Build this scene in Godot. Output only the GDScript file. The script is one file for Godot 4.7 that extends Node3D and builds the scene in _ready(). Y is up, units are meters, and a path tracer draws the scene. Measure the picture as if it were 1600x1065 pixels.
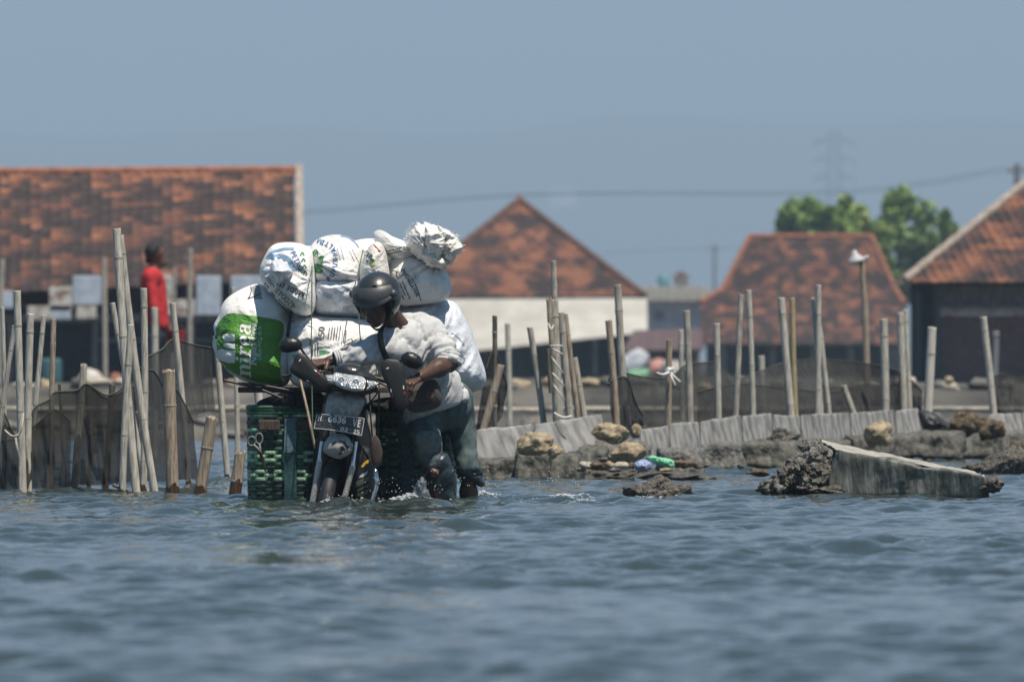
extends Node3D
# A man wades along a flooded village road, pushing a loaded motorcycle. Metres, y up, still water at y = 0, the camera looks along -z.

const FOCAL := 12400.0      # long lens: a metre at one metre from the eye, in the units that P() reads
const EYE := 0.66
const HORIZON := 580.0
const STAND := -0.37        # the road under the water

var taken := {}
var M := {}
var rng := RandomNumberGenerator.new()
var wave_list := []
var chop := FastNoiseLite.new()

# Where a thing stands that is seen px across and py down, d metres away.
func P(px: float, py: float, d: float) -> Vector3:
	return Vector3((px - 800.0) * d / FOCAL, EYE - (py - HORIZON) * d / FOCAL, -d)

# ---------------------------------------------------------------- a mesh in the making (faces run counter-clockwise seen from outside)
class MB:
	var v := PackedVector3Array()
	var i := PackedInt32Array()
	var nfix := {}

	func tri(a: Vector3, b: Vector3, c: Vector3) -> void:
		var k := v.size()
		v.append(a); v.append(b); v.append(c)
		i.append(k); i.append(k + 1); i.append(k + 2)

	func quad(a: Vector3, b: Vector3, c: Vector3, d: Vector3) -> void:
		var k := v.size()
		v.append(a); v.append(b); v.append(c); v.append(d)
		for n in [0, 1, 2, 0, 2, 3]:
			i.append(k + n)

	# rows x cols points; wrap joins the last column to the first
	func grid(pts: PackedVector3Array, rows: int, cols: int, wrap := false, flip := false) -> void:
		var k := v.size()
		v.append_array(pts)
		for r in rows - 1:
			for c in (cols if wrap else cols - 1):
				var c2 := (c + 1) % cols
				var a := k + r * cols + c
				var b := k + r * cols + c2
				var d := k + (r + 1) * cols + c
				var e := k + (r + 1) * cols + c2
				if flip:
					i.append(a); i.append(d); i.append(e); i.append(a); i.append(e); i.append(b)
				else:
					i.append(a); i.append(b); i.append(e); i.append(a); i.append(e); i.append(d)

	# box with chamfered edges in the frame t
	func box(t: Transform3D, s: Vector3, bevel := 0.0) -> void:
		var h := s * 0.5
		if bevel <= 0.0:
			for ax in 3:
				for sg in [-1.0, 1.0]:
					var n := Vector3(); n[ax] = sg
					var u := Vector3(); u[(ax + 1) % 3] = 1.0
					var w := n.cross(u)
					var cc := n * h
					var uu := u * h
					var ww := w * h
					quad(t * (cc - uu - ww), t * (cc + uu - ww), t * (cc + uu + ww), t * (cc - uu + ww))
			return
		var b := minf(bevel, minf(h.x, minf(h.y, h.z)) * 0.9)
		for ax in 3:
			for sg in [-1.0, 1.0]:
				var n := Vector3(); n[ax] = sg
				var u := Vector3(); u[(ax + 1) % 3] = 1.0
				var w := n.cross(u)
				var hu := h[(ax + 1) % 3] - b
				var hw := h[(ax + 2) % 3] - b
				var cc := n * h[ax]
				quad(t * (cc - u * hu - w * hw), t * (cc + u * hu - w * hw), t * (cc + u * hu + w * hw), t * (cc - u * hu + w * hw))
		for ax in 3:
			var a1 := (ax + 1) % 3
			var a2 := (ax + 2) % 3
			for s1 in [-1.0, 1.0]:
				for s2 in [-1.0, 1.0]:
					var p := Vector3(); p[ax] = -(h[ax] - b); p[a1] = s1 * h[a1]; p[a2] = s2 * (h[a2] - b)
					var q := p; q[ax] = h[ax] - b
					var p2 := p; p2[a1] = s1 * (h[a1] - b); p2[a2] = s2 * h[a2]
					var q2 := p2; q2[ax] = h[ax] - b
					if s1 * s2 > 0:
						quad(t * p, t * q, t * q2, t * p2) if false else quad(t * p, t * p2, t * q2, t * q)
					else:
						quad(t * p, t * q, t * q2, t * p2)
		for sx in [-1.0, 1.0]:
			for sy in [-1.0, 1.0]:
				for sz in [-1.0, 1.0]:
					var a := Vector3(sx * h.x, sy * (h.y - b), sz * (h.z - b))
					var c := Vector3(sx * (h.x - b), sy * h.y, sz * (h.z - b))
					var d := Vector3(sx * (h.x - b), sy * (h.y - b), sz * h.z)
					if sx * sy * sz > 0:
						tri(t * a, t * c, t * d)
					else:
						tri(t * a, t * d, t * c)

	func tube(path: PackedVector3Array, radii: PackedFloat32Array, sides := 8, caps := true, flat := 1.0, up := Vector3.ZERO) -> void:
		var n := path.size()
		var pts := PackedVector3Array()
		var side := Vector3.ZERO
		for k in n:
			var t := (path[mini(k + 1, n - 1)] - path[maxi(k - 1, 0)]).normalized()
			if side == Vector3.ZERO:
				side = up if up != Vector3.ZERO else (Vector3.RIGHT if absf(t.x) < 0.8 else Vector3.FORWARD)
			side = (side - t * side.dot(t)).normalized()
			var other := t.cross(side)
			var r: float = radii[mini(k, radii.size() - 1)]
			for s in sides:
				var a := TAU * s / sides
				pts.append(path[k] + (side * cos(a) + other * sin(a) * flat) * r)
		grid(pts, n, sides, true)
		if caps:
			for e in [0, n - 1]:
				var k := v.size()
				for s in sides:
					v.append(pts[e * sides + s])
				for s in range(1, sides - 1):
					if e == 0:
						i.append(k); i.append(k + s + 1); i.append(k + s)
					else:
						i.append(k); i.append(k + s); i.append(k + s + 1)

	# profile of Vector2(radius, height along the frame's y)
	func lathe(t: Transform3D, profile: PackedVector2Array, sides := 20) -> void:
		var pts := PackedVector3Array()
		for p in profile:
			for s in sides:
				var a := -TAU * s / sides
				pts.append(t * Vector3(cos(a) * p.x, p.y, sin(a) * p.x))
		grid(pts, profile.size(), sides, true)

	func ball(t: Transform3D, r: Vector3, rings := 10, sides := 14) -> void:
		var pts := PackedVector3Array()
		for k in rings + 1:
			var a := PI * k / rings - PI / 2
			for s in sides:
				var b := -TAU * s / sides
				pts.append(t * (Vector3(cos(a) * cos(b), sin(a), cos(a) * sin(b)) * r))
		grid(pts, rings + 1, sides, true)

	func add(o: MB) -> void:
		var k := v.size()
		v.append_array(o.v)
		for n in o.i:
			i.append(n + k)

	func normals() -> PackedVector3Array:
		var out := PackedVector3Array()
		out.resize(v.size())
		for k in range(0, i.size(), 3):
			var a := i[k]
			var b := i[k + 1]
			var c := i[k + 2]
			var n := (v[b] - v[a]).cross(v[c] - v[a])
			out[a] += n; out[b] += n; out[c] += n
		for k in out.size():
			out[k] = out[k].normalized() if out[k].length_squared() > 0.0 else Vector3.UP
		return out

	# weld the seam of wrapped balls and shells is left alone; displace along the normal
	func push(f: Callable) -> void:
		var n := normals()
		for k in v.size():
			v[k] += n[k] * f.call(v[k])

	func mesh(origin := Vector3.ZERO, basis := Basis()) -> ArrayMesh:
		var out := ArrayMesh.new()
		if i.is_empty():
			return out
		var arr := []
		arr.resize(Mesh.ARRAY_MAX)
		var nn := normals()
		var w := PackedVector3Array()
		w.resize(v.size())
		for k in v.size():
			w[k] = v[k] - origin
		var j := i.duplicate()
		for k in range(0, j.size(), 3):
			var s := j[k + 1]
			j[k + 1] = j[k + 2]
			j[k + 2] = s
		arr[Mesh.ARRAY_VERTEX] = w
		arr[Mesh.ARRAY_NORMAL] = nn
		arr[Mesh.ARRAY_INDEX] = j
		out.add_surface_from_arrays(Mesh.PRIMITIVE_TRIANGLES, arr)
		return out

# ---------------------------------------------------------------- nodes
func numbered(called: String) -> String:
	var n: int = taken.get(called, 0)
	taken[called] = n + 1
	return called if n == 0 else "%s_%03d" % [called, n]

func metas(o: Node, label: String, category: String, group := "") -> void:
	o.set_meta("label", label)
	o.set_meta("category", category)
	if group:
		o.set_meta("group", group)

func thing(called: String, label: String, category: String, at: Vector3, group := "") -> Node3D:
	var o := Node3D.new()
	o.name = numbered(called)
	add_child(o)
	o.position = at
	metas(o, label, category, group)
	return o

# one named mesh under a parent, from a mesh that is given in world coordinates
func part(called: String, mb: MB, m: Material, parent: Node3D, label := "") -> MeshInstance3D:
	var o := MeshInstance3D.new()
	o.name = called
	parent.add_child(o, true)
	o.mesh = mb.mesh(parent.global_position)
	o.material_override = null
	o.mesh.surface_set_material(0, m)
	if label:
		o.set_meta("label", label)
	return o

func solo(called: String, mb: MB, m: Material, label: String, category: String, group := "") -> MeshInstance3D:
	var lo := Vector3(1e9, 1e9, 1e9)
	var hi := -lo
	for p in mb.v:
		lo = lo.min(p); hi = hi.max(p)
	var at := Vector3((lo.x + hi.x) * 0.5, lo.y, (lo.z + hi.z) * 0.5)
	var o := MeshInstance3D.new()
	o.name = numbered(called)
	add_child(o)
	o.position = at
	o.mesh = mb.mesh(at)
	o.mesh.surface_set_material(0, m)
	metas(o, label, category, group)
	return o

func setting(called: String, mb: MB, m: Material) -> MeshInstance3D:
	var o := MeshInstance3D.new()
	o.name = numbered(called)
	add_child(o)
	o.mesh = mb.mesh()
	o.mesh.surface_set_material(0, m)
	o.set_meta("kind", "structure")
	return o

func xf(o: Vector3, x := Vector3.RIGHT, y := Vector3.UP, z := Vector3.BACK) -> Transform3D:
	return Transform3D(Basis(x, y, z), o)

func path3(a: Array) -> PackedVector3Array:
	return PackedVector3Array(a)

# a smooth path through the points
func smooth(a: Array, steps := 6) -> PackedVector3Array:
	var c := PackedVector3Array()
	var n := a.size()
	for k in n - 1:
		var p0: Vector3 = a[maxi(k - 1, 0)]
		var p1: Vector3 = a[k]
		var p2: Vector3 = a[k + 1]
		var p3: Vector3 = a[mini(k + 2, n - 1)]
		for s in steps:
			c.append(p1.cubic_interpolate(p2, p0, p3, float(s) / steps))
	c.append(a[n - 1])
	return c

# ---------------------------------------------------------------- materials (colours are linear base colours)
func lin(r: float, g: float, b: float) -> Color:
	return Color(r, g, b).linear_to_srgb()

func flat_mat(r: float, g: float, b: float, rough := 0.8, metal := 0.0) -> StandardMaterial3D:
	var m := StandardMaterial3D.new()
	m.albedo_color = lin(r, g, b)
	m.roughness = rough
	m.metallic = metal
	return m

func noise(sd: int, freq: float, oct := 4, kind := FastNoiseLite.TYPE_SIMPLEX_SMOOTH, fractal := FastNoiseLite.FRACTAL_FBM) -> FastNoiseLite:
	var n := FastNoiseLite.new()
	n.seed = sd
	n.frequency = freq
	n.noise_type = kind
	n.fractal_type = fractal
	n.fractal_octaves = oct
	return n

# cols: linear colours spread over the noise from low to high
func noise_tex(sd: int, freq: float, cols: Array, oct := 4, size := 256, kind := FastNoiseLite.TYPE_SIMPLEX_SMOOTH) -> NoiseTexture2D:
	var t := NoiseTexture2D.new()
	t.width = size; t.height = size
	t.seamless = true
	t.noise = noise(sd, freq, oct, kind)
	if cols:
		var g := Gradient.new()
		var off := PackedFloat32Array()
		var cc := PackedColorArray()
		for k in cols.size():
			off.append(0.22 + 0.56 * k / maxf(1.0, cols.size() - 1.0))
			var c: Color = cols[k]
			var s := c.linear_to_srgb()
			s.a = c.a
			cc.append(s)
		g.offsets = off
		g.colors = cc
		t.color_ramp = g
	return t

func noise_mat(cols: Array, scale: Vector3, rough := 0.85, sd := 1, freq := 0.02, oct := 4, bump := 0.0) -> StandardMaterial3D:
	var m := StandardMaterial3D.new()
	m.albedo_texture = noise_tex(sd, freq, cols, oct)
	m.roughness = rough
	m.uv1_triplanar = true
	m.uv1_world_triplanar = true
	m.uv1_scale = scale
	if bump > 0.0:
		m.heightmap_enabled = true
		m.heightmap_texture = noise_tex(sd + 7, freq * 1.6, [], oct)
		m.heightmap_scale = bump
	return m

# ---------------------------------------------------------------- waves
func make_waves() -> void:
	var r := RandomNumberGenerator.new()
	r.seed = 11
	for k in 22:
		var l := 0.17 * pow(1.085, k)             # 0.17 m to about 0.95 m
		var a := deg_to_rad(90.0 + r.randf_range(-80, 80))
		var w := TAU / l
		wave_list.append([cos(a) * w, sin(a) * w, r.randf() * TAU, 0.0039 * pow(l, 0.35), l])
	chop = noise(3, 0.55, 2)

func water_height(x: float, z: float, cell: float) -> float:
	var h := 0.0
	var gust := 0.75 + 0.9 * chop.get_noise_2d(x * 0.6, z * 0.35)
	for w in wave_list:
		if w[4] < cell * 2.2:
			continue
		var s := sin(w[0] * x + w[1] * z + w[2])
		h += w[3] * (s + 0.28 * s * absf(s))
	h *= gust
	# the wash thrown up round the wheel and the legs
	var q := Vector2((x + 0.55) / 1.5, (z + 39.4) / 2.2).length()
	if q < 1.6:
		var e := exp(-q * q * 1.4)
		h += e * 0.030 * chop.get_noise_2d(x * 5.0 + 31.0, z * 2.2) + e * 0.022 * chop.get_noise_2d(x * 11.0, z * 5.0 + 9.0)
	q = Vector2((x - 0.35) / 1.3, (z + 40.6) / 1.8).length()
	if q < 1.8:
		var e2 := exp(-q * q * 1.4)
		h += e2 * 0.034 * chop.get_noise_2d(x * 4.0 + 61.0, z * 2.0) + e2 * 0.016 * chop.get_noise_2d(x * 12.0, z * 5.0 + 19.0)
	return h

# ---------------------------------------------------------------- smooth solids: capsules that run into each other, meshed as surface nets
func net_mesh(mb: MB, bones: Array, k: float, cell: float, cuts := []) -> void:
	var lo := Vector3(1e9, 1e9, 1e9)
	var hi := -lo
	for b in bones:
		var rr: float = maxf(b[2], b[3]) + 3.0 * cell
		for e in 2:
			var q: Vector3 = b[e]
			lo = lo.min(q - Vector3.ONE * rr); hi = hi.max(q + Vector3.ONE * rr)
	var nx := int((hi.x - lo.x) / cell) + 2
	var ny := int((hi.y - lo.y) / cell) + 2
	var nz := int((hi.z - lo.z) / cell) + 2
	var f := PackedFloat32Array()
	f.resize(nx * ny * nz)
	f.fill(1.0)
	for b in bones:
		var a: Vector3 = b[0]
		var ab: Vector3 = b[1] - b[0]
		var l2 := maxf(ab.length_squared(), 1e-9)
		var ra: float = b[2]
		var dr: float = b[3] - b[2]
		var reach := maxf(b[2], b[3]) + k + 2.0 * cell
		var l: Vector3 = (a.min(b[1]) - Vector3.ONE * reach - lo) / cell
		var h: Vector3 = (a.max(b[1]) + Vector3.ONE * reach - lo) / cell
		for iz in range(maxi(0, int(l.z)), mini(nz, int(h.z) + 2)):
			for iy in range(maxi(0, int(l.y)), mini(ny, int(h.y) + 2)):
				var at := (iz * ny + iy) * nx
				for ix in range(maxi(0, int(l.x)), mini(nx, int(h.x) + 2)):
					var p := lo + Vector3(ix, iy, iz) * cell - a
					var t := clampf(p.dot(ab) / l2, 0.0, 1.0)
					var d := (p - ab * t).length() - ra - dr * t
					var o := f[at + ix]
					var m := maxf(k - absf(o - d), 0.0)
					f[at + ix] = minf(o, d) - m * m * 0.25 / k
	for c in cuts:
		var cp: Vector3 = c[0]
		var cn: Vector3 = c[1]
		var cr: float = c[2]
		for iz in range(maxi(0, int((cp.z - cr - lo.z) / cell)), mini(nz, int((cp.z + cr - lo.z) / cell) + 2)):
			for iy in range(maxi(0, int((cp.y - cr - lo.y) / cell)), mini(ny, int((cp.y + cr - lo.y) / cell) + 2)):
				for ix in range(maxi(0, int((cp.x - cr - lo.x) / cell)), mini(nx, int((cp.x + cr - lo.x) / cell) + 2)):
					var p := lo + Vector3(ix, iy, iz) * cell - cp
					if p.length_squared() < cr * cr:
						var at := (iz * ny + iy) * nx + ix
						f[at] = maxf(f[at], p.dot(cn))
	var where := PackedInt32Array()
	where.resize(nx * ny * nz)
	where.fill(-1)
	var step := [0, 1, nx, nx + 1, nx * ny, nx * ny + 1, nx * ny + nx, nx * ny + nx + 1]
	var edges := [[0, 1], [2, 3], [4, 5], [6, 7], [0, 2], [1, 3], [4, 6], [5, 7], [0, 4], [1, 5], [2, 6], [3, 7]]
	var corner := [Vector3(0, 0, 0), Vector3(1, 0, 0), Vector3(0, 1, 0), Vector3(1, 1, 0), Vector3(0, 0, 1), Vector3(1, 0, 1), Vector3(0, 1, 1), Vector3(1, 1, 1)]
	var near := 2.2 * cell
	for iz in nz - 1:
		for iy in ny - 1:
			var row := (iz * ny + iy) * nx
			for ix in nx - 1:
				var at := row + ix
				var f0 := f[at]
				if f0 > near or f0 < -near * 4.0:
					continue
				var mask := 0
				for n in 8:
					if f[at + step[n]] < 0.0:
						mask |= 1 << n
				if mask == 0 or mask == 255:
					continue
				var sum := Vector3.ZERO
				var cnt := 0
				for e in edges:
					var fa := f[at + step[e[0]]]
					var fb := f[at + step[e[1]]]
					if (fa < 0.0) != (fb < 0.0):
						sum += corner[e[0]].lerp(corner[e[1]], fa / (fa - fb))
						cnt += 1
				where[at] = mb.v.size()
				mb.v.append(lo + (Vector3(ix, iy, iz) + sum / cnt) * cell)
	var sx := 1
	var sy := nx
	var sz := nx * ny
	for iz in range(1, nz - 1):
		for iy in range(1, ny - 1):
			for ix in range(1, nx - 1):
				var at := (iz * ny + iy) * nx + ix
				if where[at] < 0:
					continue
				var inside := f[at] < 0.0
				for ax in 3:
					var far: int = [sx, sy, sz][ax]
					if (f[at + far] < 0.0) == inside:
						continue
					var u: int = [sy, sz, sx][ax]
					var w: int = [sz, sx, sy][ax]
					var a := where[at]
					var b := where[at - u]
					var c := where[at - u - w]
					var d := where[at - w]
					if a < 0 or b < 0 or c < 0 or d < 0:
						continue
					if inside:
						mb.i.append_array(PackedInt32Array([a, b, c, a, c, d]))
					else:
						mb.i.append_array(PackedInt32Array([a, c, b, a, d, c]))

# ---------------------------------------------------------------- stuffed shapes: a rounded outline with depth in front and behind
class Blob:
	var c: Vector3
	var r := PackedFloat32Array()
	var edge := PackedFloat32Array()     # raggedness of the rim alone
	var tf := 0.2
	var tb := 0.2
	var p := 2.6
	var q := 0.5
	var lean := Vector2.ZERO     # how far the face leans: z per metre of x and y
	var amp := 0.0
	var fold: FastNoiseLite
	var fine: FastNoiseLite
	var ties := []               # [x, y, reach, height, pleats]
	var stretch := Vector2(1, 1)
	var skew := 0.0

	func rad(th: float) -> float:
		var n := r.size()
		var a := fposmod(th / TAU, 1.0) * n
		var k := int(a) % n
		return lerpf(r[k], r[(k + 1) % n], a - floorf(a))

	func wrinkle(x: float, y: float, rho: float) -> float:
		if amp <= 0.0:
			return 0.0
		var u := (x * cos(skew) + y * sin(skew)) * stretch.x
		var w := (-x * sin(skew) + y * cos(skew)) * stretch.y
		var h := amp * (fold.get_noise_2d(u, w) * 1.3 + 0.4)
		h += amp * 0.22 * fine.get_noise_2d(u * 1.3 + 5.0, w)
		for t in ties:
			var dx: float = x - t[0]
			var dy: float = y - t[1]
			var d := sqrt(dx * dx + dy * dy)
			if d < t[2]:
				var fall: float = 1.0 - d / t[2]
				h += t[3] * fall * (absf(sin(atan2(dy, dx) * t[4] + 1.7 * fold.get_noise_2d(x * 0.5, y * 0.5))) - 0.5) - t[3] * 1.4 * fall * fall
		return h * (1.0 - pow(rho, 8.0))

	func at(th: float, rho: float, front: bool) -> Vector3:
		var rr := rad(th) * rho
		if edge:
			rr *= 1.0 + edge[int(fposmod(th / TAU, 1.0) * edge.size()) % edge.size()] * pow(rho, 6.0)
		var x := cos(th) * rr
		var y := sin(th) * rr
		var z := pow(maxf(0.0, 1.0 - pow(rho, p)), q)
		z = z * tf if front else -z * tb
		z += (wrinkle(x, y, rho) if front else -wrinkle(x, y, rho))
		return c + Vector3(x, y, z + lean.x * x + lean.y * y)

	func on(x: float, y: float, above: float) -> Vector3:
		var th := atan2(y - c.y, x - c.x)
		var rho := minf(0.995, Vector2(x - c.x, y - c.y).length() / rad(th))
		var e := at(th, rho, true)
		return Vector3(e.x, e.y, e.z + above * (1.0 + 2.5 * rho * rho))

	func shell(mb: MB, nth := 128, nr := 34) -> void:
		for side in 2:
			var pts := PackedVector3Array()
			for k in nr + 1:
				var rho := sin(PI * 0.5 * k / nr)
				for s in nth:
					pts.append(at(TAU * s / nth, rho, side == 0))
			mb.grid(pts, nr + 1, nth, true, side == 0)

func blob(outline: Array, d: float, tf: float, tb: float, o := {}) -> Blob:
	var b := Blob.new()
	var poly := PackedVector2Array()
	var mid := Vector2.ZERO
	for q in outline:
		var w := P(q[0], q[1], d)
		poly.append(Vector2(w.x, w.y))
	if o.has("center"):
		var cw := P(o.center[0], o.center[1], d)
		mid = Vector2(cw.x, cw.y)
	else:
		for q in poly:
			mid += q / poly.size()
	b.c = Vector3(mid.x, mid.y, -d)
	b.tf = tf
	b.tb = tb
	b.p = o.get("p", 2.6)
	b.q = o.get("q", 0.5)
	b.lean = o.get("lean", Vector2.ZERO)
	b.amp = o.get("amp", 0.0)
	b.stretch = o.get("stretch", Vector2(1, 1))
	b.skew = o.get("skew", 0.0)
	var sd: int = o.get("seed", 1)
	b.fold = noise(sd, o.get("freq", 5.0), 2, FastNoiseLite.TYPE_SIMPLEX_SMOOTH, FastNoiseLite.FRACTAL_RIDGED)
	b.fold.domain_warp_enabled = true
	b.fold.domain_warp_amplitude = 0.08
	b.fold.domain_warp_frequency = 4.0
	b.fine = noise(sd + 3, o.get("freq", 5.0) * 3.5, 3)
	for t in o.get("ties", []):
		var tw := P(t[0], t[1], d) - b.c
		b.ties.append([tw.x, tw.y, t[2], t[3], t[4]])
	var n := 160
	var rough := noise(sd + 9, 1.0, 3)
	var raw := PackedFloat32Array()
	for k in n:
		var th := TAU * k / n
		var dir := Vector2(cos(th), sin(th))
		var best := 0.0
		for j in poly.size():
			var hit = Geometry2D.segment_intersects_segment(mid, mid + dir * 20.0, poly[j], poly[(j + 1) % poly.size()])
			if hit != null:
				best = maxf(best, (hit - mid).length())
		if best == 0.0:
			best = raw[k - 1] if k else 0.1
		raw.append(best)
	var soft: int = o.get("soft", 3)
	for pass_ in 2:
		var nxt := PackedFloat32Array()
		for k in n:
			var s := 0.0
			for j in range(-soft, soft + 1):
				s += raw[posmod(k + j, n)]
			nxt.append(s / (2 * soft + 1))
		raw = nxt
	for k in n:
		b.edge.append(float(o.get("ragged", 0.0)) * rough.get_noise_2d(cos(TAU * k / n) * 3.0, sin(TAU * k / n) * 3.0))
	b.r = raw
	return b

# flat triangles (in metres round at, turned by turn) laid onto a stuffed shape, cut small enough to follow its folds
func print_on(mb: MB, b: Blob, tris: PackedVector2Array, above := 0.0022, longest := 0.02) -> void:
	var stack := []
	for k in range(0, tris.size() - 2, 3):
		stack.append([tris[k], tris[k + 1], tris[k + 2]])
	while stack:
		var t = stack.pop_back()
		var l0: float = t[0].distance_to(t[1])
		var l1: float = t[1].distance_to(t[2])
		var l2: float = t[2].distance_to(t[0])
		var m := maxf(l0, maxf(l1, l2))
		if m > longest:
			if m == l0:
				var h: Vector2 = (t[0] + t[1]) * 0.5
				stack.append([t[0], h, t[2]]); stack.append([h, t[1], t[2]])
			elif m == l1:
				var h: Vector2 = (t[1] + t[2]) * 0.5
				stack.append([t[0], t[1], h]); stack.append([t[0], h, t[2]])
			else:
				var h: Vector2 = (t[2] + t[0]) * 0.5
				stack.append([t[0], t[1], h]); stack.append([h, t[1], t[2]])
			continue
		if (t[1] - t[0]).cross(t[2] - t[0]) < 0:
			t = [t[0], t[2], t[1]]
		mb.tri(b.on(t[0].x, t[0].y, above), b.on(t[1].x, t[1].y, above), b.on(t[2].x, t[2].y, above))

func glyphs(text: String, height: float, bold := false, serif := false, italic := false) -> PackedVector2Array:
	var f := SystemFont.new()
	f.font_names = PackedStringArray(["Droid Serif" if serif else "Droid Sans"])
	f.font_weight = 700 if bold else 400
	f.font_italic = italic
	var t := TextMesh.new()
	t.text = text
	t.font = f
	t.font_size = 32
	t.pixel_size = height / 32.0 * 1.38
	t.depth = 0.0
	t.curve_step = 2.0
	var out := PackedVector2Array()
	if t.get_surface_count() == 0:
		return out
	var a := t.surface_get_arrays(0)
	var vv: PackedVector3Array = a[Mesh.ARRAY_VERTEX]
	if a[Mesh.ARRAY_INDEX] == null:
		for q in vv:
			out.append(Vector2(q.x, q.y))
	else:
		for n in a[Mesh.ARRAY_INDEX]:
			out.append(Vector2(vv[n].x, vv[n].y))
	return out

func moved(tris: PackedVector2Array, at: Vector2, turn := 0.0, sx := 1.0, sy := 1.0, slant := 0.0) -> PackedVector2Array:
	var out := PackedVector2Array()
	var c := cos(turn)
	var s := sin(turn)
	for q in tris:
		var x := q.x * sx + q.y * slant
		var y := q.y * sy
		out.append(at + Vector2(x * c - y * s, x * s + y * c))
	return out

func fan(poly: PackedVector2Array) -> PackedVector2Array:
	var out := PackedVector2Array()
	for n in Geometry2D.triangulate_polygon(poly):
		out.append(poly[n])
	return out

func px2(px: float, py: float, d: float) -> Vector2:
	var w := P(px, py, d)
	return Vector2(w.x, w.y)

func pxs(a: Array, d: float) -> PackedVector2Array:
	var out := PackedVector2Array()
	for q in a:
		out.append(px2(q[0], q[1], d))
	return out

# a lumpy stone: a ball pushed in and out
func stone_mesh(at: Vector3, size: Vector3, sd: int, rough := 0.22, flat := 0.0, rings := 16, sides := 24) -> MB:
	var mb := MB.new()
	var n := noise(sd, 0.9, 2)
	var n2 := noise(sd + 5, 1.1, 3, FastNoiseLite.TYPE_CELLULAR)
	n2.cellular_return_type = FastNoiseLite.RETURN_DISTANCE2_SUB
	var pr := RandomNumberGenerator.new()
	pr.seed = sd * 31 + 7
	var planes := []
	for k in 17:
		planes.append([Vector3(pr.randfn(), pr.randfn(), pr.randfn()).normalized(), pr.randf_range(0.72, 1.0)])
	var pts := PackedVector3Array()
	for k in rings + 1:
		var a := PI * k / rings - PI / 2
		for s in sides:
			var b := -TAU * s / sides
			var u := Vector3(cos(a) * cos(b), sin(a), cos(a) * sin(b))
			# broken faces: the nearest of several planes, their edges worn
			var rr := 1.18
			for pl in planes:
				var dt := u.dot(pl[0])
				if dt > 0.3:
					var x: float = pl[1] / dt
					var m := maxf(0.08 - absf(rr - x), 0.0)
					rr = minf(rr, x) - m * m * 3.1
			rr *= 1.0 + rough * (0.75 * n.get_noise_3dv(u * 1.1) + 0.42 * n.get_noise_3dv(u * 4.5 + Vector3(9, 0, 0)) + 0.20 * n.get_noise_3dv(u * 13.0) + 0.10 * n2.get_noise_3dv(u * 3.0))
			var q := u * rr
			if flat > 0.0 and q.y > 1.0 - flat:
				q.y = 1.0 - flat + (q.y - 1.0 + flat) * 0.15
			pts.append(at + q * size)
	mb.grid(pts, rings + 1, sides, true)
	return mb

# ================================================================ the scene
func _ready() -> void:
	rng.seed = 7
	var cam := Camera3D.new()
	cam.name = "camera"
	add_child(cam)
	cam.position = Vector3(0, EYE, 0)
	cam.rotation_degrees.x = rad_to_deg(atan(47.5 / FOCAL))
	cam.near = 1.0
	cam.far = 20000.0
	var lens := CameraAttributesPhysical.new()
	lens.frustum_focal_length = 12.0 / (532.5 / FOCAL)
	lens.frustum_focus_distance = 40.3
	lens.frustum_near = 1.0
	lens.frustum_far = 20000.0
	lens.exposure_aperture = 6.4
	cam.attributes = lens
	cam.fov = rad_to_deg(2.0 * atan(532.5 / FOCAL))
	cam.current = true

	var e := Environment.new()
	e.background_mode = Environment.BG_SKY
	var sky := Sky.new()
	var sm := ProceduralSkyMaterial.new()
	sm.sky_top_color = lin(0.036, 0.108, 0.215)
	sm.sky_horizon_color = lin(0.285, 0.355, 0.445)
	sm.sky_curve = 0.10
	sm.ground_horizon_color = lin(0.22, 0.26, 0.30)
	sm.ground_bottom_color = lin(0.10, 0.11, 0.11)
	sky.sky_material = sm
	e.sky = sky
	e.tonemap_mode = Environment.TONE_MAPPER_LINEAR
	e.tonemap_exposure = 1.55
	e.sdfgi_enabled = true
	e.ssao_enabled = true
	e.ssil_enabled = true
	e.fog_enabled = true
	e.fog_density = 0.00046
	e.fog_light_color = lin(0.58, 0.78, 1.0)
	var we := WorldEnvironment.new()
	we.name = "world_environment"
	we.environment = e
	add_child(we)

	var sun := DirectionalLight3D.new()
	sun.name = "sun"
	sun.light_energy = 1.3
	sun.light_color = Color(1.0, 0.955, 0.89)
	sun.light_angular_distance = 0.5
	sun.shadow_enabled = true
	sun.sky_mode = DirectionalLight3D.SKY_MODE_LIGHT_ONLY
	add_child(sun)
	sun.look_at_from_position(Vector3.ZERO, -Vector3(0.22, 0.93, 0.27), Vector3.RIGHT)

	make_materials()
	make_waves()
	build_ground()
	build_water()
	build_hills()
	build_left_house()
	build_middle_house()
	build_far_buildings()
	build_curved_house()
	build_right_house()
	build_trees()
	build_lines()
	build_bank_stones()
	build_low_walls()
	build_rocks()
	build_posts()
	build_nets()
	build_red_person()
	build_motorcycle()
	build_baskets()
	build_sacks()
	build_wader()
	build_bits()

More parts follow.
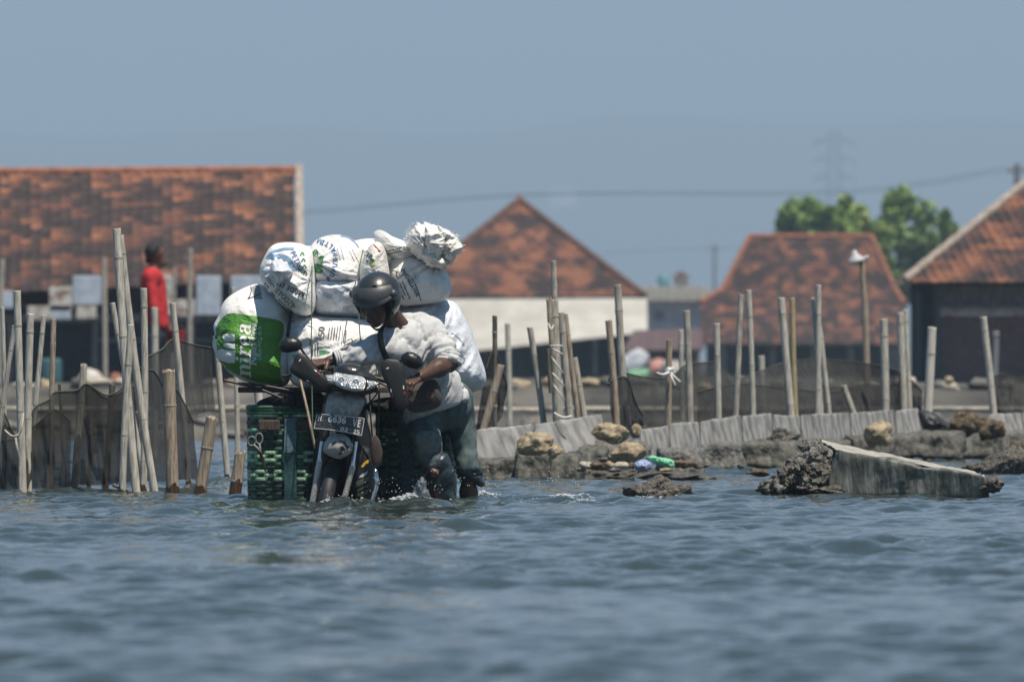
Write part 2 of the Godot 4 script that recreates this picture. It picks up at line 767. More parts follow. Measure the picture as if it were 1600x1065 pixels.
func make_materials() -> void:
	M.water = flat_mat(0.032, 0.046, 0.044, 0.06)
	M.water.metallic_specular = 0.34
	M.water.normal_enabled = true
	var wn := NoiseTexture2D.new()
	wn.width = 512; wn.height = 512; wn.seamless = true
	wn.as_normal_map = true
	wn.bump_strength = 5.0
	wn.noise = noise(5, 0.012, 4)
	M.water.normal_texture = wn
	M.water.normal_scale = 0.30
	M.water.uv1_triplanar = true
	M.water.uv1_world_triplanar = true
	M.water.uv1_scale = Vector3(0.9, 0.9, 0.45)
	M.ground = noise_mat([lin2(0.028, 0.027, 0.025), lin2(0.062, 0.060, 0.054), lin2(0.14, 0.13, 0.11)], Vector3(0.13, 0.5, 0.13), 0.95, 21, 0.02, 6)
	M.hill = noise_mat([lin2(0.035, 0.06, 0.03), lin2(0.06, 0.09, 0.05)], Vector3(0.003, 0.003, 0.003), 1.0, 22)
	M.bamboo_pale = noise_mat([lin2(0.30, 0.275, 0.225), lin2(0.50, 0.47, 0.40), lin2(0.60, 0.565, 0.49)], Vector3(9, 0.9, 9), 0.62, 31, 0.03, 4, 0.15)
	M.bamboo_grey = noise_mat([lin2(0.20, 0.185, 0.155), lin2(0.40, 0.37, 0.315), lin2(0.48, 0.445, 0.38)], Vector3(9, 0.9, 9), 0.75, 32, 0.03, 4, 0.2)
	M.bamboo_tan = noise_mat([lin2(0.19, 0.14, 0.10), lin2(0.36, 0.29, 0.215), lin2(0.45, 0.38, 0.29)], Vector3(9, 0.9, 9), 0.7, 33, 0.03, 4, 0.2)
	M.bamboo_dark = noise_mat([lin2(0.035, 0.03, 0.025), lin2(0.11, 0.095, 0.075), lin2(0.19, 0.165, 0.13)], Vector3(9, 0.9, 9), 0.8, 34, 0.03, 4, 0.2)
	M.bamboo_yellow = noise_mat([lin2(0.30, 0.24, 0.12), lin2(0.50, 0.42, 0.24)], Vector3(9, 0.9, 9), 0.6, 35, 0.03)
	M.bamboo_white = noise_mat([lin2(0.52, 0.47, 0.40), lin2(0.72, 0.68, 0.61)], Vector3(9, 0.9, 9), 0.6, 36, 0.03)
	M.bamboo_wet = noise_mat([lin2(0.035, 0.018, 0.008), lin2(0.12, 0.06, 0.025)], Vector3(9, 1.5, 9), 0.35, 37, 0.03)
	M.joint = noise_mat([lin2(0.20, 0.18, 0.145), lin2(0.46, 0.43, 0.36)], Vector3(14, 14, 14), 0.8, 38, 0.03)
	M.rope = noise_mat([lin2(0.04, 0.045, 0.03), lin2(0.10, 0.10, 0.07)], Vector3(20, 20, 20), 0.9, 39, 0.03)
	M.white_rope = flat_mat(0.62, 0.61, 0.57, 0.8)
	M.concrete = noise_mat([lin2(0.11, 0.112, 0.11), lin2(0.25, 0.25, 0.243), lin2(0.37, 0.365, 0.35)], Vector3(1.3, 0.8, 1.3), 0.92, 41, 0.022, 5, 0.5)
	M.concrete_wet = noise_mat([lin2(0.035, 0.037, 0.03), lin2(0.085, 0.085, 0.072), lin2(0.14, 0.135, 0.115)], Vector3(1.6, 1.2, 1.6), 0.75, 42, 0.03, 5, 1.5)
	M.algae = noise_mat([lin2(0.045, 0.052, 0.043), lin2(0.115, 0.125, 0.112), lin2(0.21, 0.22, 0.20)], Vector3(1.8, 0.5, 1.8), 0.7, 43, 0.03, 5, 1.0)
	M.slab_top = noise_mat([lin2(0.22, 0.21, 0.18), lin2(0.46, 0.44, 0.39)], Vector3(0.8, 1.5, 2.2), 0.9, 44, 0.03, 5, 1.0)
	M.rock_tan = noise_mat([lin2(0.17, 0.135, 0.085), lin2(0.33, 0.27, 0.18), lin2(0.44, 0.37, 0.26)], Vector3(2.6, 2.6, 2.6), 0.95, 45, 0.03, 5, 0.5)
	M.rock_dark = noise_mat([lin2(0.028, 0.027, 0.024), lin2(0.075, 0.071, 0.060), lin2(0.19, 0.175, 0.145)], Vector3(3.5, 3.5, 3.5), 0.8, 46, 0.03, 5, 1.8)
	M.rock_grey = noise_mat([lin2(0.06, 0.06, 0.055), lin2(0.13, 0.128, 0.118), lin2(0.20, 0.195, 0.18)], Vector3(2.5, 2.5, 2.5), 0.9, 47, 0.03, 5, 1.2)
	M.rock_brown = noise_mat([lin2(0.03, 0.022, 0.014), lin2(0.085, 0.062, 0.038), lin2(0.22, 0.165, 0.10)], Vector3(2.4, 2.4, 2.4), 0.85, 48, 0.03, 5, 0.5)
	M.rubble_pale = noise_mat([lin2(0.30, 0.27, 0.22), lin2(0.50, 0.46, 0.39)], Vector3(3, 3, 3), 0.95, 49, 0.03)
	M.tarp = flat_mat(0.022, 0.024, 0.027, 0.55)
	M.net = StandardMaterial3D.new()
	M.net.transparency = BaseMaterial3D.TRANSPARENCY_ALPHA
	M.net.albedo_texture = noise_tex(51, 0.02, [Color(0.014, 0.015, 0.014, 0.58), Color(0.024, 0.025, 0.023, 0.76), Color(0.04, 0.04, 0.036, 0.90)], 5)
	M.net.roughness = 0.95
	M.net.uv1_triplanar = true
	M.net.uv1_world_triplanar = true
	M.net.uv1_scale = Vector3(2.2, 0.35, 2.2)
	M.net_dense = M.net.duplicate()
	M.net_dense.albedo_texture = noise_tex(52, 0.02, [Color(0.010, 0.011, 0.012, 0.80), Color(0.020, 0.021, 0.021, 0.90), Color(0.055, 0.055, 0.05, 0.96)], 5)

func lin2(r: float, g: float, b: float) -> Color:
	return Color(r, g, b)

# ---------------------------------------------------------------- ground, water, hills
func ground_height(d: float, x: float) -> float:
	var prof := [[-60.0, -0.6], [74.8, -0.6], [76.2, -0.12], [76.8, 0.06], [77.2, 0.16], [77.8, 0.24], [79.5, 0.26], [82.0, 0.20], [86.0, 0.14], [91.6, 0.18], [92.4, 0.40], [93.2, 0.50], [99.0, 0.48], [160.0, 0.42], [300.0, 0.5], [1000.0, 0.6], [9000.0, 1.0]]
	var h := -0.6
	for k in prof.size() - 1:
		if d >= prof[k][0] and d <= prof[k + 1][0]:
			h = lerpf(prof[k][1], prof[k + 1][1], (d - prof[k][0]) / (prof[k + 1][0] - prof[k][0]))
	return h

func build_ground() -> void:
	var zs := []
	for d in [-60.0, 0.0, 40.0, 70.0]:
		zs.append(d)
	var dd := 74.8
	while dd < 100.0:
		zs.append(dd)
		dd += 0.22
	while dd < 8500.0:
		zs.append(dd)
		dd *= 1.06
	var xs := []
	for k in range(-160, 161):
		var t := k / 160.0
		xs.append(9.0 * t + 2600.0 * pow(absf(t), 7.0) * signf(t))
	var n := noise(61, 0.8, 4)
	var pts := PackedVector3Array()
	for d in zs:
		for x in xs:
			var h := ground_height(d, x)
			if d > 75.0 and d < 140.0:
				h += 0.05 * n.get_noise_2d(x, d) + 0.035 * n.get_noise_2d(x * 4.0, d * 4.0)
			pts.append(Vector3(x, h, -d))
	var mb := MB.new()
	mb.grid(pts, zs.size(), xs.size())
	setting("ground", mb, M.ground)

func build_water() -> void:
	var xs := []
	var x := 0.0
	var half := [0.0]
	while x < 900.0:
		x += 0.046 if x < 5.3 else (0.2 if x < 14.0 else x * 0.12)
		half.append(x)
	for k in range(half.size() - 1, 0, -1):
		xs.append(-half[k])
	for h in half:
		xs.append(h)
	var zs := []
	var d := -20.0
	while d < 78.5:
		zs.append(d)
		d += 1.2 if d < 14.0 else (0.05 if d < 44.0 else (0.075 if d < 58.0 else 0.16))
	var pts := PackedVector3Array()
	pts.resize(xs.size() * zs.size())
	var at := 0
	for zd in zs:
		var cz := 1.2 if zd < 14.0 else (0.05 if zd < 44.0 else (0.075 if zd < 58.0 else 0.16))
		for xx in xs:
			var ax := absf(xx)
			var cell := maxf(cz, 0.046 if ax < 5.3 else (0.2 if ax < 14.0 else ax * 0.12))
			pts[at] = Vector3(xx, water_height(xx, -zd, cell), -zd)
			at += 1
	var mb := MB.new()
	mb.grid(pts, zs.size(), xs.size())
	setting("water", mb, M.water)

func hill_height(n: FastNoiseLite, x: float, d: float) -> float:
	var t := clampf((d - 4600.0) / 3400.0, 0.0, 1.0)
	return (212.0 + 55.0 * n.get_noise_2d(x, 0.0) + 24.0 * n.get_noise_2d(x * 3.0, 500.0)) * smoothstep(0.0, 0.75, t) + 18.0 * n.get_noise_2d(x * 2.0, d * 2.0) * t - 3.0

func build_hills() -> void:
	var n := noise(71, 0.00055, 5)
	var cols := 120
	var rows := 40
	var pts := PackedVector3Array()
	for r in rows:
		var d := 4600.0 + 3400.0 * r / (rows - 1)
		for c in cols:
			var x := -3600.0 + 7200.0 * c / (cols - 1)
			pts.append(Vector3(x, hill_height(n, x, d), -d))
	var mb := MB.new()
	mb.grid(pts, rows, cols)
	setting("hills", mb, M.hill)
	# pale houses on the slope, far off in the haze
	var wallm := flat_mat(0.85, 0.84, 0.82, 0.9)
	var roofm := flat_mat(0.35, 0.2, 0.15, 0.9)
	var spots := [[108, 203, "hillside house at the far left above the long tiled roof"], [766, 108, "hillside house highest in the haze above the sacks"], [1060, 180, "hillside house left of the pair between peak and pylon"], [1108, 172, "hillside house right of the pair between peak and pylon"], [1486, 166, "hillside house at the far right above the trees"], [880, 327, "low hillside house right beside the middle roof peak"]]
	for s in spots:
		# on the slope where the line of sight meets it
		var dd := 4700.0
		while dd < 7900.0 and P(s[0], s[1], dd).y > hill_height(n, P(s[0], s[1], dd).x, dd):
			dd += 20.0
		var b := P(s[0], s[1], dd)
		b.y = hill_height(n, b.x, dd) + 7.0
		var o := thing("hillside_house", "pale hazy " + s[2], "house", b - Vector3(0, 8, 0), "pale houses on the hazy hills")
		var w := MB.new()
		w.box(xf(b + Vector3(0, -1, 0)), Vector3(20, 16, 10))
		part("wall", w, wallm, o)
		var rf := MB.new()
		var y := b.y + 6.0
		var q := [b + Vector3(-6.5, 7, 5.5), b + Vector3(6.5, 7, 5.5), b + Vector3(6.5, 7, -5.5), b + Vector3(-6.5, 7, -5.5), b + Vector3(-3, 10, 0), b + Vector3(3, 10, 0)]
		rf.quad(q[0], q[1], q[5], q[4]); rf.quad(q[2], q[3], q[4], q[5]); rf.tri(q[1], q[2], q[5]); rf.tri(q[3], q[0], q[4])
		part("roof", rf, roofm, o)

# ---------------------------------------------------------------- tiled roofs
var tile_meshes := []
var tile_tones := []
var tile_mats := []

func prepare_tiles() -> void:
	if tile_meshes:
		return
	for vnt in 3:
		var r := RandomNumberGenerator.new()
		r.seed = 80 + vnt
		var mb := MB.new()
		var top := PackedVector3Array()
		var under := PackedVector3Array()
		var n := 6
		for k in 2:
			for c in n + 1:
				var t := float(c) / n
				var y := 0.014 * cos(t * TAU * 0.92 + 0.3) + 0.004 * r.randf() + (0.026 if k == 1 else 0.0)
				var zz := (-0.03 if k == 0 else 0.27 + 0.008 * r.randf())
				top.append(Vector3((t - 0.5), y, zz))
				under.append(Vector3((t - 0.5), y - 0.018, zz))
		mb.grid(top, 2, n + 1, false, true)
		for c in n:
			mb.quad(top[n + 1 + c], under[n + 1 + c], under[n + 2 + c], top[n + 2 + c])
		mb.quad(top[0], under[0], under[n + 1], top[n + 1])
		mb.quad(top[n], top[2 * n + 1], under[2 * n + 1], under[n])
		tile_meshes.append(mb.mesh())
	var tones := [Vector3(0.265, 0.116, 0.066), Vector3(0.205, 0.086, 0.051), Vector3(0.135, 0.061, 0.043), Vector3(0.115, 0.058, 0.045), Vector3(0.068, 0.042, 0.038), Vector3(0.042, 0.030, 0.030)]
	for k in 16:
		var f := k / 15.0 * (tones.size() - 1.0)
		var t: Vector3 = tones[int(f)].lerp(tones[mini(int(f) + 1, tones.size() - 1)], f - floorf(f))
		tile_tones.append(Color(t.x, t.y, t.z))
		var m := noise_mat([Color(t.x * 0.72, t.y * 0.72, t.z * 0.75), Color(t.x * 1.15, t.y * 1.15, t.z * 1.12)], Vector3(2, 2, 2), 0.9, 81, 0.03, 3)
		tile_mats.append(m)

# a sloping four-cornered face: a, b along the eave (left, right), c, d along the top (right, left)
func tiled_face(roof: Node3D, a: Vector3, b: Vector3, c: Vector3, d: Vector3, o := {}) -> void:
	prepare_tiles()
	var deck := MB.new()
	var nn := (b - a).cross(d - a).normalized()
	if nn.y < 0:
		nn = -nn
	var drop := -nn * 0.05
	deck.quad(a + drop, b + drop, c + drop, d + drop)
	part("roof_deck", deck, o.get("deck", M.dark_wood), roof)
	var tw: float = o.get("tile", 0.24)
	var u := (b - a).normalized()
	var up := nn.cross(u).normalized()
	if up.y < 0:
		up = -up
	var slope := (d - a).dot(up)
	var pitch: float = o.get("pitch", 0.235)
	var rows := int(ceil(slope / pitch))
	var ns := noise(o.get("seed", 1), o.get("patch", 0.75), 3)
	var darkness: float = o.get("dark", 0.0)
	var xf_list := []
	var tone_list := []
	var limit: int = o.get("single", 300)
	var made := 0
	var r := RandomNumberGenerator.new()
	r.seed = int(o.get("seed", 1)) * 13
	for row in rows:
		var t := (row + 0.5) / rows
		var l := a.lerp(d, t)
		var e := b.lerp(c, t)
		var wide := (e - l).dot(u)
		var cols := int(round(wide / tw))
		if cols < 1:
			continue
		for k in cols:
			var p := l.lerp(e, (k + 0.5) / cols)
			var v := ns.get_noise_2d((p - a).dot(u) * 1.5, (p - a).dot(up) * 2.0) * 1.9 + r.randf_range(-0.40, 0.40) + darkness
			v += float(o.get("ridge_light", 0.0)) * -smoothstep(0.86, 1.0, t)
			var tone := clampi(int((v + 0.75) * 11.5), 0, 15)
			var tilt := Basis(up.cross(nn) * -1.0, nn, -up)
			var bs := Basis(u * tw * 1.04 * r.randf_range(0.97, 1.03), nn, -up * (pitch / 0.24)).rotated(nn, r.randf_range(-0.03, 0.03))
			var at := p + up * pitch * 0.5 + nn * (0.01 + r.randf_range(0.0, 0.012))
			var tf := Transform3D(bs, at)
			var sx := at.x / -at.z * FOCAL + 800.0
			if made < limit and sx > -10.0 and sx < 1610.0:
				var mi := MeshInstance3D.new()
				mi.name = "roof_tile"
				roof.add_child(mi, true)
				mi.mesh = tile_meshes[r.randi() % 3]
				mi.material_override = tile_mats[tone]
				mi.transform = Transform3D(bs, at - roof.global_position)
				made += 1
			else:
				xf_list.append(Transform3D(bs, at - roof.global_position))
				tone_list.append(tile_tones[tone])
	if xf_list:
		var mm := MultiMesh.new()
		mm.transform_format = MultiMesh.TRANSFORM_3D
		mm.use_colors = true
		mm.mesh = tile_meshes[0]
		mm.instance_count = xf_list.size()
		for k in xf_list.size():
			mm.set_instance_transform(k, xf_list[k])
			mm.set_instance_color(k, tone_list[k])
		var mi := MultiMeshInstance3D.new()
		mi.name = "roof_tiles_beyond"
		mi.multimesh = mm
		mi.material_override = M.tile_any
		mi.set_meta("kind", "stuff")
		roof.add_child(mi, true)

func ridge_caps(roof: Node3D, a: Vector3, b: Vector3, r: float, piece: float, m: Material, called := "ridge_tile") -> void:
	var n := maxi(1, int((b - a).length() / piece))
	for k in n:
		var p := a.lerp(b, float(k) / n)
		var q := a.lerp(b, (k + 1.0) / n) + (b - a).normalized() * 0.02
		var mb := MB.new()
		mb.tube(path3([p, q]), PackedFloat32Array([r * 1.06, r * 0.96]), 10)
		part(called, mb, m, roof)

func wall_box(x0: float, y0: float, x1: float, y1: float, d: float, deep: float) -> MB:
	var p := P(x0, y0, d)
	var q := P(x1, y1, d)
	var mb := MB.new()
	mb.box(xf((p + q) * 0.5 + Vector3(0, 0, -deep * 0.5)), Vector3(absf(q.x - p.x), absf(p.y - q.y), deep), 0.012)
	return mb

func sub(called: String, parent: Node3D) -> Node3D:
	var o := Node3D.new()
	o.name = called
	parent.add_child(o, true)
	return o

func house_materials() -> void:
	M.dark_wood = noise_mat([lin2(0.012, 0.010, 0.009), lin2(0.035, 0.026, 0.022)], Vector3(1, 1, 1), 0.95, 91)
	M.tile_any = flat_mat(1, 1, 1, 0.9)
	M.tile_any.vertex_color_use_as_albedo = true
	M.tile_any.albedo_color = Color.WHITE
	M.cream = noise_mat([lin2(0.36, 0.34, 0.29), lin2(0.52, 0.50, 0.45)], Vector3(0.8, 0.3, 0.8), 0.9, 92)
	M.maroon = noise_mat([lin2(0.05, 0.028, 0.03), lin2(0.12, 0.055, 0.052)], Vector3(1.2, 0.6, 1.2), 0.9, 93)
	M.pale_blue = noise_mat([lin2(0.36, 0.43, 0.52), lin2(0.50, 0.57, 0.66)], Vector3(0.7, 0.7, 0.7), 0.8, 94)
	M.peeled = noise_mat([lin2(0.24, 0.15, 0.11), lin2(0.52, 0.50, 0.45), lin2(0.62, 0.61, 0.58)], Vector3(0.9, 0.9, 0.9), 0.9, 95)
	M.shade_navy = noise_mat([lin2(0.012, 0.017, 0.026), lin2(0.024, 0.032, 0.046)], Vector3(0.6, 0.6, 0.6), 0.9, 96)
	M.grey_wood = noise_mat([lin2(0.14, 0.14, 0.14), lin2(0.27, 0.27, 0.26)], Vector3(1.5, 0.5, 1.5), 0.9, 97)
	M.zinc = noise_mat([lin2(0.42, 0.41, 0.37), lin2(0.58, 0.57, 0.53)], Vector3(0.25, 0.6, 0.25), 0.75, 98)
	M.lilac = noise_mat([lin2(0.36, 0.35, 0.38), lin2(0.47, 0.46, 0.48)], Vector3(0.3, 0.3, 0.3), 0.9, 99)
	M.cement = noise_mat([lin2(0.24, 0.19, 0.16), lin2(0.44, 0.38, 0.33)], Vector3(1.5, 1.5, 1.5), 0.95, 100)
	M.brick = noise_mat([lin2(0.13, 0.09, 0.092), lin2(0.22, 0.14, 0.14)], Vector3(1.5, 1.5, 1.5), 0.95, 101)
	M.brick_b = noise_mat([lin2(0.16, 0.098, 0.094), lin2(0.27, 0.165, 0.155)], Vector3(1.5, 1.5, 1.5), 0.95, 102)
	M.mortar = flat_mat(0.20, 0.18, 0.175, 0.95)
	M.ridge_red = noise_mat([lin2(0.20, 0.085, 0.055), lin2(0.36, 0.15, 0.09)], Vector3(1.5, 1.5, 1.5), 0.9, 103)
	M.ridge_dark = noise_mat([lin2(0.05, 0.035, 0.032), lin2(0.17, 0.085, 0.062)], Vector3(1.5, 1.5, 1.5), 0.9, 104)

func build_left_house() -> void:
	house_materials()
	var d := 140.0
	var base := P(180, 602, d + 1.5)
	var h := thing("long_house", "long low house with patchy red tiled roof at far left", "house", base)
	var roof := sub("roof", h)
	tiled_face(roof, P(-190, 466, d), P(462, 437, d), P(459, 268, d + 2.7), P(-190, 272, d + 2.7), {"seed": 5, "patch": 0.9, "dark": 0.40, "pitch": 0.155, "tile": 0.18, "ridge_light": 0.5})
	ridge_caps(roof, P(-190, 270, d + 2.72), P(460, 266, d + 2.72), 0.09, 0.42, M.ridge_red)
	var back := MB.new()
	back.quad(P(459, 268, d + 2.75), P(-190, 272, d + 2.75), P(-190, 440, d + 5.8), P(462, 440, d + 5.8))
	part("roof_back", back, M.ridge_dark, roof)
	# the verge: a cream barge board down the right-hand edge, the gable wall behind it
	var vb := MB.new()
	var p0 := P(463.5, 264, d + 2.7)
	var p1 := P(465.5, 440, d - 0.1)
	var ax := (p1 - p0).normalized()
	vb.box(Transform3D(Basis(Vector3.RIGHT, ax, Vector3.RIGHT.cross(ax)), (p0 + p1) * 0.5 + Vector3(0.04, 0.03, 0)), Vector3(0.13, (p1 - p0).length(), 0.16), 0.01)
	part("barge_board", vb, M.cement, roof)
	var wall := MB.new()
	wall.box(xf(P(170, 515, d + 3.4)), Vector3(6.9, 1.9, 3.2))
	part("wall", wall, M.maroon, h)
	var gable := MB.new()
	var g0 := P(463, 440, d + 0.4); var g1 := P(463, 275, d + 2.7); var g2 := P(463, 440, d + 5.4)
	gable.tri(g0, g2, g1); gable.tri(g0 + Vector3(-0.1, 0, 0), g1 + Vector3(-0.1, 0, 0), g2 + Vector3(-0.1, 0, 0))
	gable.quad(g0, P(463, 600, d + 0.4), P(463, 600, d + 5.4), g2)
	part("gable", gable, M.cream, h)
	# peeling wall panels between maroon posts
	for q in [[-60, 455, 20, 482, 0], [42, 478, 80, 500, 1], [76, 448, 112, 486, 1], [78, 476, 110, 499, 0], [113, 431, 158, 476, 0], [118, 478, 150, 498, 1], [250, 430, 274, 492, 1], [306, 431, 345, 492, 0], [360, 431, 470, 490, 0], [275, 468, 304, 494, 1]]:
		part("hanging_sheet", wall_box(q[0], q[1], q[2], q[3], d - 0.22, 0.04), M.pale_blue if q[4] == 0 else M.peeled, h)
	for x in [30, 100, 160, 240, 290, 352, 440]:
		part("post", wall_box(x - 4, 425, x + 4, 600, d + 1.55, 0.1), M.maroon if x != 160 and x != 290 else M.grey_wood, h)
	part("veranda_edge", wall_box(-190, 490, 470, 504, d + 0.9, 0.65), M.grey_wood, h)
	part("veranda_rail", wall_box(-190, 476, 100, 479, d + 0.95, 0.05), M.grey_wood, h)
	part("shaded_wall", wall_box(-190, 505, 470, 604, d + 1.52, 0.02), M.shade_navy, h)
	for x in [15, 148, 300, 415]:
		part("prop", wall_box(x - 5, 504, x + 5, 604, d + 0.95, 0.12), M.grey_wood, h)
	part("rail", wall_box(150, 529, 470, 534, d + 1.0, 0.06), M.grey_wood, h)
	# odds and ends under the veranda
	solo("white_sack", stone_mesh(P(140, 590, d - 12), Vector3(0.22, 0.15, 0.2), 301, 0.15), M.peeled, "white lumpy sack lying under the long house veranda", "sack")
	solo("teal_drum", (func(): var m := MB.new(); m.lathe(Transform3D(Basis(), P(78, 598, d - 10)), PackedVector2Array([Vector2(0, 0), Vector2(0.17, 0), Vector2(0.19, 0.03), Vector2(0.19, 0.36), Vector2(0.16, 0.4), Vector2(0, 0.4)])); return m).call(), flat_mat(0.05, 0.13, 0.15, 0.6), "teal drum standing in the shade before the long house", "drum")
	solo("clay_heap", stone_mesh(P(186, 604, d - 14), Vector3(0.19, 0.22, 0.2), 302, 0.3), M.ridge_red, "orange clay heap below the veranda, left of red shirt", "heap")

func build_middle_house() -> void:
	var d := 222.0
	var h := thing("hip_roof_house", "house with bright red hipped tile roof behind the wader", "house", P(812, 604, d + 4))
	var roof := sub("roof", h)
	var a := P(618, 464, d)
	var b := P(1007, 463, d)
	var top := P(812, 314, d + 3.2)
	var back_top := top + Vector3(0, 0, -4.5)
	tiled_face(roof, a, b, top + Vector3(0.06, 0, 0), top - Vector3(0.06, 0, 0), {"seed": 8, "patch": 0.5, "dark": -0.06, "pitch": 0.15, "tile": 0.19})
	for s in 2:
		var e: Vector3 = [a, b][s]
		var f := e + Vector3(0, 0, -11.0)
		var mb := MB.new()
		if s == 0:
			mb.quad(f, e, top, back_top)
		else:
			mb.quad(e, f, back_top, top)
		part("side_slope", mb, M.ridge_red, roof)
		ridge_caps(roof, e + Vector3(0, 0.03, 0), top + Vector3(0, 0.03, 0), 0.10, 0.36, M.ridge_dark)
	ridge_caps(roof, top + Vector3(0, 0.04, 0), back_top + Vector3(0, 0.04, 0), 0.1, 0.4, M.ridge_red)
	var fin := MB.new()
	fin.lathe(Transform3D(Basis(), top), PackedVector2Array([Vector2(0.14, -0.05), Vector2(0.11, 0.06), Vector2(0.05, 0.1), Vector2(0.06, 0.15), Vector2(0.015, 0.22), Vector2(0, 0.23)]), 12)
	part("finial", fin, M.ridge_red, roof)
	# corrugated awning under the eave
	var pts := PackedVector3Array()
	var n := 440
	for r in 2:
		for c in n + 1:
			var t := float(c) / n
			var p := P(606, 468, d - 0.1).lerp(P(1011, 466, d - 0.1), t) if r == 0 else P(606, 562, d - 1.3).lerp(P(1012, 519, d - 1.3), t)
			p += Vector3(0, 0.35, 1.0).normalized() * 0.02 * sin(t * 88.0 * TAU)
			pts.append(p)
	var aw := MB.new()
	aw.grid(pts, 2, n + 1, false, true)
	part("awning", aw, M.zinc, h)
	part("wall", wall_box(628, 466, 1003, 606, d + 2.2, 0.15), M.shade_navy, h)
	part("side_wall", wall_box(1000, 466, 1005, 606, d + 0.6, 7.5), M.cream, h)
	for x in [650, 745, 797, 930, 985]:
		part("post", wall_box(x - 3, 520, x + 3, 606, d - 0.8, 0.12), M.grey_wood, h)
	part("door", wall_box(785, 548, 818, 604, d + 2.15, 0.04), flat_mat(0.05, 0.062, 0.075, 0.8), h)
	part("shutter", wall_box(845, 552, 905, 590, d + 2.15, 0.04), flat_mat(0.018, 0.028, 0.045, 0.8), h)

func build_far_buildings() -> void:
	var d := 330.0
	var h := thing("flat_roofed_building", "pale flat roofed building between the two red roofs", "building", P(1050, 598, d))
	part("wall", wall_box(996, 468, 1096, 598, d, 6.0), M.lilac, h)
	part("roof", wall_box(990, 447, 1108, 470, d - 0.6, 7.0), M.cream, h)
	part("window", wall_box(1022, 486, 1038, 500, d - 0.06, 0.1), flat_mat(0.16, 0.16, 0.18, 0.5), h)
	var hut := thing("roof_hut", "tiny hut with dark red roof on top of pale building", "hut", P(1064, 447, d + 2))
	part("wall", wall_box(1054, 432, 1076, 447, d + 1.5, 0.8), M.peeled, hut)
	var rf := MB.new()
	var ra := P(1050, 433, d + 1.2); var rb := P(1079, 433, d + 1.2); var rc := P(1064, 422, d + 1.9)
	rf.tri(ra, rb, rc); rf.tri(rb, ra + Vector3(0.8, 0, -1.4), rc)
	part("roof", rf, M.maroon, hut)
	var tank := MB.new()
	tank.lathe(Transform3D(Basis(), P(1037, 447, d + 1)), PackedVector2Array([Vector2(0, 0), Vector2(0.22, 0), Vector2(0.24, 0.1), Vector2(0.24, 0.4), Vector2(0.1, 0.5), Vector2(0, 0.5)]))
	solo("water_tank", tank, flat_mat(0.10, 0.26, 0.30, 0.6), "small turquoise water tank on the pale flat roof", "tank")
	# the brown lean-to roof before it
	var s := thing("lean_to_shed", "low shed with dull purple brown roof before pale building", "shed", P(1040, 600, 200))
	var r := MB.new()
	r.quad(P(972, 548, 198), P(1100, 545, 198), P(1096, 512, 200.5), P(990, 516, 200.5))
	r.quad(P(972, 550, 198), P(990, 518, 200.5), P(1096, 514, 200.5), P(1100, 547, 198))
	part("roof", r, noise_mat([lin2(0.06, 0.04, 0.045), lin2(0.13, 0.085, 0.085)], Vector3(0.8, 1.6, 1.6), 0.9, 111), s)
	part("wall", wall_box(985, 546, 1094, 602, 199.5, 0.2), M.mortar, s)
	# heap of coloured sacks
	var heap := [[990, 566, 22, 20, Color(0.50, 0.53, 0.58), "pale grey"], [1000, 588, 26, 12, Color(0.16, 0.34, 0.20), "light green"], [1030, 574, 18, 16, Color(0.46, 0.24, 0.20), "salmon pink"], [1054, 580, 20, 18, Color(0.36, 0.35, 0.32), "dusty grey"]]
	for k in heap.size():
		var q = heap[k]
		var c := P(q[0], q[1], 186 - k)
		solo("heaped_sack", stone_mesh(c, Vector3(q[2] / 66.0, q[3] / 66.0, 0.3), 310 + k, 0.2), flat_mat(q[4].r, q[4].g, q[4].b, 0.85), "%s sack in the heap before the low brown shed" % q[5], "sack", "sacks heaped by the shed")

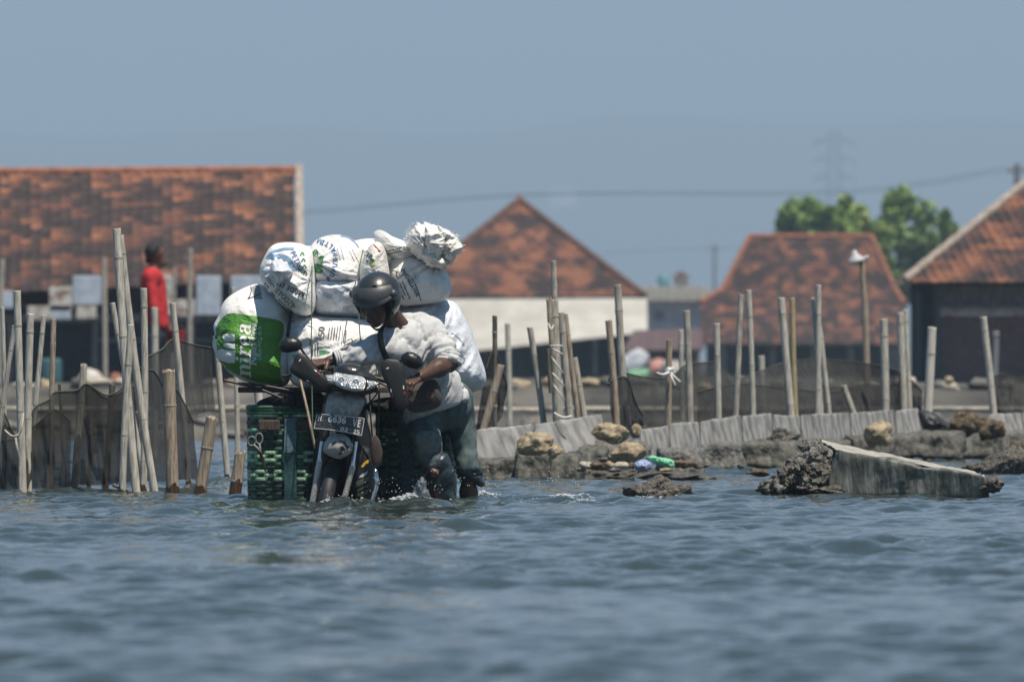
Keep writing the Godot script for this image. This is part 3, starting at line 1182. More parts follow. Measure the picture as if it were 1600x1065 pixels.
func build_curved_house() -> void:
	var d := 250.0
	var h := thing("stepped_roof_house", "weathered house with steep stepped tile roof before the trees", "house", P(1255, 602, d + 2))
	var roof := sub("roof", h)
	var y0 := 3.2
	tiled_face(roof, P(1130, 452, d + 2.6), P(1399, 454, d + 2.6), P(1361, 371, d + 3.6), P(1173, 371, d + 3.6), {"seed": 12, "patch": 0.9, "dark": 0.30, "pitch": 0.16, "tile": 0.19, "single": 120})
	tiled_face(roof, P(1093, 474, d + 1.8), P(1414, 476, d + 1.8), P(1398, 455, d + 2.58), P(1131, 453, d + 2.58), {"seed": 13, "patch": 0.9, "dark": 0.30, "pitch": 0.16, "tile": 0.19, "single": 60})
	tiled_face(roof, P(1096, 538, d - 0.2), P(1416, 538, d - 0.2), P(1413, 477, d + 1.78), P(1094, 475, d + 1.78), {"seed": 14, "patch": 0.9, "dark": 0.40, "pitch": 0.16, "tile": 0.19, "single": 120})
	ridge_caps(roof, P(1171, 369, d + 3.62), P(1363, 369, d + 3.62), 0.09, 0.34, M.ridge_red)
	ridge_caps(roof, P(1130, 450, d + 2.6), P(1172, 369, d + 3.6), 0.09, 0.34, M.ridge_red)
	ridge_caps(roof, P(1399, 452, d + 2.6), P(1362, 369, d + 3.6), 0.09, 0.34, M.ridge_red)
	ridge_caps(roof, P(1093, 472, d + 1.8), P(1130, 451, d + 2.6), 0.09, 0.34, M.ridge_red)
	ridge_caps(roof, P(1414, 474, d + 1.8), P(1399, 452, d + 2.6), 0.09, 0.34, M.ridge_red)
	for s in 2:
		var mb := MB.new()
		var e0: Vector3 = [P(1130, 452, d + 2.6), P(1399, 454, d + 2.6)][s]
		var e1: Vector3 = [P(1173, 371, d + 3.6), P(1361, 371, d + 3.6)][s]
		var z := Vector3(0, 0, -4.0)
		if s == 0:
			mb.quad(e0 + z, e0, e1, e1 + Vector3(0, 0, -1.0))
		else:
			mb.quad(e0, e0 + z, e1 + Vector3(0, 0, -1.0), e1)
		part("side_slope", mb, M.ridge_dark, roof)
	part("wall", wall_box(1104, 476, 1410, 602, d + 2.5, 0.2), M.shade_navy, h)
	for x in [1130, 1208, 1272, 1330, 1392]:
		part("post", wall_box(x - 5, 536, x + 5, 602, d + 0.4, 0.18), M.grey_wood if x != 1208 and x != 1272 else M.mortar, h)
	part("low_wall", wall_box(1104, 586, 1410, 603, d + 0.8, 0.2), M.mortar, h)

func build_right_house() -> void:
	var d := 150.0
	var h := thing("brick_house", "dark brick house with red tiled hip roof at right edge", "house", P(1640, 604, d + 1))
	var roof := sub("roof", h)
	var a := P(1419, 441, d)
	var b := P(1995, 441, d)
	var top := P(1707, 206, d + 3.3)
	tiled_face(roof, a, b, top + Vector3(0.05, 0, 0), top - Vector3(0.05, 0, 0), {"seed": 17, "patch": 0.75, "dark": 0.14, "pitch": 0.16, "tile": 0.18, "single": 220})
	ridge_caps(roof, a + Vector3(-0.05, 0.05, 0), top + Vector3(0, 0.05, 0), 0.085, 0.4, M.cement)
	ridge_caps(roof, b + Vector3(0.05, 0.05, 0), top + Vector3(0, 0.05, 0), 0.085, 0.4, M.cement)
	for s in 2:
		var e: Vector3 = [a, b][s]
		var mb := MB.new()
		var f := e + Vector3(0, 0, -8.0)
		var bt := top + Vector3(0, 0, -1.5)
		if s == 0:
			mb.quad(f, e, top, bt)
		else:
			mb.quad(e, f, bt, top)
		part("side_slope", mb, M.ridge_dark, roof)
	part("eave_board", wall_box(1424, 440, 1990, 446, d + 0.1, 0.05), M.dark_wood, roof)
	var wall := sub("wall", h)
	part("wall_core", wall_box(1470, 492, 1985, 605, d + 1.0, 0.2), M.mortar, wall)
	var bw := 0.21
	var bh := 0.062
	var p0 := P(1470, 604, d + 0.98)
	var meshes := []
	for k in 2:
		var mb := MB.new()
		mb.box(xf(Vector3.ZERO), Vector3(bw - 0.012, bh - 0.012, 0.05), 0.006)
		meshes.append(mb.mesh())
	var r := RandomNumberGenerator.new()
	r.seed = 4
	for row in 22:
		for c in 8:
			var mi := MeshInstance3D.new()
			mi.name = "brick"
			wall.add_child(mi, true)
			mi.mesh = meshes[0]
			mi.material_override = M.brick if r.randf() < 0.55 else M.brick_b
			mi.position = p0 + Vector3((c + 0.5 + (0.5 if row % 2 else 0.0)) * bw, (row + 0.5) * bh, r.randf_range(-0.004, 0.006)) - wall.global_position
	part("string_course", wall_box(1470, 480, 1985, 491, d + 0.75, 0.45), M.cement, h)
	part("upper_wall", wall_box(1470, 440, 1985, 482, d + 1.05, 0.2), M.grey_wood, h)
	for x in [1495, 1535, 1575]:
		part("batten", wall_box(x - 3, 441, x + 3, 482, d + 1.0, 0.05), M.mortar, h)
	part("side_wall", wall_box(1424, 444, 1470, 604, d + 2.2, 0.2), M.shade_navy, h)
	part("corner_post", wall_box(1461, 442, 1471, 604, d + 0.8, 0.14), flat_mat(0.06, 0.068, 0.072, 0.9), h)
	part("post", wall_box(1431, 455, 1440, 604, d + 1.5, 0.12), flat_mat(0.07, 0.085, 0.10, 0.9), h)
	var pipe := MB.new()
	pipe.tube(path3([P(1555, 600, d - 6), P(1557, 525, d - 6)]), PackedFloat32Array([0.045]), 10)
	pipe.ball(xf(P(1557, 522, d - 6)), Vector3(0.06, 0.05, 0.06))
	solo("grey_pipe", pipe, flat_mat(0.24, 0.25, 0.26, 0.7), "short grey standpipe before the dark brick wall", "pipe")

# ---------------------------------------------------------------- trees, cables, pylon
func build_trees() -> void:
	var bark := flat_mat(0.10, 0.08, 0.06, 0.95)
	var leafs := []
	for c in [Color(0.12, 0.20, 0.045), Color(0.175, 0.275, 0.055), Color(0.25, 0.34, 0.075)]:
		var m := flat_mat(1, 1, 1, 0.6)
		m.vertex_color_use_as_albedo = true
		m.albedo_color = Color.WHITE
		m.backlight_enabled = true
		m.backlight = Color(0.35, 0.45, 0.2)
		leafs.append([m, c])
	var spec := [
		["dark green bushy tree behind stepped roof, left end", 1256, 364, 50, 48, 300.0, 1, 3000],
		["bright lime green tree rising behind the stepped roof", 1326, 356, 36, 46, 296.0, 2, 2200],
		["pale green low bush right behind the stepped roof ridge", 1296, 362, 44, 34, 292.0, 1, 1600],
		["tall dense green tree right of the stepped roof", 1408, 386, 64, 76, 302.0, 1, 4200],
		["deep green tree low against the right roof slope", 1432, 420, 58, 50, 298.0, 0, 2400],
		["small yellow green tree in the dip between the big crowns", 1370, 386, 30, 34, 299.0, 2, 1300],
		["slim green tree top beside the right hand roof", 1479, 366, 18, 34, 304.0, 1, 500]]
	var quadm := MB.new()
	quadm.tri(Vector3(-0.5, 0, 0), Vector3(0, -0.12, 0.5), Vector3(0.5, 0, 0)); quadm.tri(Vector3(-0.5, 0, 0), Vector3(0.5, 0, 0), Vector3(0, 0.1, -0.5))
	var leaf_mesh := quadm.mesh()
	for k in spec.size():
		var s = spec[k]
		var d: float = s[5]
		var c := P(s[1], s[2], d)
		var rx: float = s[3] * d / FOCAL
		var ry: float = s[4] * d / FOCAL
		var foot := Vector3(c.x, 0.4, c.z)
		var t := thing("broadleaf_tree", s[0], "tree", foot, "trees behind the stepped roof house")
		var r := RandomNumberGenerator.new()
		r.seed = 40 + k
		var tr := MB.new()
		tr.tube(smooth([foot, foot.lerp(c, 0.5) + Vector3(0.1, 0, 0), c + Vector3(0, ry * 0.5, 0)], 4), PackedFloat32Array([0.16, 0.15, 0.14, 0.13, 0.11, 0.09, 0.06, 0.04, 0.02]), 8)
		var clumps := []
		for n in 16:
			var a := r.randf() * TAU
			var hh := r.randf_range(-0.8, 0.95)
			var w := sqrt(1.0 - minf(0.9, hh * hh))
			var p := c + Vector3(cos(a) * rx * w * r.randf_range(0.3, 0.85), hh * ry, sin(a) * rx * w * 0.8)
			clumps.append(p)
			var st := foot.lerp(c, r.randf_range(0.5, 0.95))
			tr.tube(smooth([st, st.lerp(p, 0.5) + Vector3(0, 0.1, 0), p], 3), PackedFloat32Array([0.05, 0.045, 0.035, 0.03, 0.02, 0.015, 0.01]), 6)
		part("trunk", tr, bark, t)
		var mm := MultiMesh.new()
		mm.transform_format = MultiMesh.TRANSFORM_3D
		mm.use_colors = true
		mm.mesh = leaf_mesh
		mm.instance_count = s[7]
		for n in s[7]:
			var p: Vector3 = clumps[r.randi() % clumps.size()]
			var u := Vector3(r.randfn(), r.randfn(), r.randfn()).normalized() * pow(r.randf(), 0.45)
			p += u * Vector3(rx, ry, rx) * 0.36
			var sz := r.randf_range(0.16, 0.30)
			mm.set_instance_transform(n, Transform3D(Basis.from_euler(Vector3(r.randf_range(-0.9, 0.9), r.randf() * TAU, r.randf_range(-0.9, 0.9))).scaled(Vector3.ONE * sz), p - t.position))
			var base: Color = leafs[s[6]][1]
			mm.set_instance_color(n, base * r.randf_range(0.6, 1.35))
		var mi := MultiMeshInstance3D.new()
		mi.name = "crown"
		mi.multimesh = mm
		mi.material_override = leafs[0][0]
		mi.set_meta("kind", "stuff")
		t.add_child(mi)

func build_lines() -> void:
	var steel := flat_mat(0.16, 0.17, 0.18, 0.7)
	var d := 2700.0
	var foot := P(1304, 580, d)
	var s := d / FOCAL
	var o := thing("lattice_pylon", "tall lattice power pylon fading in haze above the trees", "pylon", foot)
	var tower := MB.new()
	var hh := 375.0 * s
	var lv := 11
	var half := func(t): return lerpf(24.0, 7.0, pow(t, 0.75)) * s
	for k in lv:
		var t0 := float(k) / lv
		var t1 := (k + 1.0) / lv
		var w0: float = half.call(t0)
		var w1: float = half.call(t1)
		var c0 := []
		var c1 := []
		for q in [[-1, -1], [1, -1], [1, 1], [-1, 1]]:
			c0.append(foot + Vector3(q[0] * w0, hh * t0, q[1] * w0))
			c1.append(foot + Vector3(q[0] * w1, hh * t1, q[1] * w1))
		for q in 4:
			tower.tube(path3([c0[q], c1[q]]), PackedFloat32Array([0.22]), 4)
			tower.tube(path3([c0[q], c1[(q + 1) % 4]]), PackedFloat32Array([0.12]), 4)
			tower.tube(path3([c0[(q + 1) % 4], c1[q]]), PackedFloat32Array([0.12]), 4)
			tower.tube(path3([c1[q], c1[(q + 1) % 4]]), PackedFloat32Array([0.12]), 4)
	part("tower_frame", tower, steel, o)
	for y in [222.0, 250.0, 278.0]:
		var am := MB.new()
		var yy: float = foot.y + (580.0 - y) * s
		for sg in [-1.0, 1.0]:
			var tip := Vector3(foot.x + sg * 31.0 * s, yy, foot.z)
			for zz in [-1.0, 1.0]:
				am.tube(path3([Vector3(foot.x + sg * 7.0 * s, yy, foot.z + zz * 6.0 * s), tip]), PackedFloat32Array([0.25]), 4)
				am.tube(path3([Vector3(foot.x + sg * 7.0 * s, yy + 8.0 * s, foot.z + zz * 6.0 * s), tip]), PackedFloat32Array([0.25]), 4)
			am.tube(path3([tip, tip - Vector3(0, 9.0 * s, 0)]), PackedFloat32Array([0.3]), 5)
		part("crossarm", am, steel, o)
	# utility poles and the cables between them
	var poles := [[1117.0, 383.0, 700.0, "thin utility pole in haze above the pale flat roof"], [1590.0, 256.0, 330.0, "utility pole top with crossarm above the right hand roof"]]
	for q in poles:
		var f := Vector3((q[0] - 800.0) * q[2] / FOCAL, 0.5, -q[2])
		var top := P(q[0], q[1], q[2])
		var p := thing("utility_pole", q[3], "utility pole", f)
		var mb := MB.new()
		mb.tube(path3([f, top]), PackedFloat32Array([0.19, 0.12]), 10)
		part("pole", mb, steel, p)
		var cr := MB.new()
		cr.box(xf(top - Vector3(0, 0.3, 0)), Vector3(0.8 if q[2] < 500 else 1.3, 0.12, 0.12), 0.01)
		part("crossarm", cr, steel, p)
		for sx in [-0.34, 0.34]:
			var ins := MB.new()
			ins.lathe(Transform3D(Basis(), top + Vector3(sx * (1.0 if q[2] < 500 else 1.6), -0.24, 0)), PackedVector2Array([Vector2(0.03, 0), Vector2(0.06, 0.04), Vector2(0.03, 0.08), Vector2(0.05, 0.12), Vector2(0, 0.16)]), 8)
			part("insulator", ins, M.cream, p)
	var black := flat_mat(0.03, 0.03, 0.032, 0.7)
	var lines := [
		[[[-400, 352], [120, 345], [480, 329], [820, 303], [1280, 299], [1450, 283], [1590, 260], [1900, 232]], 331.0, "upper power cable crossing the sky above all roofs"],
		[[[-400, 356], [120, 350], [480, 333], [830, 305], [1280, 303], [1450, 288], [1590, 266], [1900, 240]], 331.8, "lower twin power cable crossing the sky above all roofs"],
		[[[470, 388], [800, 402], [1117, 388], [1500, 400]], 700.0, "thin low cable strung from the hazy utility pole"]]
	for q in lines:
		var pp := []
		for c in q[0]:
			pp.append(P(c[0], c[1], q[1]))
		var mb := MB.new()
		mb.tube(smooth(pp, 6), PackedFloat32Array([0.012 if q[1] < 500 else 0.02]), 5)
		solo("power_cable", mb, black, q[2], "cable")

# ---------------------------------------------------------------- the far bank, the broken wall, the rocks
func build_bank_stones() -> void:
	var r := RandomNumberGenerator.new()
	r.seed = 15
	for k in 46:
		var d := 92.7 + r.randf() * 0.8
		var px := -20.0 + 1640.0 * (k + r.randf()) / 46.0
		var b := P(px, 580, d)
		b.y = ground_height(d, b.x)
		solo("bank_stone", stone_mesh(b + Vector3(0, 0.03, 0), Vector3(r.randf_range(0.07, 0.2), r.randf_range(0.04, 0.09), 0.12), 400 + k, 0.3, 0.0, 8, 12), M.rubble_pale if r.randf() < 0.45 else (M.rock_tan if r.randf() < 0.4 else M.rock_grey), "small pale stone lying along the top of the far dike", "stone", "stones along the top of the far dike")
	for k in 54:
		var d := 76.6 + r.randf() * 0.8
		var px := -20.0 + 1640.0 * (k + r.randf()) / 54.0
		var b := P(px, 580, d)
		b.y = ground_height(d, b.x)
		solo("shore_stone", stone_mesh(b, Vector3(r.randf_range(0.08, 0.22), r.randf_range(0.05, 0.11), 0.14), 460 + k, 0.3, 0.0, 8, 12), M.rock_grey if r.randf() < 0.6 else M.rock_dark, "grey stone at the water edge of the near dike", "stone", "stones at the foot of the near dike")
	# the pale path along the dike
	var seg := [[-30, 300, 635, 639], [300, 640, 634, 638], [735, 850, 636, 641], [853, 1120, 635, 640], [1130, 1420, 635, 639], [1440, 1640, 635, 639]]
	var names := ["at far left under the bamboo", "behind the wicker baskets", "right of the wader", "middle, behind the rope wound post", "behind the long black net", "at the right under the brick house"]
	for k in seg.size():
		var q = seg[k]
		var mb := MB.new()
		var p0 := P(q[0], q[2], 78.4)
		var p1 := P(q[1], q[2] + 1, 78.4)
		mb.add(slab(p0, p1, p0 - Vector3(0, 0.045, 0), p1 - Vector3(0, 0.05, 0), 1.1, 0.02, 20, 3, 500 + k))
		solo("dike_path", mb, M.rubble_pale if k != 5 else M.slab_top, "pale concrete strip on the dike, " + names[k], "path")

# a block between four front corners, thick metres deep, its faces roughened
func slab(tl: Vector3, tr: Vector3, bl: Vector3, br: Vector3, thick: float, rough: float, nu := 16, nv := 8, sd := 1, back := Vector3(0, 0, -1)) -> MB:
	var mb := MB.new()
	var n := noise(sd, 6.0, 4)
	var n2 := noise(sd + 1, 2.2, 2)
	var bk := back.normalized() * thick
	var f := func(u: float, v: float, w: float) -> Vector3:
		var p := bl.lerp(br, u).lerp(tl.lerp(tr, u), v) + bk * w
		# worn edges
		var eu := minf(u, 1.0 - u) * (br - bl).length()
		var ev := minf(v, 1.0 - v) * (tl - bl).length()
		var ew := minf(w, 1.0 - w) * thick
		var mid := (bl + br + tl + tr) * 0.25 + bk * 0.5
		var a := [eu, ev, ew]
		a.sort()
		var wear := maxf(0.0, 0.02 - (a[0] + a[1])) * 0.9
		var jag := rough * (n.get_noise_3dv(p) + 1.4 * n2.get_noise_3dv(p)) + wear
		return p + (mid - p).normalized() * jag
	var faces := [[0, 1, 2, 1.0], [0, 1, 2, 0.0], [2, 1, 0, 0.0], [2, 1, 0, 1.0], [0, 2, 1, 1.0], [0, 2, 1, 0.0]]
	for fc in faces:
		var nn := [nu, nv, 4]
		var cu: int = nn[fc[0]]
		var cv: int = nn[fc[1]]
		var pts := PackedVector3Array()
		for j in cv + 1:
			for i in cu + 1:
				var uvw := [0.0, 0.0, 0.0]
				uvw[fc[0]] = float(i) / cu
				uvw[fc[1]] = float(j) / cv
				uvw[fc[2]] = fc[3]
				pts.append(f.call(uvw[0], uvw[1], uvw[2]))
		# which way round: the face's outward side is where fc[2] runs to fc[3]
		var perm := Vector3.ZERO
		var e0 := Vector3.ZERO; e0[fc[0]] = 1.0
		var e1 := Vector3.ZERO; e1[fc[1]] = 1.0
		var out := Vector3.ZERO; out[fc[2]] = 1.0 if fc[3] > 0.5 else -1.0
		# u right, v up, w away: the frame (u, v, w) is left-handed
		var flip := e0.cross(e1).dot(out) > 0.0
		mb.grid(pts, cv + 1, cu + 1, false, flip)
	return mb

func build_low_walls() -> void:
	var walls := [
		["broken grey concrete wall leaning right beside the wader", [[743, 672, 716, 48.6], [834, 662, 708, 49.4], [942, 646, 693, 50.4]]],
		["long low grey concrete wall below the black net", [[1000, 674, 708, 51.6], [1046, 664, 706, 52.4], [1094, 658, 704, 53.2], [1160, 650, 694, 54.4], [1208, 647, 694, 55.3], [1252, 650, 690, 56.2], [1330, 645, 686, 58.2], [1400, 641, 683, 60.2], [1438, 639, 678, 61.2]]],
		["short piece of grey wall at right edge behind boulders", [[1546, 646, 676, 61.5], [1600, 643, 678, 62.5], [1660, 644, 678, 63.5]]]]
	var r := RandomNumberGenerator.new()
	r.seed = 21
	for w in walls:
		var p = w[1]
		var t := thing("concrete_wall", w[0], "wall", P((p[0][0] + p[-1][0]) * 0.5, p[0][2], (p[0][3] + p[-1][3]) * 0.5))
		for k in p.size() - 1:
			var a = p[k]
			var b = p[k + 1]
			var lean := r.randf_range(-0.03, 0.03)
			var g := 0.35
			var tl := P(a[0] + g, a[1] + r.randf_range(-2.2, 2.2), a[3]) + Vector3(0, 0, -0.17 + lean)
			var tr := P(b[0] - g, b[1] + r.randf_range(-2.2, 2.2), b[3]) + Vector3(0, 0, -0.17 + lean)
			var bl := P(a[0] + g + 1.5, a[2] + 8, a[3]) + Vector3(0, 0, 0.05)
			var br := P(b[0] - g + (3.0 if k == p.size() - 2 else 0.0), b[2] + 8, b[3]) + Vector3(0, 0, 0.05)
			part("wall_panel", slab(tl, tr, bl, br, 0.10, 0.007, 18, 8, 520 + k), M.concrete, t)
	# the dark footing stones at its base, down into the water
	var foot := [
		[742, 716, 808, 744, 48.2, "first, in the shade beside the wader's leg", 0], [806, 703, 859, 742, 48.0, "square block below the tan rock beside the wader", 0], [858, 706, 905, 742, 48.4, "pitted block right of the square block", 0], [902, 700, 950, 738, 49.0, "end block behind the pebbles", 0],
		[928, 688, 1012, 708, 50.2, "tilted slab between the two wall pieces", 1], [1028, 700, 1100, 728, 50.9, "low slab behind the green plastic", 1], [1096, 694, 1165, 722, 52.6, "long slab below the wall panel joint", 1], [1160, 690, 1246, 718, 53.0, "brown slab left of the tilted block", 2],
		[1240, 684, 1330, 706, 55.5, "slab hidden behind the tilted block", 2], [1326, 684, 1400, 704, 57.5, "slab under the tan boulder", 2], [1392, 678, 1504, 704, 58.5, "long dark slab below the black tarp", 2], [1500, 682, 1560, 704, 59.5, "slab below the brown boulders", 0], [1552, 674, 1650, 700, 60.5, "slab at the right edge below the wall", 1]]
	for k in foot.size():
		var q = foot[k]
		var d: float = q[4]
		var tl := P(q[0], q[1], d); var tr := P(q[2], q[1] - 3.0 + 6.0 * rng.randf(), d)
		var bl := P(q[0] - 1, q[3] + 12, d) + Vector3(0, 0, 0.06); var br := P(q[2] + 1, q[3] + 12, d) + Vector3(0, 0, 0.06)
		solo("footing_stone", slab(tl, tr, bl, br, 0.42, 0.035, 20, 10, 540 + k), [M.concrete_wet, M.rock_grey, M.concrete_wet][q[6]], "dark footing stone, " + q[5], "stone", "footing stones under the wall")

func build_rocks() -> void:
	# boulders: centre, half width, half height (pixels at its distance), distance, stuff, label
	var list := [
		[838, 694, 27, 20, 47.7, M.rock_tan, "tan rock leaning on the wall beside the wader", 0.25],
		[866, 705, 14, 10, 47.6, M.rock_tan, "tan rock chip right of the leaning tan rock", 0.3],
		[954, 678, 26, 14, 50.0, M.rock_tan, "round tan rock in the gap between wall pieces", 0.2],
		[984, 707, 29, 16, 49.6, M.rock_tan, "flat tan rock above the blue plastic bag", 0.22],
		[992, 672, 10, 12, 51.8, M.rock_tan, "small tan stone behind the gap in the wall", 0.3],
		[1372, 678, 23, 19, 57.0, M.rock_tan, "tan boulder before the wall, above tilted block", 0.25],
		[1222, 687, 26, 14, 53.2, M.rock_dark, "blackish lumpy rock left above the tilted block", 0.4],
		[1510, 662, 23, 19, 59.0, M.rock_brown, "smooth brown boulder right of the black tarp", 0.2],
		[1545, 670, 22, 18, 58.6, M.rock_brown, "darker brown boulder at right of the smooth one", 0.25],
		[1580, 725, 46, 25, 50.4, M.rock_dark, "dark rock in the water at the right edge", 0.2],
		[1592, 698, 18, 8, 50.6, M.rock_brown, "brown rock on top of the right edge rock", 0.25],
		[1520, 733, 16, 10, 50.0, M.rock_dark, "small dark rock touching the right edge rock", 0.35],
		[1186, 738, 18, 6, 48.5, M.rock_brown, "flat brown rock barely above water left of block", 0.3],
		[1158, 729, 5, 4, 49.0, M.rock_dark, "tiny dark stone poking out left of tilted block", 0.3],
		[1482, 593, 8, 6, 91.0, M.rock_tan, "round yellow stone on the dike below the brick wall", 0.1],
		[1026, 775, 48, 25, 41.2, M.rock_dark, "dark wave-washed rock alone in the water", 0.38],
		[996, 768, 20, 14, 41.15, M.rock_dark, "peak stone leaning on the wave-washed rock", 0.3]]
	for k in list.size():
		var q = list[k]
		var d: float = q[4]
		var s := d / FOCAL
		solo("rock", stone_mesh(P(q[0], q[1], d), Vector3(q[2] * s, q[3] * s * 1.1, maxf(q[2], q[3]) * s * 0.8), 600 + k, q[7], 0.0, 26, 38), q[5], q[6], "rock")
	# pebbles washed up below the wall
	var peb := [[917, 726, 12, 6, 0, "pale pointed pebble at the left of the wash"], [934, 729, 18, 7, 3, "long flat brown pebble in the wash"], [951, 726, 9, 7, 2, "rusty pebble right of the long brown one"], [972, 727, 12, 6, 0, "white pebble left of the blue bag"], [943, 718, 9, 5, 1, "grey pebble above the long brown one"], [960, 734, 14, 4, 1, "flat grey pebble at the water below"], [1070, 724, 24, 6, 3, "flat brown stone right of the green plastic"], [1069, 728, 9, 5, 2, "tan pebble on the flat brown stone"], [1042, 734, 12, 3, 2, "tan pebble below the green plastic"], [1012, 737, 18, 4, 3, "brown pebble under the blue plastic"], [908, 733, 8, 4, 1, "grey chip at the far left of the wash"], [987, 728, 8, 5, 3, "brown chip between white pebble and blue bag"], [1096, 727, 12, 5, 4, "dark stone at the right end of the wash"]]
	for k in peb.size():
		var q = peb[k]
		var d := 48.3
		var s := d / FOCAL
		solo("pebble", stone_mesh(P(q[0], q[1], d), Vector3(q[2] * s, q[3] * s, q[2] * s * 0.7), 640 + k, 0.3, 0.0, 12, 18), [M.rubble_pale, M.rock_grey, M.rock_tan, M.rock_brown, M.rock_dark][q[4]], q[5], "pebble")
	var shelf := MB.new()
	shelf.add(stone_mesh(P(1000, 753, 48.7), Vector3(0.50, 0.075, 0.6), 655, 0.35, 0.0, 24, 60))
	solo("gravel_bar", shelf, M.rock_dark, "low bar of wet gravel under the washed up pebbles", "gravel")
	# rubbish
	var bag := blob([[990, 724], [997, 719], [1008, 717], [1017, 722], [1019, 730], [1012, 737], [999, 737], [991, 732]], 48.0, 0.05, 0.05, {"amp": 0.010, "freq": 14.0, "seed": 71, "ragged": 0.15})
	var bm := MB.new()
	bag.shell(bm, 60, 16)
	solo("plastic_bag", bm, flat_mat(0.27, 0.33, 0.52, 0.35), "crumpled pale blue plastic bag on the pebbles", "plastic bag")
	var gb := blob([[1008, 713], [1018, 711], [1030, 714], [1045, 716], [1055, 721], [1056, 731], [1046, 730], [1030, 727], [1018, 722]], 48.05, 0.04, 0.04, {"amp": 0.012, "freq": 12.0, "seed": 72, "ragged": 0.15, "soft": 1})
	var gm := MB.new()
	gb.shell(gm, 60, 16)
	solo("plastic_sheet", gm, flat_mat(0.20, 0.56, 0.33, 0.4), "crumpled mint green plastic sheet on the pebbles", "plastic sheet")

	# the great tilted block of broken concrete
	var d := 41.9
	var t := thing("tilted_block", "huge tilted concrete block with barnacled broken left end", "concrete block", P(1370, 770, d))
	var bl := P(1284, 778, d); var br := P(1548, 778, d - 0.25)
	var tl := P(1309, 702.5, d - 0.012); var tr := P(1539, 743.5, d - 0.262)
	# the front face leans; the lit top runs back to a far edge that stands higher on the left
	var back := P(1278, 686, d + 1.1) - tl
	part("front_slab", slab(tl, tr, bl, br, 0.12, 0.022, 60, 16, 661, Vector3(-0.06, 0.02, -1)), M.algae, t)
	var top := MB.new()
	var pts := PackedVector3Array()
	var n := noise(662, 5.0, 4)
	for j in 13:
		for i in 41:
			var u := i / 40.0
			var v := j / 12.0
			var fl := P(1310, 703.5, d + 0.02); var fr := P(1540, 744.5, d - 0.23)
			var kl := P(1276, 685.5, d + 1.0); var kr := P(1520, 736, d + 0.9)
			var p := fl.lerp(fr, u).lerp(kl.lerp(kr, u), v)
			p.y += 0.010 * n.get_noise_3dv(p) + 0.006 * n.get_noise_3dv(p * 3.0)
			pts.append(p)
	top.grid(pts, 13, 41, false, true)
	# its far edge and right end drop to the water
	var edge := PackedVector3Array()
	for j in 2:
		for i in 41:
			var p := pts[12 * 41 + i]
			edge.append(p if j == 0 else Vector3(p.x, -0.1, p.z - 0.05))
	top.grid(edge, 2, 41)
	var endp := PackedVector3Array()
	for j in 2:
		for i in 13:
			var p := pts[i * 41 + 40]
			endp.append(p if j == 0 else Vector3(p.x + 0.03, -0.1, p.z))
	top.grid(endp, 2, 13)
	part("top_face", top, M.slab_top, t)
	# broken end: a heap of rough lumps that climbs to the corner
	var lumps := [[1284, 716, 25, 26, 0.22], [1270, 708, 20, 20, 0.55], [1256, 728, 28, 24, 0.30], [1234, 742, 24, 17, 0.1], [1212, 756, 20, 13, 0.0], [1262, 752, 36, 20, 0.0], [1236, 764, 42, 12, -0.1], [1286, 746, 18, 26, 0.06], [1196, 763, 14, 8, 0.0], [1300, 766, 24, 9, -0.05]]
	for k in lumps.size():
		var q = lumps[k]
		var dd: float = d + q[4]
		var s := dd / FOCAL
		part("broken_lump", stone_mesh(P(q[0], q[1], dd), Vector3(q[2] * s, q[3] * s, q[2] * s * 0.8), 670 + k, 0.42, 0.0, 34, 50), M.rock_grey if k < 3 else M.rock_dark, t)
	for k in 70:
		var a := rng.randf()
		var px := lerpf(1196, 1290, a) + rng.randf_range(-8, 8)
		var py := lerpf(760, 706, pow(a, 1.2)) + rng.randf_range(-6, 26)
		var dd := d - 0.28 + rng.randf_range(-0.1, 0.1)
		part("barnacle_lump", stone_mesh(P(px, minf(py, 764), dd), Vector3.ONE * rng.randf_range(0.008, 0.028), 690 + k, 0.5, 0.0, 8, 10), M.rock_grey if rng.randf() < 0.35 else M.rock_dark, t)
	var toe := stone_mesh(P(1550, 757, d - 0.2), Vector3(0.07, 0.04, 0.1), 699, 0.5)
	part("broken_toe", toe, M.rock_dark, t)
	# black tarp draped over the wall
	var tb := blob([[1434, 642], [1450, 641], [1466, 648], [1480, 660], [1494, 668], [1492, 677], [1470, 680], [1446, 679], [1438, 662]], 60.0, 0.12, 0.12, {"amp": 0.02, "freq": 7.0, "seed": 73, "soft": 1})
	var tm := MB.new()
	tb.shell(tm, 80, 20)
	solo("tarp", tm, M.tarp, "black plastic tarp slumped over the wall's right end", "tarp")

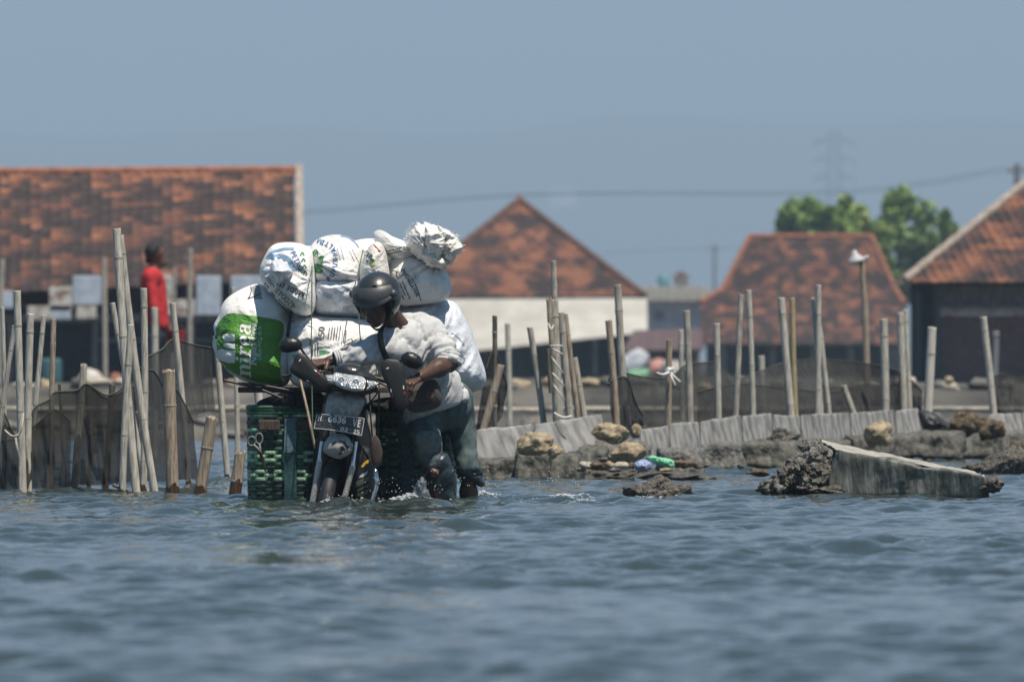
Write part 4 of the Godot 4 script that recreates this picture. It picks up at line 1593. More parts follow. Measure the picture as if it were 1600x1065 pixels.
# ---------------------------------------------------------------- bamboo
func bamboo(label: String, x1: float, y1: float, x2: float, y2: float, w: float, d: float, m: Material, o := {}) -> Node3D:
	var top := P(x1, y1, d + float(o.get("lean", 0.0)))
	var foot := P(x2, y2, d)
	var dir := (foot - top).normalized()
	if not o.get("hang", false) and dir.y < -0.2:
		foot += dir * ((foot.y + 0.45) / -dir.y)       # down to the bed
	var len := (foot - top).length()
	var r := w * d / FOCAL * 0.5
	var t := thing("bamboo_post", label, "bamboo post", foot, o.get("group", "bamboo posts in the water"))
	var rr := RandomNumberGenerator.new()
	rr.seed = int(x1 * 7 + y1 * 3)
	var bow := Vector3(rr.randf_range(-1, 1), 0, rr.randf_range(-1, 1)) * float(o.get("bow", 0.012)) * len
	var joints := []
	var q := rr.randf_range(0.08, 0.24)
	while q < len - 0.1:
		joints.append(q)
		q += rr.randf_range(0.30, 0.52) * clampf(r / 0.018, 0.8, 1.35)
	var path := PackedVector3Array()
	var rad := PackedFloat32Array()
	var steps := int(len / 0.03) + 2
	# the open end: down the inside wall first, then the rim, then the outside
	var at := func(s: float) -> Vector3:
		return top + dir * s + bow * sin(PI * s / len)
	path.append(at.call(0.07)); rad.append(r * 0.05)
	path.append(at.call(0.07)); rad.append(r * 0.68)
	path.append(at.call(0.002)); rad.append(r * 0.72)
	path.append(at.call(0.0)); rad.append(r * 0.80)
	path.append(at.call(0.0)); rad.append(r * 0.95)
	path.append(at.call(0.004)); rad.append(r)
	for k in range(1, steps):
		var s := len * k / steps
		var f := 1.0
		for j in joints:
			f += 0.055 * exp(-pow((s - j) / 0.012, 2.0))
		path.append(at.call(s)); rad.append(r * f * lerpf(0.97, 1.06, s / len))
	var mb := MB.new()
	# the tube's own direction must not turn over inside the hollow, so rings are laid along one axis
	var side := (Vector3.BACK - dir * Vector3.BACK.dot(dir)).normalized()
	var other := dir.cross(side)
	var pts := PackedVector3Array()
	var sides := 14
	var cutn := rr.randf_range(-0.5, 0.5)
	for k in path.size():
		for s in sides:
			var a := TAU * s / sides
			var p := path[k] + (side * cos(a) + other * sin(a)) * rad[k]
			if k >= 2 and k <= 5:
				p += dir * (cos(a + cutn * 3.0) * r * 0.25 * absf(cutn) + float(o.get("jag", 0.0)) * rr.randf())
			pts.append(p)
	mb.grid(pts, path.size(), sides, true)
	part("culm", mb, m, t)
	if w >= 8.0:
		for j in joints:
			if at.call(j).y < 0.0:
				continue
			var jb := MB.new()
			var c: Vector3 = at.call(j)
			jb.tube(path3([c - dir * 0.006, c - dir * 0.003, c + dir * 0.003, c + dir * 0.006]), PackedFloat32Array([r * 1.03, r * 1.075, r * 1.075, r * 1.03]), sides)
			part("joint", jb, M.joint, t)
	if o.has("wet"):
		var s1 := (top.y - float(o.wet)) / -dir.y
		var wb := MB.new()
		var wp := PackedVector3Array()
		for k in 8:
			for s in sides:
				var a := TAU * s / sides
				var e: float = s1 + (0.014 * sin(a * 2.0 + x1) + 0.01 * sin(a * 5.0) if k == 0 else 0.0) + (len - s1) * k / 7.0
				wp.append(at.call(e) + (side * cos(a) + other * sin(a)) * (r * 1.06 * lerpf(0.97, 1.06, e / len) + 0.0012))
		wb.grid(wp, 8, sides, true)
		part("wet_foot", wb, M.bamboo_wet, t)
	return t

func build_posts() -> void:
	var a = M.bamboo_pale
	var g = M.bamboo_grey
	var tn = M.bamboo_tan
	var dk = M.bamboo_dark
	var left := [
		["thin pale bamboo post cut by the left picture edge", 3, 480, 2, 672, 7, 44.0, a],
		["stout pale bamboo post with knot hole near left edge", 26, 454, 33, 682, 12, 43.0, a],
		["thin leaning bamboo crossing behind the stout knotted post", 22, 508, 3, 655, 8, 43.6, g],
		["flat-faced greyish bamboo post right of the knotted post", 47, 490, 47, 645, 12, 43.8, a],
		["slim bamboo post leaning right, third beside the knotted post", 68, 492, 56, 640, 8, 44.2, a],
		["yellowish slim bamboo post above the net's left sag", 83, 498, 80, 762, 9, 44.5, tn],
		["split-topped old bamboo stump holding up the net", 131, 566, 116, 757, 11, 44.0, g, {"jag": 0.03}],
		["short grey stump in the net left of the tall pair", 175, 600, 162, 752, 10, 45.0, dk],
		["tallest pale bamboo post with dark knot, of the tall pair", 182, 357, 199, 565, 13, 43.2, a, {"lean": 0.05}],
		["leaning bamboo post of the tall pair, touching its top", 187, 368, 217, 575, 12, 43.45, a],
		["short bamboo leaning left beside the tall pair", 175, 473, 196, 590, 9, 43.7, a],
		["medium bamboo post with ringed top before the tall pair", 204, 507, 194, 752, 11, 43.0, a],
		["bamboo post with one ring, left of the red shirt", 224, 450, 220, 752, 11, 43.6, a],
		["blurred bamboo post in front of the red-shirted person", 241, 480, 240, 640, 11, 62.0, a],
		["slender bamboo post leaning right beside red bucket", 269, 473, 292, 745, 10, 46.0, a],
		["thick brown weathered stump with frayed top in the water", 263, 574, 269, 762, 20, 42.2, tn, {"jag": 0.035, "wet": 0.05}],
		["short thick bamboo stump tilted right in open water", 331, 649, 312, 760, 19, 42.4, tn, {"jag": 0.02, "wet": 0.04}],
		["broken bamboo stub low beside the left basket", 376, 702, 367, 762, 18, 42.4, tn, {"jag": 0.05, "wet": 0.07}],
		["long pale bamboo post just left of the green sack", 337, 525, 356, 744, 10, 48.0, a, {"wet": 0.03}],
		["dark net-covered stake left of the split stump", 92, 600, 98, 756, 5, 44.6, dk],
		["crooked dark stake hanging right of the split stump", 126, 640, 152, 715, 8, 44.8, dk, {"hang": true}],
		["low dark stake between split stump and short grey stump", 141, 690, 138, 755, 6, 44.6, dk],
		["dark slat in the net right below the tall pair", 212, 610, 216, 750, 8, 43.9, dk],
		["white bamboo stub standing behind the green sack's base", 402, 608, 408, 660, 14, 44.0, M.bamboo_white],
		["bamboo tip rising behind the green sack's shoulder", 364, 449, 366, 560, 8, 52.0, a]]
	for q in left:
		bamboo(q[0], q[1], q[2], q[3], q[4], q[5], q[6], q[7], q[8] if q.size() > 8 else ({"wet": 0.02 + 0.05 * rng.randf()} if q[4] > 700 and q[6] < 47.0 else {}))
	var right := [
		["thin dark bamboo with hole, first right of the wader", 773, 493, 770, 640, 8, 49.70, dk],
		["thick cut bamboo stump leaning right beside the wader", 783, 570, 757, 672, 12, 49.50, tn],
		["blurred pale post in front of the corrugated awning", 793, 505, 794, 640, 9, 66.0, a],
		["bamboo post leaning left, standing free before the awning", 828, 511, 846, 660, 10, 50.40, g],
		["tall thin bamboo rising out of the rope-wound bundle", 865, 407, 869, 520, 9, 50.40, g, {"hang": true}],
		["thick rope-wound grey post, middle of the bundle", 864, 468, 874, 662, 17, 50.32, g],
		["splintered slat on the left side of the bundle", 857, 462, 864, 560, 8, 50.23, tn, {"jag": 0.05, "hang": true}],
		["grey bamboo pressed to the rope-wound post's right side", 876, 488, 889, 655, 12, 50.46, g],
		["brown bamboo at the back of the bundle", 883, 490, 905, 652, 9, 50.61, tn],
		["short brown stump right of the bundle", 897, 557, 910, 645, 11, 50.65, g, {"jag": 0.03}],
		["short dark slat left low on the bundle", 856, 545, 862, 620, 7, 50.30, dk, {"hang": true}],
		["brown-grey bamboo with black twine before the awning's right", 951, 500, 959, 640, 11, 51.30, tn],
		["tall grey bamboo beside the one with black twine", 965, 445, 979, 640, 12, 51.72, g],
		["bamboo post with white knotted cloth", 1046, 530, 1047, 665, 10, 52.97, tn],
		["thin blurred post behind the white knotted cloth", 1064, 515, 1067, 640, 8, 58.0, a],
		["straight grey bamboo right of the white knotted cloth", 1073, 485, 1075, 660, 11, 53.43, g],
		["bamboo with two rings left of the split bamboo", 1120, 505, 1122, 654, 10, 54.26, a],
		["split-sided bamboo leaning right under the stepped roof", 1158, 460, 1147, 652, 9, 54.71, g],
		["pale straight bamboo next to the split bamboo", 1170, 453, 1174, 650, 9, 55.21, a],
		["short blurred stump below the stepped roof's eave", 1190, 556, 1193, 640, 10, 70.0, a],
		["strong pale bamboo leaning left, middle of the net", 1221, 465, 1237, 652, 12, 56.44, a],
		["yellow-jointed thin bamboo behind the strong pale one", 1238, 465, 1246, 640, 9, 56.63, M.bamboo_yellow],
		["bamboo of the crossed pair that stands upright", 1279, 445, 1274, 650, 9, 57.31, a],
		["shorter bamboo of the crossed pair, left side", 1270, 465, 1276, 560, 7, 57.37, a],
		["leaning bamboo of the crossed pair, sinking in the net", 1281, 510, 1295, 650, 8, 57.85, a],
		["low stake leaning left inside the black net", 1318, 602, 1336, 652, 10, 58.92, g],
		["stubby grey post left of the double post", 1381, 498, 1381, 645, 13, 60.21, a],
		["left member of the double post before the brick house", 1407, 488, 1414, 645, 12, 61.12, a],
		["right member of the double post before the brick house", 1415, 484, 1422, 645, 9, 61.33, a],
		["bright white bamboo post before the brick house", 1457, 511, 1449, 642, 14, 61.78, M.bamboo_white],
		["pale bamboo post leaning left at the far right", 1537, 495, 1550, 645, 11, 62.12, a]]
	for q in right:
		bamboo(q[0], q[1], q[2], q[3], q[4], q[5], q[6], q[7], q[8] if q.size() > 8 else {})
	for q in [["blurred stake before the long house, left of the tall pair", 162, 402, 163, 520, 8, 110.0], ["blurred stake before the long house, right of the red person", 297, 388, 299, 520, 8, 112.0], ["blurred stake at the left edge before the tiled roof", 3, 405, 2, 520, 8, 112.0], ["pale blurred stake behind the leaning slender post", 272, 420, 271, 520, 6, 113.0]]:
		bamboo(q[0], q[1], q[2], q[3], q[4], q[5], q[6], g, {"group": "stakes before the long house"})
	# the pole with the white lamp before the stepped roof
	var d := 72.0
	var foot := P(1358, 640, d)
	var t := thing("lamp_pole", "bamboo pole with white lamp before the stepped roof", "lamp pole", foot)
	var mb := MB.new()
	mb.tube(path3([foot - Vector3(0, 0.3, 0), P(1352, 480, d), P(1347, 408, d)]), PackedFloat32Array([0.032, 0.03, 0.024]), 10)
	part("pole", mb, tn, t)
	var lamp := MB.new()
	lamp.lathe(Transform3D(Basis(Vector3(1, 0.25, 0).normalized(), Vector3(-0.25, 1, 0).normalized(), Vector3.BACK), P(1339, 409, d)), PackedVector2Array([Vector2(0.075, 0), Vector2(0.08, 0.012), Vector2(0.06, 0.04), Vector2(0.03, 0.07), Vector2(0.02, 0.11), Vector2(0, 0.11)]), 16)
	part("lamp_shade", lamp, flat_mat(0.42, 0.43, 0.45, 0.6), t)
	var arm := MB.new()
	arm.tube(path3([P(1336, 396, d), P(1347, 404, d), P(1358, 400, d)]), PackedFloat32Array([0.012]), 6)
	part("arm", arm, flat_mat(0.6, 0.6, 0.6, 0.6), t)
	# ropes and ties
	var rp := MB.new()
	for q in [[560, 0.0], [568, 0.02], [590, 0.05], [612, 0.04], [632, 0.05]]:
		var loop := []
		var c := P(869 + (q[0] - 560) * 0.055, q[0] - 20, 50.0)
		for k in 15:
			var an := TAU * k / 14.0
			loop.append(c + Vector3(cos(an) * 0.036, -cos(an) * q[1], sin(an) * 0.036))
		rp.tube(path3(loop), PackedFloat32Array([0.0055]), 6)
	rp.tube(smooth([P(866, 645, 49.85), P(880, 652, 49.82), P(893, 650, 49.85)]), PackedFloat32Array([0.007]), 6)
	rp.tube(smooth([P(857, 505, 49.95), P(861, 514, 49.9), P(865, 508, 49.95)]), PackedFloat32Array([0.004]), 6)
	solo("binding_rope", rp, M.white_rope, "white rope wound down the thick grey bundle post", "rope")
	var kn := MB.new()
	kn.add(stone_mesh(P(1047, 579, 52.9), Vector3(0.035, 0.028, 0.03), 710, 0.5))
	kn.tube(smooth([P(1045, 582, 52.85), P(1036, 585, 52.83), P(1026, 582, 52.85)]), PackedFloat32Array([0.012, 0.011, 0.010, 0.009, 0.009, 0.008, 0.008, 0.007, 0.007, 0.006, 0.006, 0.005, 0.004]), 6)
	kn.tube(smooth([P(1049, 582, 52.83), P(1055, 589, 52.8), P(1063, 596, 52.8)]), PackedFloat32Array([0.009, 0.008, 0.006]), 6)
	kn.tube(smooth([P(1048, 584, 52.83), P(1051, 592, 52.8), P(1055, 601, 52.8)]), PackedFloat32Array([0.008, 0.007, 0.006]), 6)
	solo("knotted_cloth", kn, flat_mat(0.72, 0.72, 0.68, 0.85), "white knotted cloth tied on a bamboo post", "cloth")
	var tw := MB.new()
	for y in [590.0, 594.0, 600.0]:
		var c := P(957, y, 51.5)
		var lp := []
		for k in 11:
			var an := TAU * k / 10.0
			lp.append(c + Vector3(cos(an) * 0.026, 0.006 * sin(an * 2), sin(an) * 0.026))
		tw.tube(path3(lp), PackedFloat32Array([0.006]), 5)
	solo("black_twine", tw, M.rope, "black twine tied round a brown-grey bamboo", "twine")
	# the pale root-like split rope that hangs from the knotted post
	var rt := MB.new()
	rt.tube(smooth([P(7, 672, 42.9), P(18, 681, 42.8), P(29, 678, 42.8), P(34, 664, 42.8), P(36, 645, 42.85)]), PackedFloat32Array([0.006]), 6)
	rt.tube(smooth([P(23, 681, 42.8), P(26, 700, 42.78), P(30, 725, 42.8), P(31, 765, 42.8)]), PackedFloat32Array([0.006, 0.007, 0.009, 0.006, 0.009, 0.007, 0.008]), 6)
	solo("hanging_cord", rt, M.rubble_pale, "pale forked cord hanging below the knotted post", "cord")

# ---------------------------------------------------------------- nets
func net(label: String, tops: Array, bottoms: Array, d0: float, d1: float, m: Material, sd: int, fold := 0.04, called := "fishing_net", nu := 110) -> void:
	var mb := MB.new()
	var n := noise(sd, 1.0, 3)
	var tp := []
	var bp := []
	for k in tops.size():
		var t := float(k) / maxf(1.0, tops.size() - 1.0)
		tp.append(P(tops[k][0], tops[k][1], lerpf(d0, d1, t)))
	for k in bottoms.size():
		var t := float(k) / maxf(1.0, bottoms.size() - 1.0)
		bp.append(P(bottoms[k][0], bottoms[k][1], lerpf(d0, d1, t)))
	var ts := smooth(tp, 12)
	var bs := smooth(bp, 12)
	var nv := 26
	var pts := PackedVector3Array()
	for j in nv + 1:
		var v := float(j) / nv
		for i in nu + 1:
			var u := float(i) / nu
			var a := ts[int(u * (ts.size() - 1))].lerp(ts[mini(int(u * (ts.size() - 1)) + 1, ts.size() - 1)], fposmod(u * (ts.size() - 1), 1.0))
			var b := bs[int(u * (bs.size() - 1))].lerp(bs[mini(int(u * (bs.size() - 1)) + 1, bs.size() - 1)], fposmod(u * (bs.size() - 1), 1.0))
			var p := a.lerp(b, v)
			p.z += fold * v * (n.get_noise_2d(p.x * 14.0, v * 0.8) * 2.0 + n.get_noise_2d(p.x * 5.0, v * 0.5 + 40.0) * 2.0)
			p.x += fold * 0.4 * v * n.get_noise_2d(p.x * 9.0 + 90.0, v)
			pts.append(p)
	mb.grid(pts, nv + 1, nu + 1)
	var lo := P(tops[0][0], bottoms[0][1], d0)
	var t := thing(called, label, "net", lo)
	part("mesh", mb, m, t)
	var rp := MB.new()
	rp.tube(ts, PackedFloat32Array([0.0045]), 6)
	part("edge_rope", rp, M.rope, t)

func build_nets() -> void:
	net("translucent black net sagging between the left bamboo posts", [[-30, 655], [0, 640], [18, 672], [33, 690], [52, 640], [75, 625], [85, 613], [118, 610], [135, 600], [165, 617], [188, 608], [203, 585], [207, 574], [228, 577]], [[-30, 765], [60, 763], [150, 758], [232, 755]], 43.7, 44.0, M.net, 801, 0.05)
	net("grey net stretched up to the slender leaning post", [[228, 558], [252, 546], [270, 530], [300, 538], [330, 543]], [[240, 640], [290, 650], [334, 640]], 46.6, 48.4, M.net, 802, 0.03)
	net("dark net bunched behind the thick brown stump", [[206, 560], [222, 577], [240, 580], [256, 605], [276, 610], [302, 660]], [[225, 752], [250, 752], [275, 750], [310, 748]], 44.3, 45.5, M.net_dense, 803, 0.05)
	net("second layer of black net hanging low at far left", [[-30, 690], [20, 686], [60, 660], [85, 640], [110, 660]], [[-30, 768], [40, 766], [110, 762]], 43.95, 44.1, M.net, 804, 0.05)
	net("folded net drape between stump and tall pair", [[118, 612], [140, 606], [165, 622], [190, 612], [200, 600]], [[120, 756], [160, 755], [205, 752]], 44.25, 44.35, M.net, 805, 0.07)
	net("black net hanging beside the stump right of wader", [[760, 575], [772, 545], [783, 572], [792, 600], [788, 625]], [[742, 672], [760, 668], [775, 662], [785, 650]], 49.8, 49.9, M.net_dense, 806, 0.03)
	net("black net bundle hanging from the twine-bound bamboo", [[953, 596], [964, 590], [980, 592], [994, 630], [1005, 650]], [[956, 672], [970, 674], [990, 672], [1004, 668]], 51.2, 52.0, M.net_dense, 807, 0.06)
	net("long black net sheet along the right-hand posts", [[976, 582], [1010, 589], [1046, 589], [1072, 570], [1110, 566], [1122, 567], [1150, 590], [1174, 585], [1222, 567], [1250, 562], [1300, 562], [1380, 572], [1420, 590], [1442, 612]], [[990, 672], [1100, 662], [1220, 655], [1330, 650], [1442, 646]], 53.6, 62.0, M.net, 808, 0.05, "fishing_net", 200)
	net("second black net layer low along the right-hand posts", [[1090, 612], [1150, 600], [1230, 606], [1300, 612], [1360, 600], [1440, 622]], [[1090, 664], [1220, 656], [1330, 652], [1442, 648]], 55.0, 62.4, M.net, 809, 0.06)
	net("dark net tangle at the right edge behind boulders", [[1552, 588], [1570, 584], [1600, 590], [1660, 580]], [[1548, 650], [1600, 648], [1660, 650]], 63.0, 64.0, M.net, 810, 0.07)

# ---------------------------------------------------------------- the person on the dike
func build_red_person() -> void:
	var d := 77.8
	var s := d / FOCAL
	var q := func(x, y, dz): return P(x, y, d + dz)
	var foot: Vector3 = q.call(244, 634, 0.0)
	foot.y = ground_height(d, 0.0)
	var t := thing("person", "person in red shirt walking right on the dike", "person", foot)
	var skin := flat_mat(0.12, 0.062, 0.042, 0.55)
	var body := MB.new()
	net_mesh(body, [
		[q.call(241, 395, 0), q.call(244, 394, 0), 13 * s, 12.5 * s], [q.call(247, 402, 0), q.call(252, 410, 0), 9 * s, 7 * s], [q.call(256, 404, 0), q.call(260, 407, 0), 2.4 * s, 2.0 * s], [q.call(254, 413, 0), q.call(258, 413, 0), 2.6 * s, 2.0 * s],
		[q.call(243, 412, 0), q.call(237, 424, 0), 7.5 * s, 8 * s], [q.call(237, 428, 0), q.call(240, 510, 0), 13 * s, 14 * s],
		[q.call(247, 470, 0.12), q.call(258, 497, 0.14), 6 * s, 4.5 * s], [q.call(258, 497, 0.14), q.call(266, 516, 0.14), 4.5 * s, 4 * s], [q.call(266, 516, 0.14), q.call(270, 527, 0.14), 5 * s, 3 * s], [q.call(240, 470, -0.2), q.call(246, 516, -0.2), 6 * s, 4 * s],
		[q.call(237, 520, -0.1), q.call(236, 575, -0.1), 12 * s, 9 * s], [q.call(236, 575, -0.1), q.call(231, 625, -0.1), 8 * s, 6 * s], [q.call(243, 520, 0.1), q.call(248, 575, 0.1), 12 * s, 9 * s], [q.call(248, 575, 0.1), q.call(252, 625, 0.1), 8 * s, 6 * s], [q.call(231, 630, -0.1), q.call(244, 633, -0.1), 5 * s, 4 * s], [q.call(252, 630, 0.1), q.call(265, 633, 0.1), 5 * s, 4 * s]], 0.03, 0.014)
	part("body", body, skin, t)
	var hair := MB.new()
	net_mesh(hair, [[q.call(239.5, 393, 0), q.call(242.5, 392, 0), 14.2 * s, 13.6 * s], [q.call(235, 400, 0), q.call(233, 407, 0), 9.0 * s, 6.5 * s]], 0.02, 0.012, [[q.call(248, 392, 0), Vector3(0.86, -0.5, 0).normalized(), 0.12], [q.call(240, 409, 0), Vector3(0.3, -0.95, 0).normalized(), 0.12]])
	hair.push(func(p): return 0.012 * chop.get_noise_3dv(p * 60.0))
	part("hair", hair, flat_mat(0.012, 0.011, 0.011, 0.75), t)
	var shirt := MB.new()
	net_mesh(shirt, [[q.call(236, 432, -0.12), q.call(236, 432, 0.12), 14 * s, 14 * s], [q.call(238, 440, 0), q.call(243, 505, 0), 19 * s, 21 * s], [q.call(233, 436, 0.13), q.call(252, 490, 0.16), 10 * s, 8.5 * s], [q.call(252, 490, 0.16), q.call(262, 510, 0.15), 8 * s, 6 * s], [q.call(233, 436, -0.15), q.call(240, 478, -0.2), 10 * s, 8.5 * s], [q.call(237, 424, 0), q.call(237, 428, 0), 9 * s, 10 * s]], 0.04, 0.014, [[q.call(243, 513, 0), Vector3(0, -1, 0), 0.4]])
	var wr := noise(812, 9.0, 3)
	shirt.push(func(p): return 0.010 * wr.get_noise_3dv(p * Vector3(1.0, 0.6, 1.0)))
	part("shirt", shirt, flat_mat(0.46, 0.018, 0.022, 0.8), t)
	var tro := MB.new()
	net_mesh(tro, [[q.call(240, 510, 0), q.call(241, 522, 0), 19 * s, 19 * s], [q.call(237, 525, -0.1), q.call(236, 580, -0.1), 14 * s, 11 * s], [q.call(236, 580, -0.1), q.call(231, 618, -0.1), 10 * s, 9 * s], [q.call(243, 525, 0.1), q.call(248, 580, 0.1), 14 * s, 11 * s], [q.call(248, 580, 0.1), q.call(252, 618, 0.1), 10 * s, 9 * s]], 0.03, 0.014)
	part("trousers", tro, flat_mat(0.022, 0.028, 0.045, 0.85), t)
	var b := thing("red_bucket", "red bucket carried by the red-shirted person", "bucket", q.call(274, 552, 0.15))
	var bm := MB.new()
	bm.lathe(Transform3D(Basis(), q.call(274, 550, 0.15)), PackedVector2Array([Vector2(0, 0), Vector2(0.072, 0), Vector2(0.10, 0.20), Vector2(0.106, 0.205), Vector2(0.104, 0.212), Vector2(0.094, 0.21), Vector2(0.07, 0.02), Vector2(0, 0.02)]), 18)
	part("pail", bm, flat_mat(0.42, 0.02, 0.03, 0.5), b)
	var hd := MB.new()
	var arc := []
	for k in 11:
		var an := PI * k / 10.0
		arc.append(q.call(274, 550, 0.15) + Vector3(cos(an) * 0.10, 0.205 + sin(an) * 0.06, 0))
	hd.tube(path3(arc), PackedFloat32Array([0.005]), 6)
	part("handle", hd, M.rope, b)

# ---------------------------------------------------------------- the motorcycle
func B(x: float, y: float, dz := 0.0) -> Vector3:
	return P(x, y, 40.0 + dz)

func plate_shape(called: String, outline: Array, dz: float, tf: float, tb: float, m: Material, parent: Node3D, o := {}) -> Blob:
	var b := blob(outline, 40.0 + dz, tf, tb, o)
	var mb := MB.new()
	b.shell(mb, 96, 14)
	part(called, mb, m, parent, o.get("label", ""))
	return b

func bike_materials() -> void:
	M.black = flat_mat(0.013, 0.013, 0.014, 0.42)
	M.mirror_black = flat_mat(0.011, 0.011, 0.012, 0.38)
	M.black_gloss = flat_mat(0.010, 0.011, 0.013, 0.14)
	M.black_gloss.clearcoat_enabled = true
	M.black_gloss.clearcoat = 0.6
	M.rubber = flat_mat(0.010, 0.011, 0.014, 0.62)
	M.grey_paint = noise_mat([lin2(0.20, 0.195, 0.185), lin2(0.36, 0.35, 0.335), lin2(0.44, 0.43, 0.41)], Vector3(3, 3, 3), 0.68, 121, 0.03, 5)
	M.chrome = flat_mat(0.62, 0.62, 0.62, 0.16, 1.0)
	M.worn_metal = noise_mat([lin2(0.18, 0.165, 0.13), lin2(0.52, 0.50, 0.45), lin2(0.62, 0.60, 0.56)], Vector3(16, 6, 16), 0.34, 122, 0.04, 4, 0.4)
	M.worn_metal.metallic = 0.45
	M.reflector = flat_mat(0.92, 0.93, 0.94, 0.2, 0.6)
	M.reflector.heightmap_enabled = true
	M.reflector.heightmap_texture = noise_tex(123, 0.035, [], 3, 256, FastNoiseLite.TYPE_CELLULAR)
	M.reflector.heightmap_scale = 1.6
	M.reflector.uv1_triplanar = true
	M.reflector.uv1_scale = Vector3(14, 14, 14)
	M.lamp_glass = flat_mat(0.62, 0.65, 0.70, 0.12, 0.25)
	M.white_paint = flat_mat(0.74, 0.74, 0.72, 0.5)
	M.red_paint = flat_mat(0.45, 0.03, 0.035, 0.5)
	M.guard = noise_mat([lin2(0.009, 0.009, 0.010), lin2(0.018, 0.018, 0.019)], Vector3(14, 14, 14), 0.55, 124, 0.05, 3)
	M.plate = noise_mat([lin2(0.020, 0.022, 0.026), lin2(0.040, 0.043, 0.05), lin2(0.10, 0.105, 0.115)], Vector3(10, 10, 10), 0.34, 125, 0.025, 5)
	M.yellow = flat_mat(0.62, 0.36, 0.03, 0.35)
	M.olive = flat_mat(0.10, 0.085, 0.03, 0.4)
	M.pale_decal = flat_mat(0.55, 0.55, 0.50, 0.35)
	M.green_decal = flat_mat(0.07, 0.10, 0.07, 0.3)
	M.cord_green = flat_mat(0.10, 0.15, 0.10, 0.8)
	M.helmet = flat_mat(0.018, 0.020, 0.023, 0.26)
	M.helmet.clearcoat_enabled = true
	M.helmet.clearcoat = 0.5
	M.helmet_peak = flat_mat(0.050, 0.053, 0.058, 0.45)
	M.visor = flat_mat(0.095, 0.102, 0.112, 0.16)
	M.pouch = noise_mat([lin2(0.045, 0.038, 0.036), lin2(0.085, 0.07, 0.066)], Vector3(9, 9, 9), 0.88, 127)
	M.leather = noise_mat([lin2(0.035, 0.024, 0.02), lin2(0.075, 0.05, 0.042)], Vector3(9, 9, 9), 0.8, 126)

